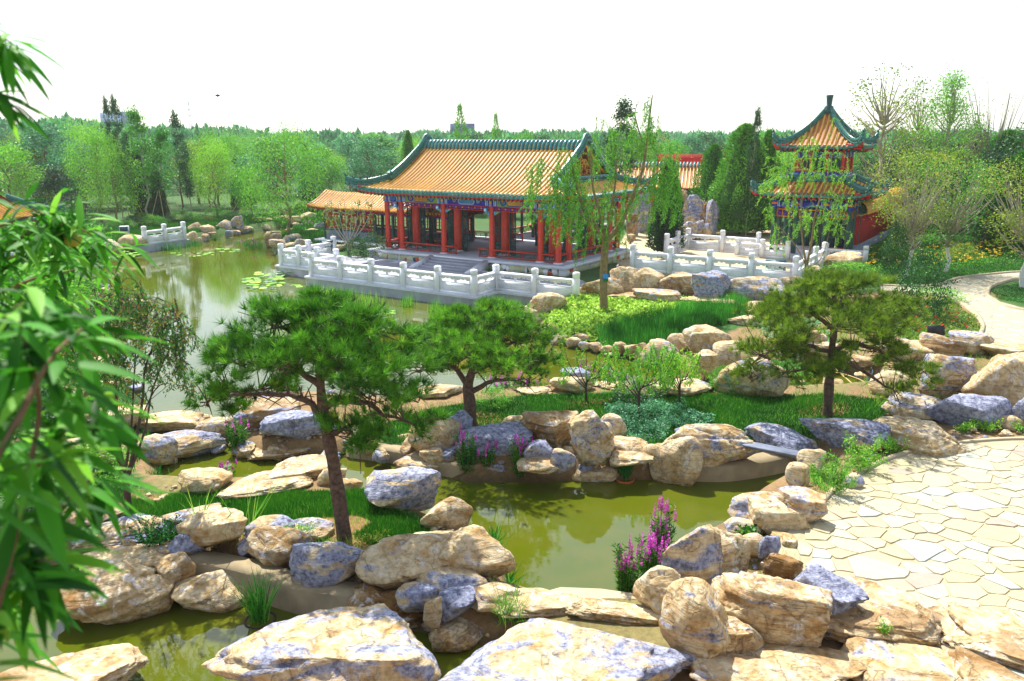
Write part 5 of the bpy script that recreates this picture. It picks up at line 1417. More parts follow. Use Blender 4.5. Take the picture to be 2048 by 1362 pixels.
P3, pr3 = roof(tow, 2.75, 2.75, 0, 6.95, 9.0, lambda sd_, s: max(.12, abs(s)), up=.40, sp=.30, r=.075, show=(0, 1), pw=1.9)
rafters(tow, P3, 2.75, 2.75, sp=.3)
for sx, sy in ((1, 1), (1, -1), (-1, 1), (-1, -1)):
    hp = [(sx*t, sy*t, P3(0, t, t)[2] + .04) for t in np.linspace(.1, 2.78, 12)]; ridge_tube(tow, hp, .24, .26, 'hip_ridge')
    for k in (7, 8, 9, 10, 11): beast(tow, (hp[k][0], hp[k][1], hp[k][2] + .26), math.atan2(sy, sx), .8, k == 7)
g = Geo(); g.bbox(-.32, .32, -.32, .32, 8.75, 9.05, .06); g.tube([(0,0,9.0),(0,0,9.15),(0,0,9.2),(0,0,9.55),(0,0,9.75),(0,0,9.78)], [.3,.3,.17,.2,.24,.2], 12); g.build('finial', M['dgreen'], tow)

# ------------------------------------------------------------ red wall with yellow cap
w0 = Vector(G(1700, 505, .9)); wd = Vector((.56, .83)).normalized(); wp = Vector((-wd.y, wd.x))
wall = empty('garden_wall', (w0.x, w0.y, 0), math.atan2(wd.y, wd.x), 'red garden wall with a yellow tiled cap and grey brick foot', 'wall')
WL = 26.0
g = Geo(); g.box(0, WL, -.38, .38, .3, 1.35); g.build('brick_foot', M['brick'], wall)
g = Geo(); g.box(.03, WL, -.33, .33, 1.35, 3.0); g.build('wall_face', M['redwall'], wall)
g = Geo(); g.box(-.02, WL, -.42, .42, 3.0, 3.10, 1); g.box(-.04, WL, -.5, .5, 3.10, 3.2, 0)
n = 14; arc = [(-.62 * math.cos(a), 3.2 + .62 * math.sin(a)) for a in np.linspace(0, math.pi, n)]
g.add([(.0, y, z) for y, z in arc], [list(range(n)), list(range(n))[::-1]]); g.build('cap_end', [M['green_tile'], M['gold']], wall)
g = Geo(); g.add([(x, y, z) for x in (-.08, WL) for y, z in [(-.7 * math.cos(a), 3.2 + .68 * math.sin(a)) for a in np.linspace(-.12, math.pi+.12, n)]], [(i, i+1, n+i+1, n+i) for i in range(n-1)] + [(n+i, n+i+1, i+1, i) for i in range(n-1)])
g.build('cap', M['yellow_pan'], wall)
for k in range(int(WL / .24)):
    x = .06 + k * .24; g = Geo(); g.tube([(x, -.73 * math.cos(a), 3.2 + .71 * math.sin(a)) for a in np.linspace(-.12, math.pi+.12, 9)], .06, 6, 0, float(rng.random())); g.build('tile_row', M['yellow_tile'], wall, smooth=True)

# roof corner at the far left
rc = PD(10, 425, 46); rcn = empty('pavilion', (rc.x - 2.6, rc.y + 1.2, 0), math.radians(-10), 'yellow and green roof corner of a pavilion at the left edge', 'pavilion')
P4, pr4 = roof(rcn, 3.6, 3.0, 1.5, 2.75, 4.4, lambda sd_, s: (0.0 if abs(s) <= 1.5 else .9 + abs(s) - 1.5) if sd_ in (0, 2) else (1.5 if abs(s) <= .9 else 1.5 + abs(s) - .9), up=.3, show=(0, 1))
rafters(rcn, P4, 3.6, 3.0)
for sx, sy in ((1, 1), (1, -1), (-1, 1), (-1, -1)):
    hp = [(sx*(1.5+2.1*t), sy*(.9+2.1*t), P4(0, 1.5+2.1*t, .9+2.1*t)[2]+.05) for t in np.linspace(0, 1, 7)]; ridge_tube(rcn, hp, .26, .3, 'hip_ridge')
    for k in (2, 3, 4, 5, 6): beast(rcn, (hp[k][0], hp[k][1], hp[k][2] + .3), math.atan2(sy, sx), .9)
for x in (-2.2, 2.2):
    for y in (-1.8, 1.8): place('column', column_mesh(.14, 2.4), rcn, (x, y, .5))
g = Geo(); g.box(-2.3, 2.3, -1.9, 1.9, .2, .5); g.build('plinth', M['granite_light'], rcn)
g = Geo(); g.box(-2.4, 2.4, -2.0, 2.0, 2.6, 2.75); g.build('beam', M['blue'], rcn)

# ------------------------------------------------------------ distant things
b = PD(228, 240, 330); bl = empty('office_block', (b.x, b.y, 0), math.radians(12), 'pale blue glass office block far beyond the woods', 'building')
g = Geo(); g.box(-3.5, 4.0, -6, 6, 0, 17.5); g.build('glass_front', M['glassblue'], bl); g = Geo(); g.box(4.0, 6.5, -6, 6, 0, 18); g.build('side_wall', M['navy'], bl)
for k in range(5):
    for j in range(4): g = Geo(); g.box(-3.0 + j*1.7, -1.7 + j*1.7, -6.05, -6.0, 8 + k*1.9, 9.2 + k*1.9); g.build('window', M['glassblue'], bl)
b = PD(925, 268, 300); bb = empty('billboard', (b.x, b.y, 0), math.radians(-10), 'distant blue billboard above the tree line', 'billboard')
g = Geo(); g.box(-4.5, 4.5, -.3, .3, 8.5, 13); g.build('board', M['navy'], bb); g = Geo(); g.cyl(0, 0, 0, 8.5, .4); g.build('mast', M['slab'], bb)
b = PD(380, 240, 380); g = Geo()
for s in (-1, 1): g.beam((s*1.0, 0, 0), (s*.15, 0, 24), .2, .2)
for z in range(2, 24, 3): g.beam((-1 + z*.035, 0, z), (1 - z*.035, 0, z + 1.5), .14, .14)
for z in (18, 20.5, 23): g.beam((-1.4, 0, z), (1.4, 0, z), .18, .18)
tag(g.build('telecom_mast', M['slab'], loc=(b.x, b.y, 0)), 'thin lattice mast rising above the distant woods', 'mast')
g = Geo()
for d_ in (-4, 0, 4): g.beam((d_*.1, 0, 0), (0, 0, 7), .2, .2)
# kite in the sky
kp = PD(435, 191, 60); g = Geo(); g.add([(-.2,0,0),(0,0,.1),(.22,0,.02),(0,0,-.1)], [(0,1,2,3),(3,2,1,0)]); g.tube([(0,0,-.02),(.02,0,.08)], .012, 4)
g.add([(-.2,.03,0),(0,.03,.1),(.22,.03,.02),(0,.03,-.1)], [(0,1,2,3),(3,2,1,0)])
tag(g.build('kite', M['orange'], loc=kp), 'tiny orange kite high over the lake', 'kite')
# ------------------------------------------------------------ plants: shared builders
def unit(v): return v / (np.linalg.norm(v, axis=-1, keepdims=True) + 1e-9)
def leaves(g, C, D, L, W, R, tint=None, mat=0, fold=.0):
    """rhombic leaves at C pointing along D"""
    n = len(C); D = unit(D); S = unit(np.cross(D, R.normal(size=(n, 3))))
    L = np.broadcast_to(L, (n,))[:, None] * R.uniform(.7, 1.25, (n, 1)); W = np.broadcast_to(W, (n,))[:, None] * R.uniform(.7, 1.2, (n, 1))
    a = C; b = C + D * L * .45 + S * W / 2; c = C + D * L; d = C + D * L * .45 - S * W / 2
    V = np.stack([a, b, c, d], 1).reshape(-1, 3); Fa = np.arange(4 * n).reshape(-1, 4)
    if tint is None: tint = R.uniform(0, 1, n)
    g.add(V, Fa, tint, mat)
def blades(g, C, D, L, W, R, tint=None, mat=0):
    n = len(C); D = unit(D); S = unit(np.cross(D, R.normal(size=(n, 3)) + .01))
    L = np.broadcast_to(L, (n,))[:, None] * R.uniform(.65, 1.25, (n, 1)); W = np.broadcast_to(W, (n,))[:, None]
    V = np.stack([C - S * W / 2, C + S * W / 2, C + D * L], 1).reshape(-1, 3)
    if tint is None: tint = R.uniform(0, 1, n)
    g.add(V, np.arange(3 * n).reshape(-1, 3), tint, mat)
def tufts(g, C, A, m, L, W, R, spread=.75, tint=None, mat=0):
    n = len(C); A = unit(A); D = unit(A[:, None, :] + spread * R.normal(size=(n, m, 3)))
    if tint is None: tint = np.clip(.35 + .25 * R.normal(size=n), 0, 1)
    t = np.clip(np.repeat(tint, m) + R.normal(0, .1, n * m), 0, 1)
    blades(g, np.repeat(C, m, 0), D.reshape(-1, 3), L, W, R, t, mat)
def curve(p, q, sag=0.0, n=6, jit=0.0, R=rng):
    p, q = np.array(p, float), np.array(q, float); t = np.linspace(0, 1, n)[:, None]; c = p + (q - p) * t; c[:, 2] += sag * np.sin(t[:, 0] * math.pi)
    if jit: c[1:-1] += R.normal(0, jit, (n - 2, 3))
    return c
def sph(R, n): return unit(R.normal(size=(n, 3)))

# ---- generic garden tree: trunk mesh and crown mesh
def gen_tree(seed, h=6.0, r=1.6, z0=.3, shape='round', L=.13, W=.07, n=3500, mat='leaf', bark='bark', tr=.09, nc=60, sig=.28, limbs=14, droop=0.0, forks=1, white=False, lean=(0, 0), shell=.5, res=6):
    R = np.random.default_rng(seed); gt = Geo(); gc_ = Geo(); base = z0 * h
    def crown_point(k):
        u = R.uniform(0, 1, k) ** .8; z = base + (h - base) * u
        if shape == 'round': rr = r * np.sqrt(np.clip(1 - (2 * u - .85) ** 2 / 1.35, .05, 1))
        elif shape == 'cone': rr = r * (1 - u) ** .75 + .05 * r
        elif shape == 'column': rr = r * np.clip(np.minimum(u * 5 + .25, (1 - u) * 3 + .12), 0, 1)
        elif shape == 'vase': rr = r * (.35 + .75 * u) * np.clip((1.08 - u) * 5, .2, 1) ** .5
        elif shape == 'umbrella': rr = r * np.clip((1.05 - u) * 1.6, 0, 1) ** .6
        a = R.uniform(0, 2 * math.pi, k); s = R.uniform(shell, 1, k) ** .6
        return np.stack([rr * s * np.cos(a), rr * s * np.sin(a), z], 1)
    K = crown_point(nc); K[:, 2] += R.normal(0, .02 * h, nc)
    K[:, 0] += lean[0] * (K[:, 2] / h) ** 2; K[:, 1] += lean[1] * (K[:, 2] / h) ** 2
    T = np.array([[lean[0] * t ** 2, lean[1] * t ** 2, h * t] for t in np.linspace(0, .92, 9)]); T[1:, :2] += R.normal(0, .012 * h, (8, 2))
    top = {'cone': 9, 'column': 9, 'round': 7, 'vase': 4, 'umbrella': 7}[shape]
    if forks == 1:
        rad = tr * np.linspace(1, .18, 9); T[0, 2] = -.15
        gt.tube(T[:top], rad[:top], res, 0 if not white else 0)
        if white: gt.tube(T[:3] * np.array([1, 1, 1.0]), rad[:3] * 1.04, res, 1)
        for i in R.choice(nc, min(limbs, nc), replace=False):
            q = K[i]; zz = max(base * .8, q[2] - .45 * np.hypot(q[0], q[1]) - .1 * h); zz = min(zz, T[top-1][2])
            p = np.array([np.interp(zz, T[:, 2], T[:, 0]), np.interp(zz, T[:, 2], T[:, 1]), zz])
            gt.tube(curve(p, q, -.05 * h * .3, 5, .03 * r, R), np.linspace(tr * .42, tr * .08, 5), 4, 0, cap=False)
    else:
        for f in range(forks):
            a = f / forks * 6.28 + R.uniform(0, .6); e = np.array([math.cos(a) * r * .35, math.sin(a) * r * .35, base * 1.5])
            c = curve((math.cos(a)*tr*.6, math.sin(a)*tr*.6, -.1), e, 0, 6, .02 * r, R); gt.tube(c, np.linspace(tr, tr * .5, 6), res, 0)
            for i in R.choice(nc, max(2, limbs // forks), replace=False): gt.tube(curve(e, K[i], .0, 5, .04 * r, R), np.linspace(tr * .42, tr * .08, 5), 4, 0, cap=False)
    w_ = R.integers(0, nc, n); C = K[w_] + R.normal(0, 1, (n, 3)) * sig * np.array([1, 1, .75 + droop])
    tt = np.clip(R.uniform(0, 1, nc)[w_] * .5 + R.uniform(0, .5, n), 0, 1)
    D = R.normal(size=(n, 3)); D[:, 2] -= droop * 2.0; D += unit(C - np.array([0, 0, h * .5])) * .5
    leaves(gc_, C, D, L, W, R, tt)
    mats = [M[bark], M['whitewash']]
    return gt.mesh('trunk', mats, True), gc_.mesh('crown', M[mat])
def gen_conifer(seed, h, r, n, L, W, mat='cypress', z0=.06, shape=1.0, lump=.18, tr=.08, core=True):
    """dense pyramidal evergreen: layered sprays over a dark core"""
    R = np.random.default_rng(seed); gt = Geo(); g = Geo(); gt.tube([(0,0,-.1),(0,0,h*.9)], [tr, tr*.3], 6)
    u = R.uniform(0, 1, n) ** 1.25; a = R.uniform(0, 2*math.pi, n); z = z0*h + (1 - z0)*h*u
    rr = r * (np.clip((1 - u), 0, 1) ** shape) * np.clip(u * 9 + .55, 0, 1)
    P = np.stack([np.cos(a)*2.2, np.sin(a)*2.2, z*1.6/h*3], 1); rr = rr * (1 + lump * 2 * fbm(P, seed, 3)) * R.uniform(.72, 1.04, n)
    C = np.stack([rr*np.cos(a), rr*np.sin(a), z], 1); D = np.stack([np.cos(a), np.sin(a), np.full(n, .9)], 1) + R.normal(0, .5, (n, 3))
    tt = np.clip(.5 + .5 * fbm(P * 2, seed + 1, 2) + R.normal(0, .2, n), 0, 1)
    leaves(g, C, D, L, W, R, tt)
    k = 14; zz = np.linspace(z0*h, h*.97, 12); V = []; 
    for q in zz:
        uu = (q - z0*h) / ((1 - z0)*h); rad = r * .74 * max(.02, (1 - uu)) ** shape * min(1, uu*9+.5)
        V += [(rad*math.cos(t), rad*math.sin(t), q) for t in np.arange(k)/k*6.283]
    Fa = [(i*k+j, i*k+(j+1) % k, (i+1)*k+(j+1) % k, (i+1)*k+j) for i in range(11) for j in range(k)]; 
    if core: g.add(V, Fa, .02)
    return gt.mesh('trunk', M['bark']), g.mesh('crown', M[mat])
SP = {}
def species(key, fn, H):
    SP[key] = (fn, H)
species('poplar', gen_tree(11, 9, .75, .2, 'column', .16, .11, 4200, 'leaf_dark', 'bark_pale', .09, 90, .17, 16, lean=(-.9, 0), shell=.2), 9)
species('poplar_b', gen_tree(12, 9, .85, .25, 'column', .16, .11, 3600, 'leaf', 'bark_pale', .09, 80, .2, 16, lean=(-.4, .2), shell=.2), 9)
species('willow_a', gen_tree(13, 6.5, 1.9, .25, 'round', .17, .045, 8000, 'willow', 'bark_willow', .10, 95, .30, 16, droop=.8), 6.5)
species('willow_b', gen_tree(14, 6.5, 2.2, .22, 'round', .17, .045, 9000, 'willow', 'bark_willow', .10, 110, .34, 16, droop=.8), 6.5)
species('round_a', gen_tree(15, 6, 2.1, .25, 'round', .16, .09, 6500, 'leaf', 'bark', .1, 80, .34, 12), 6)
species('round_b', gen_tree(16, 6.5, 1.8, .2, 'round', .16, .09, 6000, 'leaf_haze', 'bark', .1, 75, .34, 12), 6.5)
species('round_c', gen_tree(17, 5.5, 2.0, .22, 'round', .15, .09, 5200, 'leaf_yellow', 'bark', .1, 70, .36, 14), 5.5)
species('round_d', gen_tree(18, 7, 2.2, .2, 'round', .17, .10, 7000, 'leaf_dark', 'bark', .1, 90, .36, 12), 7)
species('cypress', gen_conifer(19, 5, .75, 7000, .13, .06, 'cypress', .03, .55, .12), 5)
species('juniper', gen_conifer(20, 6.5, 1.7, 15000, .19, .06, 'juniper', .04, .55, .42), 6.5)
species('dark_pine', gen_tree(21, 5, 2.0, .2, 'cone', .22, .05, 6500, 'cypress', 'bark_pine', .1, 70, .30, 14, shell=.4), 5)
species('spruce', gen_conifer(22, 7, 1.5, 2200, .36, .06, 'leaf', .1, .9, .7, core=False), 7)
species('sparse', gen_tree(23, 9, 1.8, .3, 'round', .15, .08, 1300, 'leaf_yellow', 'bark_pale', .10, 110, .22, 70, shell=.1), 9)
species('bare', gen_tree(24, 9, 1.9, .35, 'vase', .12, .06, 120, 'leaf_yellow', 'bark_pale', .10, 60, .2, 60, shell=.1), 9)
species('airy', gen_tree(25, 9, 2.2, .3, 'cone', .17, .05, 5200, 'willow', 'bark_pale', .10, 120, .26, 60, droop=.3, shell=.1), 9)
species('white_trunk', gen_tree(26, 5, 2.1, .28, 'vase', .085, .05, 5200, 'leaf_yellow', 'bark_pale', .075, 170, .20, 90, forks=1, white=True, shell=.15, res=8), 5)
species('white_trunk_b', gen_tree(27, 5, 1.9, .3, 'vase', .085, .05, 4300, 'leaf', 'bark_pale', .075, 150, .20, 90, forks=1, white=True, shell=.15, res=8), 5)
species('bush', gen_tree(28, 1.3, .8, .05, 'round', .07, .045, 2600, 'leaf', 'bark_dark', .02, 60, .14, 10, forks=4), 1.3)
species('bush_dark', gen_tree(29, 1.3, .8, .05, 'round', .07, .045, 3200, 'leaf_dark', 'bark_dark', .02, 60, .14, 10, forks=4), 1.3)
species('bush_yellow', gen_tree(30, 1.3, .8, .05, 'round', .07, .045, 2400, 'leaf_yellow', 'bark_dark', .02, 60, .14, 10, forks=4), 1.3)
def ball_mesh():
    R = np.random.default_rng(31); g = Geo(); n = 9000; d = sph(R, n); d[:, 2] = np.abs(d[:, 2]) * 1.0 - .25 * R.uniform(0, 1, n)
    C = d * .5 * R.uniform(.93, 1.02, (n, 1)) * (1 + .06 * fbm(d * 3, 5, 2))[:, None]; C[:, 2] = C[:, 2] + .30
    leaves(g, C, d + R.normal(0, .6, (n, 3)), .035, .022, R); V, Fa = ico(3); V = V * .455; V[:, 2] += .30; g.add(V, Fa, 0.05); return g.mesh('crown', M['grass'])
BALL = ball_mesh()
def ttree(key, px, by, ty, wpx=None, z=.6, name='tree', label='', cat='tree', group=None, rz=None, Y=None, wz=1.0):
    (tm, cm_), H = SP[key]
    if Y is None: x, y = G(px, by, z)
    else: v = PD(px, by, Y); x, y = v.x, v.y
    zz = z; top = PD(px, ty, y).z; s = (top - zz) / H
    cv = np.empty(len(cm_.vertices) * 3, np.float32); cm_.vertices.foreach_get('co', cv); cw = np.percentile(np.abs(cv[0::3]), 96) * 2
    sx = s if wpx is None else wpx / F * depth(x, y, zz) / cw
    rz = float(rng.uniform(0, 6.28)) if rz is None else rz
    o = empty(name, (x, y, zz - .02), rz, label, cat, group); o.scale = (sx, sx, s)
    place('trunk', tm, o); place('crown', cm_, o); return o

# ------------------------------------------------------------ trees on the far bank, left
T = ttree
T('poplar', 268, 444, 196, 34, label='tallest dark poplar leaning left on the far bank', rz=.2)
T('poplar', 246, 440, 196, 24, label='slim dark poplar beside the tallest one, on its left', rz=-.2)
T('poplar_b', 300, 442, 222, 46, label='poplar with a pale trunk right of the tallest poplar', rz=.1)
T('poplar_b', 330, 438, 262, 44, label='lower poplar behind the far white balustrade')
T('poplar', 383, 436, 226, 36, label='dark narrow poplar standing alone behind the far reeds', rz=.4)
T('cypress', 286, 436, 300, 38, name='cypress_tree', label='dark cypress between the pale poplar trunks')
T('cypress', 320, 438, 335, 34, name='cypress_tree', label='dark cypress right behind the far balustrade')
T('cypress', 477, 418, 318, 26, name='cypress_tree', label='left one of the two topiary cypresses')
T('cypress', 496, 414, 308, 28, name='cypress_tree', label='right one of the two topiary cypresses')
T('cypress', 616, 405, 290, 30, name='cypress_tree', label='dark cypress behind the lakeside tree')
T('dark_pine', 122, 446, 340, 86, name='pine_tree', label='dark pine with a cone shaped crown at the left')
T('willow_a', 205, 442, 262, 100, name='willow_tree', label='light green willow left of the poplars')
T('willow_b', 235, 446, 300, 90, name='willow_tree', label='light green willow in front of the poplars')
T('willow_a', 435, 437, 288, 78, name='willow_tree', label='drooping light green tree between the poplar and the topiary')
T('willow_b', 578, 472, 272, 150, z=.45, name='willow_tree', label='rounded lakeside willow with a dark bare trunk')
T('round_a', 30, 446, 300, 130, label='green tree at the left edge behind the roof corner')
T('round_c', 70, 440, 330, 70, label='yellowish tree beside the roof corner')
T('round_b', 170, 430, 290, 110, label='hazy green tree behind the dark pine')
T('round_b', 110, 425, 262, 120, label='tall hazy tree behind the dark pine')
T('round_a', 505, 440, 340, 60, label='small bushy tree left of the topiary')
T('round_a', 640, 410, 300, 80, label='green tree above the round bushes')
T('willow_a', 665, 408, 310, 70, name='willow_tree', label='light tree above the corridor roof, left')
T('round_d', 540, 400, 300, 80, label='dark green tree behind the lakeside willow')
R5 = np.random.default_rng(77)
keys = ['round_a', 'round_b', 'willow_a', 'round_c', 'willow_b', 'round_b', 'round_d', 'poplar_b']
for k in range(46):
    px = -40 + k * 20 + R5.uniform(-8, 8); Y = R5.uniform(78, 112)
    key = keys[int(R5.integers(0, 8))]; ty = R5.uniform(268, 318) if px > 250 else R5.uniform(255, 305)
    T(key, px, 400, ty, R5.uniform(55, 95), z=.9, Y=Y, label='green broadleaf tree in the planted belt behind the lake', group='trees of the belt behind the lake')
for k in range(34):
    px = 830 + k * 37 + R5.uniform(-12, 12); Y = R5.uniform(82, 120)
    key = ['round_a', 'round_b', 'willow_a', 'round_d', 'round_c'][int(R5.integers(0, 5))]; ty = R5.uniform(268, 298) if px < 1780 else R5.uniform(262, 285)
    T(key, px, 380, ty, R5.uniform(60, 100), z=.9, Y=Y, label='green broadleaf tree in the row behind the halls', group='trees behind the halls')
for px_, ty_, Y_ in ((1575, 330, 60), (1630, 350, 61), (1690, 345, 60), (1740, 320, 62), (1600, 395, 57), (1665, 400, 57)): T('round_d', px_, 470, ty_, 95, Y=Y_, z=.8, label='dark green tree close behind the tower', group='trees close behind the tower')
for px_, ty_, Y_ in ((830, 400, 74), (900, 395, 72), (965, 390, 72), (1030, 398, 70), (1100, 392, 72), (1170, 390, 70), (1240, 380, 74)): T('round_a', px_, 450, ty_, 90, Y=Y_, z=.8, label='green tree seen low behind the pavilion', group='trees low behind the pavilion')
T('round_b', 745, 400, 282, 90, Y=80, z=.9, label='rounded tree left of the pavilion roof')
T('juniper', 820, 400, 262, 40, Y=85, z=.9, name='cedar_tree', label='dark cedar just left of the pavilion ridge')
T('spruce', 922, 400, 212, 56, Y=75, z=.9, name='larch_tree', label='airy larch rising over the pavilion ridge, the left one')
T('spruce', 992, 400, 230, 42, Y=80, z=.9, name='larch_tree', label='airy larch rising over the pavilion ridge, the right one')
T('poplar', 1232, 460, 204, 76, Y=64, z=.7, label='dark poplar behind the central willow')
T('poplar', 1492, 470, 220, 30, Y=56, z=.7, label='slim poplar tip rising behind the junipers')
# right part
T('cypress', 1332, 507, 322, 64, z=.62, name='cypress_tree', label='dark column shaped cypress behind the terrace')
T('juniper', 1478, 468, 250, 130, z=.62, name='juniper_tree', label='tall broad green juniper left of the tower')
T('juniper', 1420, 455, 290, 90, z=.62, name='juniper_tree', label='juniper in front of the back hall roof')
T('juniper', 1525, 450, 262, 70, Y=58, z=.7, name='juniper_tree', label='juniper half hidden by the tower roof')
T('sparse', 1742, 480, 140, 150, z=.9, label='tall sparse tree with thin branches right of the tower')
T('sparse', 1808, 470, 165, 90, z=.9, label='sparse slender tree beyond the white trunked trees')
T('airy', 1868, 480, 150, 150, z=.9, label='tall airy light green tree behind the white trunked trees')
T('bare', 1952, 470, 150, 110, z=.9, label='bare topped tree against the sky at the right')
T('sparse', 1915, 470, 230, 70, z=.9, label='sparse tree beside the bare topped one')
for k, (px, by, ty, w_) in enumerate([(1850,455,280,130),(1925,460,268,140),(1990,470,262,150),(2050,480,258,160),(1960,500,310,120),(2030,500,300,140),(1880,490,330,110),(1800,455,290,90),(2090,470,250,170),(1770,450,310,70)]):
    T(['round_d', 'dark_pine', 'juniper'][k % 3], px, by, ty, w_, z=.95, label='dense dark green tree in the mass at the right edge', group='dark trees at the right edge')
T('white_trunk', 1812, 552, 305, 165, z=.9, label='white trunked tree nearest the red wall')
T('white_trunk_b', 1890, 544, 325, 150, z=.9, label='white trunked tree in the middle of the lawn')
T('white_trunk', 2044, 572, 318, 200, z=.92, rz=2, label='white trunked tree on the lawn tongue at the right edge')
T('bush_dark', 1786, 556, 455, 46, z=.9, name='shrub', cat='shrub', label='dark stemmed upright shrub in front of the white trunked tree')
T('bush_dark', 1842, 632, 515, 84, z=.88, name='shrub', cat='shrub', label='small shrub with red flowers at the foot of the path')
T('bush', 1872, 600, 578, 90, z=.88, name='shrub', cat='shrub', label='low spreading bush on the inner bend of the path')
T('bush_yellow', 1920, 520, 488, 60, z=.92, name='shrub', cat='shrub', label='yellow leaved bush behind the orange flowers')
T('bush', 1700, 560, 528, 90, z=.88, name='shrub', cat='shrub', label='green bush beside the pale boulder right of the terrace')
T('bush_dark', 1395, 585, 553, 26, z=.62, name='shrub', cat='shrub', label='little dark bush between the brown and the blue grey blocks')
T('bush_dark', 714, 512, 478, 44, z=.5, name='shrub', cat='shrub', label='clipped dark bush beside the pavilion, the left one')
T('bush_dark', 748, 514, 472, 58, z=.5, name='shrub', cat='shrub', label='clipped dark bush against the pavilion plinth')
for px, by, w_, wh in ((578, 434, 28, 'left'), (608, 432, 40, 'middle'), (646, 430, 34, 'right')):
    x, y = G(px, by, .55); d = depth(x, y, .5); s = w_ / F * d
    o = empty('clipped_bush', (x, y, .5), 0, 'clipped round bush, the %s one of the three beside the corridor' % wh, 'shrub'); place('crown', BALL, o, scale=(s, s, s * .9)); place('trunk', SP['bush'][0][0], o, scale=(.3, .3, .3))
for k in range(20):
    px = 180 + k * 17 + R5.uniform(-6, 6); by = 462 - (px - 180) * .07 + R5.uniform(-8, 4); T(['bush', 'bush_dark', 'bush_yellow', 'bush'][k % 4], px, by, by - R5.uniform(14, 26), R5.uniform(26, 44), z=.5, name='shrub', cat='shrub', label='low leafy shrub in the planting along the far bank', group='low shrubs along the far bank')
for px, by, ty, w_, l in ((140, 560, 440, 130, 'leafy shrub on the near left shore'), (60, 660, 540, 150, 'leafy shrub low behind the peach leaves'), (160, 690, 570, 150, 'bush at the left shore behind the reddish tree'), (120, 800, 640, 170, 'broad bush left of the reddish tree'),
                        (60, 900, 760, 180, 'dark bush behind the lower peach leaves'), (180, 985, 900, 150, 'low green bush at the foot of the left tree'), (90, 1010, 900, 160, 'green bush above the dark concrete bank')):
    T('bush' if w_ % 20 else 'bush_dark', px, by, ty, w_, z=.5, name='shrub', cat='shrub', label=l)
T('bush_dark', 1272, 800, 768, 90, z=.42, name='shrub', cat='shrub', label='dark bush behind the middle sapling')
T('bush', 985, 812, 778, 60, z=.42, name='shrub', cat='shrub', label='small bush right of the second pine')
T('bush', 1450, 790, 738, 60, z=.35, name='shrub', cat='shrub', label='leafy bush left of the leaning slab')
T('bush', 1570, 765, 725, 90, z=.35, name='shrub', cat='shrub', label='leafy bush beside the right pine trunk')
T('bush', 1850, 905, 860, 60, z=.7, name='shrub', cat='shrub', label='weedy bush by the paving edge') if 0 else None

# far woods: one mass that nobody could count
g = Geo(); gtr = Geo(); R6 = np.random.default_rng(8)
for k in range(900):
    Y = R6.uniform(150, 330); X = R6.uniform(-.75, .75) * Y; kk = .010 + .014 * min(1, max(0, (-X / Y - .25) / .3)); hh = 4.6 + Y * kk * R6.uniform(.55, 1.25) + R6.uniform(-.6, 1.0)
    n = 110; a = R6.uniform(0, 6.28, n); u = R6.uniform(.15, 1, n); rr = 3.0 * np.sqrt(np.clip(1 - (2*u - 1.0)**2, .05, 1)) * R6.uniform(.5, 1, n)
    C = np.stack([X + rr*np.cos(a), Y + rr*np.sin(a), hh * u + 1.0], 1)
    D = R6.normal(size=(n, 3)); leaves(g, C, D, 1.7, 1.1, R6, np.clip(R6.uniform(0, .6) + R6.uniform(0, .4, n), 0, 1))
    D[:, 2] = np.abs(D[:, 2]); m = u > .8
    leaves(g, C[m], D[m] + np.array([0, 0, 2.0]), 1.6, .5, R6)
tag(g.build('woodland', M['leaf_haze']), 'distant belt of woodland fading into haze', 'woodland', kind='stuff')

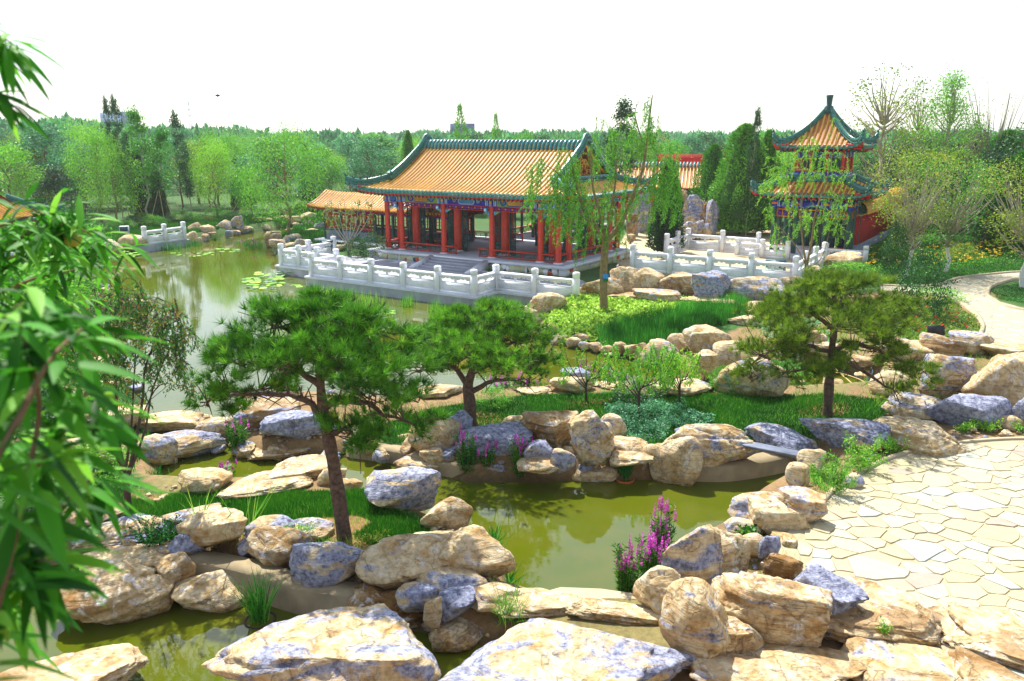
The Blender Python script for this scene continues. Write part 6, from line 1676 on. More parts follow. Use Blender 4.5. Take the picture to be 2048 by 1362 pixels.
# ------------------------------------------------------------ hero pines
def hero_pine(bx, by, z, trunk, blobs, limbs, mat, label, n, seed, r0, m=30, L=.15):
    R = np.random.default_rng(seed); x, y = G(bx, by, z); Y = y
    W3 = lambda px, py, o=0.0: np.array(PD(px, py, Y + o))
    o = empty('pine_tree', (x, y, z), 0, label, 'tree'); off = np.array([x, y, z])
    g = Geo(); pts = [W3(*p) - off for p in trunk]; pts[0][2] -= .15
    P = np.array(smooth_line([tuple(p) for p in pts], 4)); rad = np.linspace(r0, r0 * .35, len(P)); rad[:2] *= (1.35, 1.12); g.tube(P, rad * (1 + .07 * np.random.default_rng(seed).normal(size=len(P))), 12)
    g.build('trunk', M['bark_pine'], o, smooth=True)
    for l in limbs:
        q = np.array(smooth_line([tuple(W3(*p) - off) for p in l], 4)); q[2:-1] += R.normal(0, .025, q[2:-1].shape); g = Geo(); g.tube(q, np.linspace(r0 * .5, r0 * .1, len(q)), 7)
        # side twigs
        for k in range(3, len(q)):
            for s in range(3):
                e = q[k] + R.normal(0, .22, 3) + np.array([0, 0, .1]); g.tube(curve(q[k], e, .03, 4), np.linspace(r0*.12, r0*.04, 4), 4, cap=False)
        g.build('branch', M['bark_pine'], o, smooth=True)
    B = [(W3(px, py, o_) - off, rx / F * depth(x, y, 2.5), rz / F * depth(x, y, 2.5)) for px, py, o_, rx, rz in blobs]
    wts = np.array([rx * rx for _, rx, rz in B]); wts /= wts.sum()
    g = Geo(); C = []; A = []; T_ = []
    for (c, rx, rz), w_ in zip(B, wts):
        k = int(n * w_); d = sph(R, k); low = d[:, 2] < -.1; d[low, 2] *= .5
        # sub clumps give a broken outline
        ks = max(6, int(k / 26)); cen = sph(R, ks) * R.uniform(.55, 1.0, (ks, 1)); cen[:, 2] = np.abs(cen[:, 2]) * 1.1 - .35
        q = cen[R.integers(0, ks, k)] + R.normal(0, .17, (k, 3)); q = q * np.array([rx, rx * .9, rz])
        C.append(c + q); A.append(unit(q / np.array([rx, rx, rz])) * .8 + np.array([0, 0, .75])); T_.append(np.clip(.3 + .5 * (q[:, 2] / rz) * 0 + R.normal(0, .22, k), 0, 1))
    C = np.concatenate(C); A = np.concatenate(A); tufts(g, C, A, m, L, .011, R, .62, np.concatenate(T_))
    g.build('needles', M[mat], o)
    tw = Geo(); idx = R.choice(len(C), min(260, len(C)), replace=False); BC = np.array([b[0] for b in B])
    for i in idx:
        j = np.argmin(((BC - C[i]) ** 2).sum(1)); tw.tube(curve(BC[j] + R.normal(0, .05, 3) - np.array([0, 0, B[j][2]*.4]), C[i], -.02, 4), np.linspace(.016, .006, 4), 3, cap=False)
    tag(tw.build('twigs', M['bark_pine'], o), kind='stuff')
    return o
hero_pine(690, 1075, .5, [(690,1075),(676,985),(662,900),(648,830),(640,760),(636,700),(628,650)],
 [(640,640,0,130,46),(545,660,.1,100,50),(740,665,.1,100,46),(480,710,0,75,45),(800,720,.2,70,50),(640,705,.6,150,45),(560,720,-.7,110,40),(690,720,-.8,110,40),(450,760,-.2,60,30),(415,800,0,42,20),
  (740,780,-.3,95,45),(700,860,-.3,60,40),(770,845,0,70,40),(840,850,.1,55,32),(720,895,-.4,40,22),(520,770,.5,70,28),(470,815,.2,40,18),(545,615,.3,40,22),(640,600,.3,60,18),(830,790,0,40,30)],
 [[(652,840),(610,800),(545,785),(470,790),(415,805)],[(648,815),(700,800),(770,830),(840,850)],[(640,770),(580,730),(500,710)],[(640,760),(700,720),(790,715)],[(656,870),(690,860),(720,890)],[(636,700),(600,670),(545,650)],[(634,690),(680,665),(740,660)]],
 'needle', 'large front pine with a flat crown and a leaning rough trunk', 2900, 5, .135, L=.19)
hero_pine(945, 855, .45, [(945,855),(940,810),(936,770),(945,740),(955,700),(958,660)],
 [(955,655,0,120,34),(880,665,.2,70,36),(1035,670,.1,75,38),(960,690,-.8,120,36),(850,700,.1,50,30),(1070,715,.1,52,36),(1060,750,.2,45,26),(900,725,-.3,60,24),(1010,715,-.5,70,34),(990,625,.2,90,18),(915,630,.4,60,16),(860,740,-.1,30,14)],
 [[(938,775),(905,735),(860,730),(840,745)],[(945,745),(1000,715),(1060,740)],[(950,720),(1010,690),(1060,680)],[(950,720),(900,690),(860,690)],[(940,785),(990,760),(1040,760)]],
 'needle', 'second pine on the middle island with a low domed crown', 2300, 6, .16, L=.18)
hero_pine(1655, 835, .5, [(1655,835),(1658,770),(1662,715),(1668,660),(1672,620),(1668,590)],
 [(1680,600,0,130,42),(1590,605,.2,70,36),(1760,610,.2,80,42),(1670,640,-.8,150,40),(1560,660,-.2,80,34),(1780,660,.0,60,26),(1530,700,-.3,75,34),(1580,740,-.5,85,34),(1500,750,-.3,40,24),(1800,720,.1,60,26),(1840,740,.2,48,26),(1750,690,-.3,70,26),
  (1690,565,.3,100,20),(1790,785,.2,40,24),(1860,770,.2,36,20),(1640,720,-.4,60,26),(1545,625,.1,50,20),(1810,635,.1,40,20)],
 [[(1664,705),(1610,690),(1540,705),(1490,740)],[(1665,700),(1720,690),(1790,715),(1850,745)],[(1668,660),(1620,625),(1570,620)],[(1670,650),(1730,620),(1790,625)],[(1660,730),(1620,735),(1570,745)],[(1662,715),(1740,750),(1790,785)]],
 'needle_olive', 'right hand pine with an olive domed crown and spreading lower boughs', 3300, 9, .13, m=28, L=.18)

# ------------------------------------------------------------ willows
def hero_willow(bx, by, z, stems, strands, mat, label, seed, r0, L=.12, W=.028, name='willow_tree', bark='bark_willow', per=.036):
    R = np.random.default_rng(seed); x, y = G(bx, by, z); off = np.array([x, y, z]); W3 = lambda px, py, o=0.0: np.array(PD(px, py, y + o)) - off
    o = empty(name, (x, y, z), 0, label, 'tree'); k = 0; allp = []
    for s, (ra, rb) in stems:
        pts = [W3(*p) for p in s]
        if k == 0: pts[0][2] -= .1
        q = np.array(smooth_line([tuple(p) for p in pts], 4)); g = Geo(); g.tube(q, np.linspace(ra, rb, len(q)), 9); g.build('trunk' if k == 0 else 'branch', M[bark], o, smooth=True); k += 1
        if k > 1: allp.append(q)
    allp = np.concatenate(allp); g = Geo(); tw = Geo(); C = []; D = []; T_ = []
    for (px, py, o_, rx, ry, n, ln) in strands:
        for i in range(n):
            p = W3(px + R.uniform(-rx, rx), py + R.uniform(-ry, ry), o_ + R.normal(0, .5)); j = np.argmin(((allp - p) ** 2).sum(1)); a = allp[j]
            ll = ln * R.uniform(.25, 1.0); sway = R.normal(0, .10, 2) + np.array([-.10, 0]) * ll
            c = [a, (a + p) / 2 + np.array([0, 0, .18 * np.linalg.norm(p - a)]), p]
            m = 5
            for t in range(1, m + 1): u = t / m; c.append(p + np.array([sway[0] * u * u, sway[1] * u * u, -ll * u]))
            c = np.array(c); tw.tube(c, np.linspace(.007, .0025, len(c)), 3, cap=False)
            seg = int((ll + .3) / per); u = np.linspace(0, 1, seg)
            for t in u:
                q = p + np.array([sway[0]*t*t, sway[1]*t*t, -ll*t]); 
                for s_ in (0, 1): C.append(q + R.normal(0, .02, 3)); dd = R.normal(0, .55, 3); dd[2] = -abs(R.normal(.8, .3)); D.append(dd); T_.append(R.uniform(0, 1))
            d_ = p - a; nn = int(np.linalg.norm(d_) / per * .6)
            for t in np.linspace(.3, 1, max(1, nn)): q = a + d_ * t + np.array([0, 0, .12 * math.sin(t*3.14)]); C.append(q); dd = R.normal(0, .7, 3); dd[2] -= .5; D.append(dd); T_.append(R.uniform(0, 1))
    leaves(g, np.array(C), np.array(D), L, W, R, np.array(T_)); g.build('leaves', M[mat], o); tag(tw.build('twigs', M['weed'] if mat == 'willow' else M[bark], o), kind='stuff')
    return o
hero_willow(1208, 622, .42, [([(1208,622),(1207,580),(1207,540),(1210,500),(1214,470)], (.17, .14)),
  ([(1212,490),(1190,450),(1165,410),(1150,360),(1140,310)], (.10, .03)), ([(1212,480),(1200,430),(1185,370),(1180,300)], (.08, .02)), ([(1214,480),(1240,450),(1262,400),(1285,340),(1296,260),(1305,190)], (.12, .02)),
  ([(1214,475),(1222,420),(1232,350),(1228,280)], (.07, .02)), ([(1258,410),(1290,370),(1330,330)], (.05, .015)), ([(1190,450),(1160,430),(1120,400)], (.05, .012)), ([(1290,300),(1270,230),(1280,200)], (.03, .01)), ([(1165,410),(1120,350),(1090,330)], (.04, .01))],
 [(1110,350,0,60,40,46,1.3),(1100,400,-.5,50,30,31,1.2),(1170,340,.3,60,50,46,1.2),(1240,280,.2,50,50,41,1.2),(1290,240,0,30,45,31,1.0),(1330,330,.4,30,50,41,1.5),(1300,380,-.3,50,40,31,1.2),(1200,430,-.5,50,40,26,.9),(1140,430,0,50,30,26,1.0),(1230,400,.3,60,40,26,.9),(1345,400,.4,20,30,15,1.0),(1170,480,-.3,20,15,4,.8),(1240,470,0,20,15,4,.8)],
 'willow', 'central willow with a forked bare trunk and hanging green branches', 41, .16)
hero_willow(1612, 562, .8, [([(1612,562),(1612,545),(1613,530)], (.085, .075)), ([(1613,532),(1606,490),(1602,440),(1606,380),(1618,300),(1622,230)], (.055, .01)), ([(1613,532),(1624,480),(1630,430),(1650,370),(1665,310),(1680,250)], (.06, .01)),
  ([(1613,532),(1590,490),(1565,460),(1540,440)], (.03, .01)), ([(1613,535),(1640,520),(1655,480),(1660,450)], (.025, .008)), ([(1602,430),(1580,380),(1570,340)], (.03, .01)), ([(1634,420),(1610,380),(1600,330)], (.02, .008))],
 [(1600,330,0,50,40,29,.75),(1650,320,.2,50,40,25,.75),(1560,400,0,40,35,21,.7),(1640,420,-.3,50,30,18,.7),(1590,460,-.2,50,30,18,.7),(1560,340,.3,40,30,18,.6),(1680,440,0,30,30,12,.6),(1545,370,.3,20,20,8,.6),(1640,260,0,40,30,6,.5),(1690,380,.2,20,30,8,.6)],
 'willow', 'slender young willow in front of the tower', 42, .08, L=.11, W=.03)
for bx, by, ty, wv, lab, sd_, den in ((1173, 803, 692, 70, 'left sapling of the three on the island, with few leaves', 51, 26), (1279, 835, 680, 80, 'middle sapling, the largest of the three on the island', 52, 70), (1360, 808, 690, 46, 'right sapling of the three on the island', 53, 50)):
    h_ = by - ty; st = [([(bx, by), (bx - 1, by - h_*.2), (bx, by - h_*.35)], (.035, .03))]; Rq = np.random.default_rng(sd_)
    for k in range(7):
        a = -1 + 2 * k / 6; st.append(([(bx, by - h_*(.22 + .03*k)), (bx + wv*a*.4, by - h_*.45), (bx + wv*a*.75, by - h_*.68), (bx + wv*a*.9, by - h_*.9)], (.018, .004)))
    hero_willow(bx, by, .42, st, [(bx, by - h_*.72, 0, wv*.9, h_*.22, den, .32), (bx, by - h_*.5, -.2, wv*.7, h_*.12, den // 3, .25)], 'willow', lab, sd_, .03, L=.085, W=.026, name='sapling', bark='bark_dark', per=.03)
# pale tree before the corridor
st = [([(697, 512), (697, 495), (698, 480)], (.075, .06))]
for k in range(8):
    a = -1 + 2 * k / 7; st.append(([(697, 492 - k % 3 * 4), (697 + 26*a, 460), (697 + 42*a, 430), (697 + 50*a, 402)], (.035, .008)))
hero_willow(697, 512, .5, st, [(700, 420, 0, 58, 18, 60, .18), (700, 450, 0, 48, 14, 24, .15)], 'leaf_yellow', 'small pale trunked tree with few yellowish leaves before the corridor', 54, .06, L=.10, W=.06, bark='bark_pale', name='maple_tree', per=.09)
# left reddish tree
lt = [([(256,1018),(254,985),(250,950)], (.07, .055)), ([(250,950),(236,870),(232,780),(232,680),(238,600),(236,548)], (.035, .006)), ([(254,960),(272,880),(285,800),(292,730),(325,660),(360,640)], (.035, .006)),
  ([(252,950),(215,870),(190,800),(165,740),(140,690)], (.03, .006)), ([(258,950),(290,860),(305,780),(340,700),(385,665)], (.025, .005)), ([(248,960),(262,860),(268,760),(275,660),(290,600)], (.025, .005)), ([(245,930),(200,860),(150,830)], (.02, .005)), ([(285,830),(320,770),(380,775)], (.015, .004)), ([(232,740),(200,640),(190,580)], (.02, .004))]
hero_willow(256, 1018, .5, lt, [(235,600,0,45,40,40,.35),(300,620,0,50,30,50,.35),(355,660,.1,35,35,40,.35),(190,640,.1,50,50,50,.35),(270,680,-.2,60,40,50,.35),(330,720,.1,40,35,40,.35),(200,740,-.1,50,40,40,.35),(250,780,.1,50,40,26,.3),(370,770,0,20,10,8,.25),(160,700,.2,40,50,40,.35)],
 'leaf_red', 'multi stemmed tree with small reddish green leaves by the left shore', 55, .07, L=.085, W=.028, name='cherry_tree', bark='bark_dark', per=.05)

# ------------------------------------------------------------ peach tree whose leafy boughs hang in at the left, close to the viewer
def peach():
    R = np.random.default_rng(61); root = np.array([-2.3, 1.3, 5.2]); o = empty('peach_tree', tuple(root), 0, 'peach tree whose drooping leaves fill the left foreground', 'tree')
    g = Geo(); g.tube([(0,0,-.3),(.05,.02,.5),(.12,.05,1.2),(.2,.1,2.2)], [.09,.075,.06,.03], 9); g.build('trunk', M['bark'], o, smooth=True)
    BR = [[(-66,1400,1.0),(3,1180,1.1),(56,950,1.2),(78,800,1.25),(38,640,1.2)], [(56,950,1.2),(118,880,1.3),(175,780,1.35)], [(-58,1000,1.0),(30,850,1.1),(100,720,1.2),(162,660,1.3)], [(3,1180,1.1),(74,1070,1.3),(144,990,1.45),(192,950,1.5)],
          [(-58,700,1.2),(12,630,1.3),(65,600,1.3)], [(-60,540,2.5),(50,470,2.6),(130,450,2.6),(185,470,2.8)], [(-60,620,2.5),(60,560,2.7),(150,540,2.9)], [(-80,60,1.9),(-30,75,1.9),(15,80,1.9)], [(-80,200,1.9),(-40,185,1.9),(-5,190,1.9)], [(-60,480,2.4),(30,440,2.5),(90,430,2.6)],
          [(3,1180,1.1),(38,1130,1.2),(82,1120,1.2)], [(-66,820,1.3),(-14,760,1.4),(21,720,1.4)], [(-66,1150,1.2),(-14,1080,1.2),(21,1040,1.3)], [(-49,1300,1.3),(3,1230,1.4),(38,1180,1.5)], [(-66,930,1.5),(-5,900,1.6),(38,880,1.7)], [(-60,600,3.2),(20,560,3.3),(100,600,3.4),(170,620,3.5)], [(-60,560,3.0),(60,500,3.0),(160,500,3.2),(205,520,3.2)]]
    V, Fa, T_ = [], [], []; nv = 0
    prof = np.array([[0, .02], [.12, .32], [.3, .86], [.5, 1.0], [.7, .8], [.88, .38], [1.0, .0]])
    for bi, b in enumerate(BR):
        q = np.array(smooth_line([tuple(np.array(PD(*p)) - root) for p in b], 6)); g = Geo()
        a0 = np.array([.14, .06, min(2.1, max(.5, q[0][2] - .1))]); q2 = np.concatenate([[a0, (a0 + q[0]) / 2 + np.array([0, 0, -.03])], q]) if b[0][0] < 0 else q
        g.tube(q2, np.linspace(.008 if b[0][0] < 0 else .005, .0025, len(q2)), 6); g.build('branch', M['bark'], o, smooth=True)
        nodes = q[::2] if b[0][2] < 2 else q; k = 4 if b[0][2] < 2 else 6
        for i, p in enumerate(nodes):
            last = i >= len(nodes) - 2
            for j in range(k + (5 if last else 0)):
                c = p + R.normal(0, .012 if b[0][2] < 2 else .05, 3); a = R.uniform(0, 6.28)
                d = np.array([math.cos(a), math.sin(a) * .8, R.uniform(-1.0, .35)]); d /= np.linalg.norm(d); Lf = R.uniform(.08, .145); Wf = Lf * R.uniform(.075, .11)
                s = np.cross(d, [0, 0, 1.0]) + R.normal(0, .25, 3); s -= d * (s @ d); s /= np.linalg.norm(s); nrm = np.cross(s, d); tint = R.uniform(0, 1)
                P = []
                for t, w_ in prof:
                    m = c + d * Lf * (t + .05) + np.array([0, 0, -1]) * Lf * .26 * t * t
                    P += [m - s * Wf * w_ + nrm * Wf * .35 * w_, m, m + s * Wf * w_ + nrm * Wf * .35 * w_]
                V.append(np.array(P)); n_ = len(prof)
                f = [(nv + 3*r_ + c_, nv + 3*r_ + c_ + 1, nv + 3*r_ + c_ + 4, nv + 3*r_ + c_ + 3) for r_ in range(n_ - 1) for c_ in (0, 1)]; Fa += f; T_ += [tint] * len(f); nv += 3 * n_
    g = Geo(); g.add(np.concatenate(V), Fa, np.array(T_)); g.build('leaves', M['leaf_peach'], o, smooth=True)
    c = np.array(PD(145, 477, 2.6)) - root; g = Geo(); Vs, Fs = ico(3); g.add(Vs * .028 + c, Fs, .9); g.build('fruit', M['leaf_yellow'], o, smooth=True)
peach()

# ------------------------------------------------------------ grass, ground cover and flowers
def scatter(poly_px, z, n, R, wiggle=.15):
    P = gp(poly_px, z); A = np.array(P); lo, hi = A.min(0), A.max(0); X, Y = R.uniform(lo[0], hi[0], n * 3), R.uniform(lo[1], hi[1], n * 3)
    s = sdist(P, X, Y) + wiggle * vnoise(np.stack([X*1.5, Y*1.5, X*0], 1), 21); m = s > 0; X, Y = X[m][:n], Y[m][:n]; return np.stack([X, Y, hz(X, Y)], 1)
def lawn(poly, z, n, L, W, mat, label, seed, name='grass', cat='grass', lean=.35):
    R = np.random.default_rng(seed); C = scatter(poly, z, n, R); pt = fbm(np.stack([C[:,0], C[:,1], C[:,0]*0], 1) * 1.3, seed, 3)
    D = R.normal(0, lean, C.shape); D[:, 2] = 1; g = Geo(); blades(g, C - np.array([0, 0, .01]), D, L * (1 + .5 * np.clip(pt, -.8, 1)), W, R, np.clip(.42 + .45 * pt + R.normal(0, .2, len(C)), 0, 1))
    return tag(g.build(name, M[mat]), label, cat, kind='stuff')
lawn([(700,870),(800,838),(880,815),(960,803),(1100,789),(1300,790),(1480,796),(1640,799),(1790,812),(1760,865),(1600,880),(1480,890),(1400,900),(1250,900),(1150,885),(1000,885),(900,875),(780,880)], .42, 80000, .10, .016, 'grass', 'short dark green grass on the middle island', 71)
lawn([(318,1012),(340,988),(440,978),(600,988),(720,982),(765,1008),(850,1052),(840,1095),(760,1105),(720,1080),(760,1050),(720,1030),(640,1035),(600,1070),(500,1068),(420,1050),(260,1050),(250,1010)], .45, 60000, .10, .011, 'grass', 'dark green grass round the foot of the front pine', 72)
lawn([(1690,560),(1700,505),(1800,480),(2100,470),(2100,540),(1990,546),(1860,568),(1760,568)], .9, 42000, .12, .03, 'grass', 'bright lawn behind the path', 73)
lawn([(1982,575),(2048,564),(2160,564),(2160,612),(2048,608),(1998,598)], .92, 9000, .06, .025, 'grass', 'lawn tongue at the right edge', 74)
lawn([(180,470),(300,450),(450,436),(640,430),(700,450),(700,500),(640,510),(570,505),(560,475),(600,450),(540,446),(440,458),(380,468),(300,478),(200,490)], .5, 50000, .28, .05, 'grass', 'long green grass along the far bank', 75)
lawn([(1198,680),(1195,655),(1290,637),(1380,622),(1470,614),(1512,626),(1480,650),(1400,662),(1330,682),(1270,692)], .35, 11000, .46, .028, 'iris', 'bed of tall dark green iris blades', 76, 'iris_bed', 'iris bed', .16)
lawn([(870,640),(900,620),(950,640),(930,660)], .0, 300, .5, .02, 'iris', 'reeds standing in the lake behind the second pine', 77, 'reeds', 'reeds', .12)
for k, (px, py, n, w_) in enumerate([(662,590,120,30),(700,600,140,40),(745,608,90,30),(815,612,120,16),(870,622,90,14),(760,625,60,40),(1000,612,90,24),(1020,600,50,10),(335,500,220,40),(390,492,120,20),(500,492,160,24)]):
    R = np.random.default_rng(200 + k); x, y = G(px, py, 0); C = np.stack([x + R.normal(0, w_/F*y*.5, n), y + R.normal(0, .25, n), np.zeros(n)], 1); D = R.normal(0, .13, C.shape); D[:, 2] = 1; g = Geo(); blades(g, C, D, .55, .022, R)
    tag(g.build('reeds', M['weed' if k < 8 else 'iris']), 'thin reeds rising from the lake %s' % ('before the deck' if k < 8 else 'along the far bank'), 'reeds', kind='stuff')
def cover(poly, z, n, L, W, hgt, mat, label, seed, name='ground_cover', up=.5):
    R = np.random.default_rng(seed); C = scatter(poly, z, n, R, .25); pt = fbm(np.stack([C[:,0], C[:,1], C[:,0]*0], 1) * 2.2, seed, 2)
    C[:, 2] += hgt * np.clip(.6 + pt, .1, 1.3) * R.uniform(.3, 1, n if len(C) == n else len(C)); D = R.normal(0, 1, C.shape); D[:, 2] = np.abs(D[:, 2]) * up; g = Geo(); leaves(g, C, D, L, W, R)
    return tag(g.build(name, M[mat]), label, 'plants', kind='stuff')
cover([(1085,650),(1105,606),(1160,594),(1300,602),(1410,604),(1390,622),(1310,636),(1215,648),(1195,668),(1120,672)], .42, 11000, .14, .10, .22, 'hosta', 'bright yellow green leafy ground cover round the willow', 81)
cover([(1215,815),(1300,805),(1400,825),(1425,850),(1340,872),(1310,890),(1250,888),(1215,850)], .42, 9000, .06, .035, .28, 'grass_blue', 'bluish green catmint clump on the island', 82, 'catmint')
cover([(1820,605),(1900,598),(1955,638),(1962,670),(1850,690),(1780,660),(1700,650),(1720,620)], .87, 9000, .08, .05, .16, 'leaf_yellow', 'yellow green bedding plants beside the path', 83)
cover([(1500,640),(1560,625),(1640,650),(1680,690),(1560,690)], .6, 4000, .08, .04, .3, 'grass_blue', 'bluish green plants between the boulders behind the right pine', 84)
cover([(1700,545),(1740,500),(1800,480),(1990,490),(2040,520),(1960,535),(1800,548)], .9, 6000, .10, .04, .40, 'weed', 'lily foliage in the flower border', 85)
R = np.random.default_rng(90); g = Geo()
C = scatter([(1690,545),(1735,505),(1800,515),(1850,505),(1990,500),(2040,522),(1960,540),(1800,548)], .9, 300, R); C = C[R.random(len(C)) < .55]; C[:, 2] += R.uniform(.4, .62, len(C))
for p in C:
    for a in np.arange(5) / 5 * 6.28: leaves(g, p[None], np.array([[math.cos(a), math.sin(a), .7]]), .12, .07, R)
tag(g.build('day_lilies', M['petal_yellow']), 'orange day lilies dotted through the border', 'flowers', kind='stuff')
g = Geo(); C = scatter([(1790,640),(1850,612),(1930,640),(1950,665),(1850,685)], .88, 46, R); C[:, 2] += .2
for p in C:
    for a in np.arange(5) / 5 * 6.28: leaves(g, p[None], np.array([[math.cos(a), math.sin(a), .8]]), .07, .05, R)
tag(g.build('red_flowers', M['petal_red']), 'small red flowers in the bed beside the path', 'flowers', kind='stuff')

def loosestrife(px, by, ty, wpx, z, label, seed, stems=26, spike=.7, pet='petal'):
    R = np.random.default_rng(seed); x, y = G(px, by, z); H = PD(px, ty, y).z - z; w_ = wpx / F * depth(x, y, z) * .5; o = empty('loosestrife', (x, y, z), 0, label, 'flowers'); gs = Geo(); gf = Geo(); gl = Geo()
    for i in range(stems):
        a = R.uniform(0, 6.28); rr = w_ * R.uniform(0, 1) ** .6; b = np.array([rr*math.cos(a)*.4, rr*math.sin(a)*.4, -.05]); h = H * R.uniform(.55, 1.0); e = np.array([rr*math.cos(a), rr*math.sin(a)*.7, h])
        c = curve(b, e, 0, 5, .012, R); gs.tube(c, np.linspace(.007, .004, 5), 3, cap=False); fl = R.random() < spike
        n = int(h / .014); t = R.uniform(.04, .80 if fl else 1.0, n); P = b + (e - b) * t[:, None]; D = R.normal(0, 1, (n, 3)); D[:, 2] = .45; leaves(gl, P + R.normal(0, .015, (n, 3)), D, .10, .022, R)
        if fl:
            hh = min(.26, h * .32); n = 46; t = R.uniform(0, 1, n); P = e + np.array([0, 0, -.4 * hh]) + np.stack([t*0, t*0, t * hh], 1); D = R.normal(0, 1, (n, 3)); D[:, 2] = .3; leaves(gf, P, D, .034 * (1.3 - t), .026, R)
    gs.build('stem', M['weed'], o); gl.build('foliage', M['grass'], o)
    if gf.n: tag(gf.build('flower_spikes', M[pet], o), kind='stuff')
    return o
for a in ((1318,1160,1003,50,.0,'tall purple loosestrife farthest from the viewer at the pool edge',301,26,.75), (1300,1180,1075,66,.02,'purple loosestrife in the middle of the pool edge row',302,34,.8), (1252,1212,1085,56,.0,'bright purple loosestrife nearest the viewer at the pool edge',303,34,.6),
          (936,955,862,52,.0,'loosestrife in front of the dark blue rock, the left clump',304,26,.5), (976,952,886,46,.0,'loosestrife in front of the dark blue rock, the middle clump',305,24,.3), (1040,958,868,52,.0,'loosestrife in front of the dark blue rock, the right clump',306,28,.45),
          (478,905,838,50,.02,'loosestrife tuft at the gap between the lake and the channel',307,30,.15), (455,958,925,40,.1,'few purple flower spikes behind the cream ledge',308,8,1.0), (1165,770,728,70,.2,'pink flowered clump behind the left sapling',309,26,.6), (1225,775,738,70,.2,'pink flowered clump behind the middle sapling',310,26,.5),
          (1020,792,752,80,.15,'pink flowered clump under the second pine, right side',311,30,.6), (1075,790,758,60,.15,'pink flowered clump left of the tan mound',312,24,.5), (505,498,478,56,.0,'pinkish flowers on the water plants of the far inlet',313,24,.6), (430,480,462,50,.0,'reddish water plants under the grey upright rock',314,24,.3),
          (620,455,440,50,.4,'pink flowers among the pale rocks by the round bushes',315,22,.8), (1070,618,600,24,.05,'tiny pink flowers beside the cream corner boulder',316,10,.8), (590,716,684,40,.1,'purple flowers on the shore behind the front pine',317,12,.8), (205,720,690,50,.3,'purple flowers at the left shore',318,14,.7), (1325,800,738,46,.3,'pink flowers behind the right sapling',319,14,.6)):
    loosestrife(*a)
def weed(px, by, ty, wpx, z, label, seed, mat='weed', n=500, L=.05, W=.022, name='weed'):
    R = np.random.default_rng(seed); x, y = G(px, by, z); H = PD(px, ty, y).z - z; w_ = wpx / F * depth(x, y, z) * .5; g = Geo(); gs = Geo(); o = empty(name, (x, y, z), 0, label, 'plant'); K = 16
    tips = np.stack([R.uniform(-w_, w_, K), R.uniform(-w_, w_, K) * .7, R.uniform(.35, 1, K) * H], 1)
    for t in tips: gs.tube(curve((t[0]*.2, t[1]*.2, -.05), t, .03, 5, .01, R), np.linspace(.006, .003, 5), 3, cap=False)
    i = R.integers(0, K, n); u = R.uniform(.15, 1, n)[:, None] ** .7; P = tips[i] * np.array([1, 1, 1]) * u + R.normal(0, .03, (n, 3)); D = R.normal(0, 1, (n, 3)); D[:, 2] += .6; leaves(g, P, D, L, W, R)
    gs.build('stem', M[mat], o); g.build('foliage', M[mat], o); return o
for a in ((1662,992,900,100,.66,'feathery green weeds spilling over the terrace rim',401,'weed',1500,.07,.02), (1722,945,872,90,.68,'feathery green weeds near the loaf shaped boulder',402,'weed',1400,.07,.02), (1640,965,930,70,.6,'green weeds beside the end of the plank',403,'weed',700,.06,.02), (1785,905,868,60,.7,'pale weeds at the foot of the loaf shaped boulder',404,'weed',700,.05,.02),
          (1468,1122,1078,26,.75,'small creeping plant with round leaves on the cream rock',405,'grass',260,.07,.055), (1495,1076,1052,34,.75,'creeping leafy plant above the small rounded rock',406,'grass',260,.07,.055), (310,1098,1035,84,.5,'bright green leafy weed growing between the left rocks',407,'iris',900,.05,.03), (352,1090,1045,54,.5,'leafy weed sprawling over the square tan block',408,'iris',400,.05,.03),
          (600,1068,1042,80,.6,'low weeds on the mottled rock',409,'weed',500,.04,.015), (1975,862,838,60,.68,'small plants in the gravel above the paving',410,'weed',400,.06,.03), (1925,862,842,40,.68,'small plant beside the hump backed boulder',411,'weed',260,.06,.03), (2040,862,840,40,.68,'small plant above the paving at the right edge',412,'weed',260,.06,.03),
          (740,1090,1060,70,.5,'yellowed weeds beside the large cream boulder',413,'leaf_yellow',300,.05,.02), (1010,1235,1180,60,.3,'thin grass tuft on the flat cream rock',414,'weed',60,.2,.008), (1440,790,745,44,.3,'light green plant beside the leaning slab',415,'weed',500,.06,.03), (1770,1262,1240,40,.9,'sparse weed on the buff rock',416,'weed',60,.04,.02)):
    weed(*a)
def tuft(px, by, ty, wpx, z, label, seed, n=90, mat='iris', lean=.22, name='grass_tuft', W=.012):
    R = np.random.default_rng(seed); x, y = G(px, by, z); H = PD(px, ty, y).z - z; w_ = wpx / F * depth(x, y, z) * .25; g = Geo(); C = np.stack([R.normal(0, w_*.5, n), R.normal(0, w_*.5, n), np.zeros(n) - .03], 1); D = R.normal(0, lean, (n, 3)); D[:, 2] = 1
    for c, d in zip(C, D):
        d = unit(d); h = H * R.uniform(.5, 1.1); q = np.array([c + d*h*t + np.array([d[0], d[1], -.25]) * h * .7 * t * t * .5 for t in (0, .35, .7, 1)]); s = unit(np.cross(d, [0.3, 1, 0])) * W
        g.add(np.stack([q[0]-s/2, q[0]+s/2, q[1]+s/2, q[1]-s/2, q[2]+s/3, q[2]-s/3, q[3]]), [(0,1,2,3),(3,2,4,5)], R.uniform(0, 1)); g.add([q[2]+s/3, q[2]-s/3, q[3]], [(0,1,2)], .5)
    return tag(g.build(name, M[mat], loc=(x, y, z)), label, 'plant')
tuft(1250, 955, 905, 44, .02, 'upright rushes growing in the terracotta pot', 501, 140)
tuft(520, 1238, 1130, 60, .02, 'rushes growing in the sunken pot of the left pool', 502, 150)
tuft(985, 1090, 1040, 60, .05, 'dark rushes at the left edge of the green pool', 503, 60, lean=.35)
tuft(1018, 1165, 1120, 40, .05, 'thin rushes leaning over the green pool', 504, 30, lean=.4)
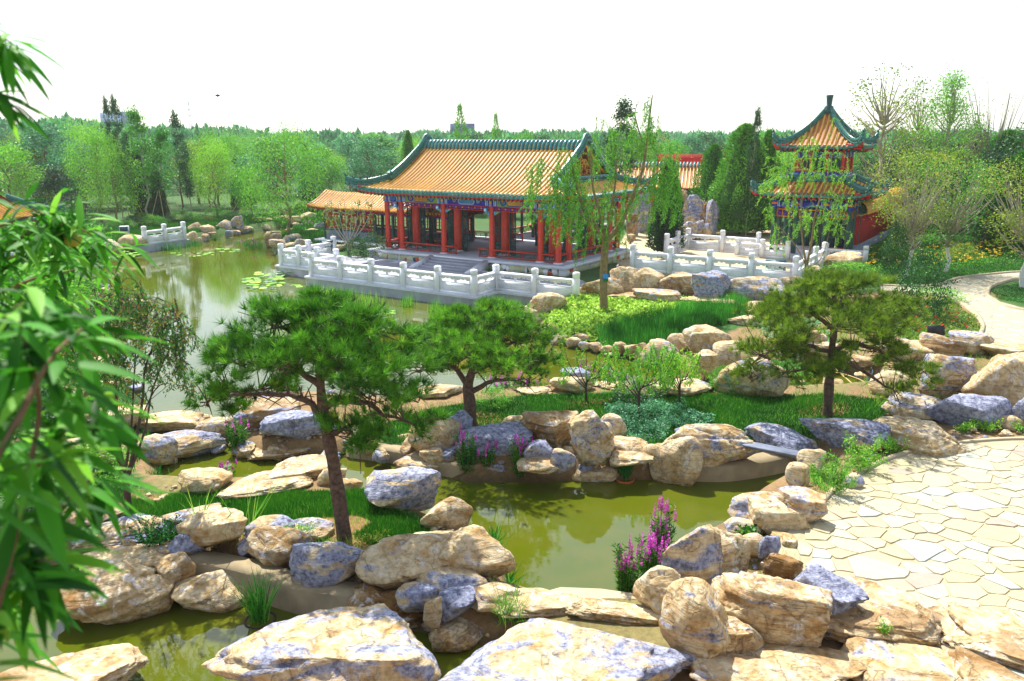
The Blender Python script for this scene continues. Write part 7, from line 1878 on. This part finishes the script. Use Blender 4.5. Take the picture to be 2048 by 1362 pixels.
tuft(1020, 1238, 1150, 110, .3, 'fan of long grass before the huge whitish boulder', 505, 70, 'weed', .35, W=.008)
tuft(310, 965, 925, 60, .1, 'reeds at the left end of the channel', 506, 90)
tuft(402, 864, 845, 24, .05, 'small tuft on the flat slab in the lake', 507, 40)
tuft(490, 1080, 905, 80, .45, 'tall grass stalks rising from the lawn left of the front pine', 508, 9, 'weed', .3, W=.02)
tuft(400, 1050, 935, 60, .5, 'tall grass blades arching over the square tan block', 509, 7, 'weed', .3, W=.02)
lawn([(330,985),(460,985),(700,985),(860,1040),(900,1100),(760,1160),(560,1130),(300,1090),(120,1060),(120,990)], .42, 5000, .13, .012, 'weed', 'stray grass on the earthy left bank', 601, 'stray_grass')
lawn([(420,862),(520,850),(700,860),(900,900),(1000,905),(1300,905),(1600,900),(1740,870),(1800,800),(1480,790),(1000,795),(700,830),(500,830)], .35, 6000, .14, .016, 'weed', 'stray grass on the shores of the middle island', 602, 'stray_grass')
lawn([(1400,1180),(1470,1060),(1620,960),(1700,940),(1640,1010),(1560,1090),(1620,1180),(1500,1240)], .5, 1600, .12, .011, 'weed', 'stray grass between the rocks of the pool rim', 603, 'stray_grass')
lawn([(1480,640),(1700,640),(1900,690),(2040,720),(2040,860),(1880,850),(1760,820),(1700,770),(1500,720)], .5, 5000, .2, .02, 'weed', 'stray grass among the boulders at the right', 604, 'stray_grass')
lawn([(60,560),(190,560),(190,700),(280,800),(300,900),(250,1000),(60,1040),(-60,900)], .5, 16000, .25, .03, 'grass', 'rough grass on the left shore of the lake', 605, 'rough_grass')
# water lilies
R = np.random.default_rng(95); g = Geo()
def pads(cx, cy, rx, ry, n, s):
    for i in range(n):
        a = R.uniform(0, 6.28); q = R.uniform(0, 1) ** .5; x, y = G(cx + rx*q*math.cos(a), cy + ry*q*math.sin(a), 0); r = s * R.uniform(.6, 1.2); tilt = R.uniform(0, .12); m = 10; a0 = R.uniform(0, 6.28); z = .012 + (R.uniform(0, .25) if s > .16 else 0)
        V = [(x, y, z)] + [(x + r*math.cos(a0+t), y + r*math.sin(a0+t), z + tilt*r*math.cos(t)) for t in np.linspace(.25, 6.1, m)]
        g.add(V, [(0, j, j+1) for j in range(1, m)], R.uniform(0, 1))
pads(525, 566, 40, 14, 46, .20); pads(565, 550, 22, 9, 18, .18); pads(590, 572, 12, 5, 6, .15); pads(452, 501, 30, 4, 22, .14); pads(420, 507, 14, 3, 10, .14); pads(250, 512, 40, 6, 34, .22); pads(380, 508, 40, 5, 30, .12); pads(740, 640, 20, 8, 9, .2); pads(700, 655, 24, 8, 8, .16); pads(770, 625, 20, 5, 9, .12)
tag(g.build('lily_pads', M['lily']), 'floating water lily pads scattered on the lake', 'lily pads', kind='stuff')

# ------------------------------------------------------------ small things
x0, y0 = G(1458, 885, .78); x1, y1 = G(1615, 915, .74)
g = Geo(); d = Vector((x1-x0, y1-y0)); L_ = d.length; 
for k in range(1): g.bbox(0, L_, -.15, .15, 0, .055, .008)
o = g.build('plank', M['plank'], loc=(x0, y0, .80)); o.rotation_euler = (0, math.asin(.06 / L_) if L_ > .1 else 0, math.atan2(d.y, d.x)); tag(o, 'weathered blue grey plank laid as a bridge across the channel', 'plank')
def pot(px, py, z, r, label, mat):
    x, y = G(px, py, z); o = empty('flower_pot', (x, y, z), 0, label, 'pot'); g = Geo(); k = 20; a = np.arange(k)/k*6.283; rings = [(r*.72, -.22), (r*.98, .0), (r, .015), (r*.88, .015), (r*.82, -.05)]
    V = [(rr*math.cos(t), rr*math.sin(t), zz) for rr, zz in rings for t in a]; g.add(V, [(i*k+j, i*k+(j+1) % k, (i+1)*k+(j+1) % k, (i+1)*k+j) for i in range(4) for j in range(k)]); g.build('pot_wall', M[mat], o, smooth=True)
    g = Geo(); g.add([(r*.82*math.cos(t), r*.82*math.sin(t), -.04) for t in a], [list(range(k))]); g.build('pot_soil', M['soil'], o)
pot(1250, 958, .03, .21, 'round orange terracotta pot sunk at the pool edge', 'terracotta'); pot(520, 1240, .0, .24, 'dark pot sunk in the left pool', 'bark_dark')
# black notice board
x, y = G(1873, 692, .8); o = empty('notice_board', (x, y, .8), 0, 'small black notice board on a stake beside the path', 'sign'); g = Geo(); g.cyl(0, 0, -.1, .36, .02); g.build('stake', M['black'], o)
g = Geo(); g.bbox(-.27, .27, -.02, .02, .34, .66, .005); b = g.build('board', M['black'], o); b.rotation_euler = (-.3, 0, 0)
# willow tag and lamp
x, y = G(1208, 556, .42); xw, yw = G(1208, 622, .42); zt_ = PD(1207, 556, yw - .17).z
g = Geo(); g.box(-.11, .11, -.012, .012, -.15, .16, 0); g.box(-.10, .10, -.014, -.012, -.13, -.02, 1); tag(g.build('tree_tag', [M['screen'], M['grass']], loc=(xw, yw - .20, zt_)), 'blue and green tag tied to the central willow trunk', 'tag')
x, y = G(1236, 562, .5); o = empty('garden_lamp', (x, y, .5), 0, 'little black garden lamp beside the willow', 'lamp'); g = Geo(); g.cyl(0, 0, 0, .55, .018); g.build('lamp_post', M['black'], o)
g = Geo(); g.tube([(0,0,.55),(0,0,.6),(0,0,.74)], [.03,.07,.11], 8, 0); g.tube([(0,0,.75),(0,0,.80),(0,0,.84)], [.14,.08,.01], 8, 1); g.build('lantern', [M['glassblue'], M['black']], o)
# litter bins
def bin_(loc, rz, label):
    o = empty('litter_bin', loc, rz, label, 'bin'); g = Geo(); g.bbox(-.42, .42, -.2, .2, .05, .78, .01, 0); g.box(-.40, -.01, -.212, -.2, .1, .60, 1); g.box(.01, .40, -.212, -.2, .1, .60, 1); g.build('bin_body', [M['bin_green'], M['bin_panel']], o)
    g = Geo(); g.bbox(-.45, .45, -.23, .23, .78, .96, .03, 0); g.box(-.2, .2, -.235, -.23, .83, .91, 1); g.build('lid', [M['bin_green'], M['white']], o)
    for x_, m in ((-.2, 'black'), (.2, 'orange')):     # recycling triangle of three bent arrows
        g = Geo()
        for k in range(3):
            a = math.pi/2 + k*2.094; b = a + 2.094*.78; p = Vector((x_ + .075*math.cos(a), -.218, .38 + .075*math.sin(a))); q = Vector((x_ + .075*math.cos(b), -.218, .38 + .075*math.sin(b))); g.beam(p, q, .008, .026)
            dn = (q - p).normalized(); pn = Vector((dn.z, 0, -dn.x)); g.add([tuple(q + pn*.03), tuple(q - pn*.03), tuple(q + dn*.045)], [(0,1,2),(2,1,0)])
        g.build('recycling_mark', M[m], o)
x, y = G(656, 512, DZ); bin_((x, y, DZ), YAW + .15, 'twin litter bin with a dark lid beside the left balustrade')
v = T0 + dirv * 6.9 + bk * .9; bin_((v.x, v.y, TZ), YAW, 'twin litter bin behind the corner of the terrace balustrade')
g = Geo(); g.bbox(-.3, .3, -.2, .2, .15, .75, .02, 0); g.box(-.26, .26, -.21, -.2, .4, .7, 1); g.box(-.26, -.2, -.15, .15, 0, .16, 0); g.box(.2, .26, -.15, .15, 0, .16, 0)
x, y = G(250, 473, .5); tag(g.build('cabinet', [M['granite_light'], M['bin_green']], loc=(x, y, .5), rz=.3), 'small grey cabinet with a dark front on the far bank', 'cabinet')
# hoses
def hose(pts, r, mat, label):
    P = smooth_line([(*G(px, py, z), z) for px, py, z in pts], 6); g = Geo(); g.tube(P, r, 6); tag(g.build('garden_hose', M[mat], smooth=True), label, 'hose')
hose([(1672,745,.3),(1700,752,.35),(1730,765,.3),(1745,785,.28),(1715,792,.3),(1690,775,.3),(1720,765,.35),(1742,778,.3),(1735,792,.3),(1700,790,.3),(1675,770,.3)], .018, 'hose', 'yellow hose lying in loose coils on the shaded bank')
hose([(1668,735,.55),(1690,755,.4),(1715,775,.3),(1745,790,.3),(1765,800,.45),(1790,800,.5)], .022, 'hose', 'straight run of yellow hose crossing the coils')
hose([(1700,690,.9),(1720,710,.6),(1745,740,.4),(1735,760,.35)], .016, 'bin_green', 'dark hose hanging down behind the right pine')
hose([(1810,690,.9),(1834,700,.8),(1832,722,.6),(1810,735,.5),(1795,745,.4)], .016, 'hose_red', 'reddish hose looping over the rocks right of the pine')
# green pump hanging in the right pine
v = PD(1706, 690, G(1655, 835, .5)[1]); o = empty('pump', (v.x, v.y, v.z), 0, 'small teal pump hanging in the right pine', 'pump'); g = Geo(); g.bbox(-.09, .09, -.07, .07, -.12, .10, .02); g.tube([(0,-.075,0),(0,-.09,0)], .06, 10); g.build('pump_body', M['bin_green'], o); g = Geo(); g.tube([(0,0,.1),(.02,0,.3),(-.05,0,.45)], .012, 5); g.tube([(0,0,-.12),(-.05,0,-.4),(-.2,0,-.7)], .012, 5); g.build('cable', M['bin_panel'], o)
# stakes propping the young trees
stk = [(185,444,205,388),(262,444,250,398),(300,446,316,382),(292,440,268,392),(350,446,334,404),(372,438,350,404),(455,436,488,386),(405,436,430,398),(440,434,415,405),(560,432,545,400),(330,446,318,380),(205,446,222,396),(1995,520,2010,462),(1940,500,1962,452),(1700,548,1690,510)]
for k, (ax, ay, bx_, by_) in enumerate(stk):
    x, y = G(ax, ay, .6); v = PD(bx_, by_, y + .6); g = Geo(); g.tube([(0,0,-.1),(v.x-x, v.y-y, v.z-.6)], [.035,.025], 6); tag(g.build('stake', M['bamboo'], loc=(x, y, .6)), 'slanting wooden stake propping a young tree', 'stake', 'stakes propping young trees')
x0, y0 = G(400, 436, .6); x1, y1 = G(440, 432, .6); g = Geo(); g.tube([(0,0,.35),(x1-x0,y1-y0,.38)], .03, 6); g.tube([(0,0,-.05),(0,0,.4)], .025, 6); g.tube([(x1-x0,y1-y0,-.05),(x1-x0,y1-y0,.42)], .025, 6); tag(g.build('low_rail', M['bamboo'], loc=(x0, y0, .6)), 'low bamboo rail on the far bank', 'rail')
# parked vehicles glimpsed through the trees
def van(px, py, Y, rz, label, s=1.0):
    v = PD(px, py, Y); o = empty('parked_car', (v.x, v.y, .9), rz, label, 'car'); P = [(-2.3,.35),(-2.3,.9),(-1.9,1.05),(-1.2,1.55),(1.2,1.6),(1.9,1.05),(2.35,.9),(2.35,.35)]
    g = Geo(); n = len(P); g.add([(a, -.85, b) for a, b in P] + [(a, .85, b) for a, b in P], [list(range(n))[::-1], list(range(n, 2*n))] + [(i, (i+1) % n, n+(i+1) % n, n+i) for i in range(n)]); g.build('body', M['white'], o)
    g = Geo()
    for sy in (-1, 1):
        q = [(-1.75,1.08),(-1.15,1.48),(-.05,1.52),(-.05,1.08)]; q2 = [(.05,1.08),(.05,1.52),(1.15,1.52),(1.7,1.08)]
        for w_ in (q, q2): V = [(a, sy*.86, b) for a, b in w_]; g.add(V, [(0,1,2,3),(3,2,1,0)])
    g.build('window', M['navy'], o)
    for x_ in (-1.45, 1.5):
        for sy in (-1, 1): g = Geo(); g.tube([(x_, sy*.78, .33),(x_, sy*.9, .33)], .33, 14); g.build('wheel', M['black'], o)
van(355, 402, 112, .3, 'white car parked behind the poplars, the left one'); van(388, 402, 116, .1, 'white car parked behind the poplars, the right one'); van(465, 400, 118, .2, 'white car glimpsed beside the topiary')
# rockery behind the pavilion
def crag(px, by, ty, wpx, Y, blue, brown, label, kind='c'):
    v = PD(px, by, Y); zb = .6; ybase = CY + 0; _rs[0] += 1; d = depth(v.x, Y, 1.5); W_ = wpx / F * d; H_ = PD(px, ty, Y).z - zb; Vv, Ff = rock_shape(_rs[0] + 400, 4, kind); Vv = Vv * np.array([W_, W_*.8, H_ * 1.08]); Vv[:, 2] += H_ * .46
    g = Geo(); g.add(Vv, Ff); o = g.build('rock', M['rock'], smooth=True); o.location = (v.x, Y, zb); o.rotation_euler = (0, 0, _rs[0] * 1.3); o.color = (blue, brown, .3, 1); tag(o, label, 'rock')
crag(1384, 470, 388, 40, 58, .55, .0, 'central grey peak of the rockery before the back hall'); crag(1360, 470, 378, 34, 60, .1, .5, 'tall brownish rock left of the grey peak'); crag(1408, 475, 400, 36, 58, .15, .7, 'rusty rock right of the grey peak'); crag(1352, 478, 420, 30, 56, .5, .1, 'grey rock low at the left of the rockery')
crag(1422, 480, 398, 34, 57, .6, .0, 'pale grey rock beside the juniper'); crag(1400, 484, 440, 46, 55, .5, .3, 'mottled rock at the foot of the rockery'); crag(1378, 484, 442, 34, 54.5, .5, .0, 'blue grey rock at the foot of the rockery')
crag(1268, 480, 380, 30, 57, .55, .0, 'grey pinnacle seen right of the pavilion'); crag(1285, 478, 370, 34, 59, .6, .3, 'dark leaning rock right of the pavilion'); crag(1262, 490, 425, 30, 55, .1, .5, 'brown rock under the grey pinnacle'); crag(1300, 475, 430, 40, 60, .3, .5, 'brownish rock by the cypress'); crag(1262, 498, 468, 24, 53, .4, .1, 'small pale rock on the sandy court')
crag(1150, 480, 410, 50, 60, .5, .2, 'pale rocks seen through the pavilion', 'b'); crag(1085, 480, 440, 60, 60, .1, .5, 'tan rock seen through the pavilion', 'b')
v = PD(1412, 486, 54); g = Geo(); 

# ------------------------------------------------------------ haze
HZ_TOP = 26.0
g = Geo(); g.box(-1900, 1900, -80, 2500, -1.9, HZ_TOP)
hz_o = tag(g.build('haze', None), 'thin summer haze over the garden', kind='stuff')
hm = bpy.data.materials.new('haze'); hm.use_nodes = True; nt = hm.node_tree
for n_ in list(nt.nodes):
    if n_.type == 'BSDF_PRINCIPLED': nt.nodes.remove(n_)
pv = nt.nodes.new('ShaderNodeVolumePrincipled'); pv.inputs['Color'].default_value = (.93, .97, 1, 1); pv.inputs['Density'].default_value = .00034; pv.inputs['Anisotropy'].default_value = .35
nt.links.new(pv.outputs[0], nt.nodes['Material Output'].inputs['Volume']); hz_o.data.materials.clear(); hz_o.data.materials.append(hm)
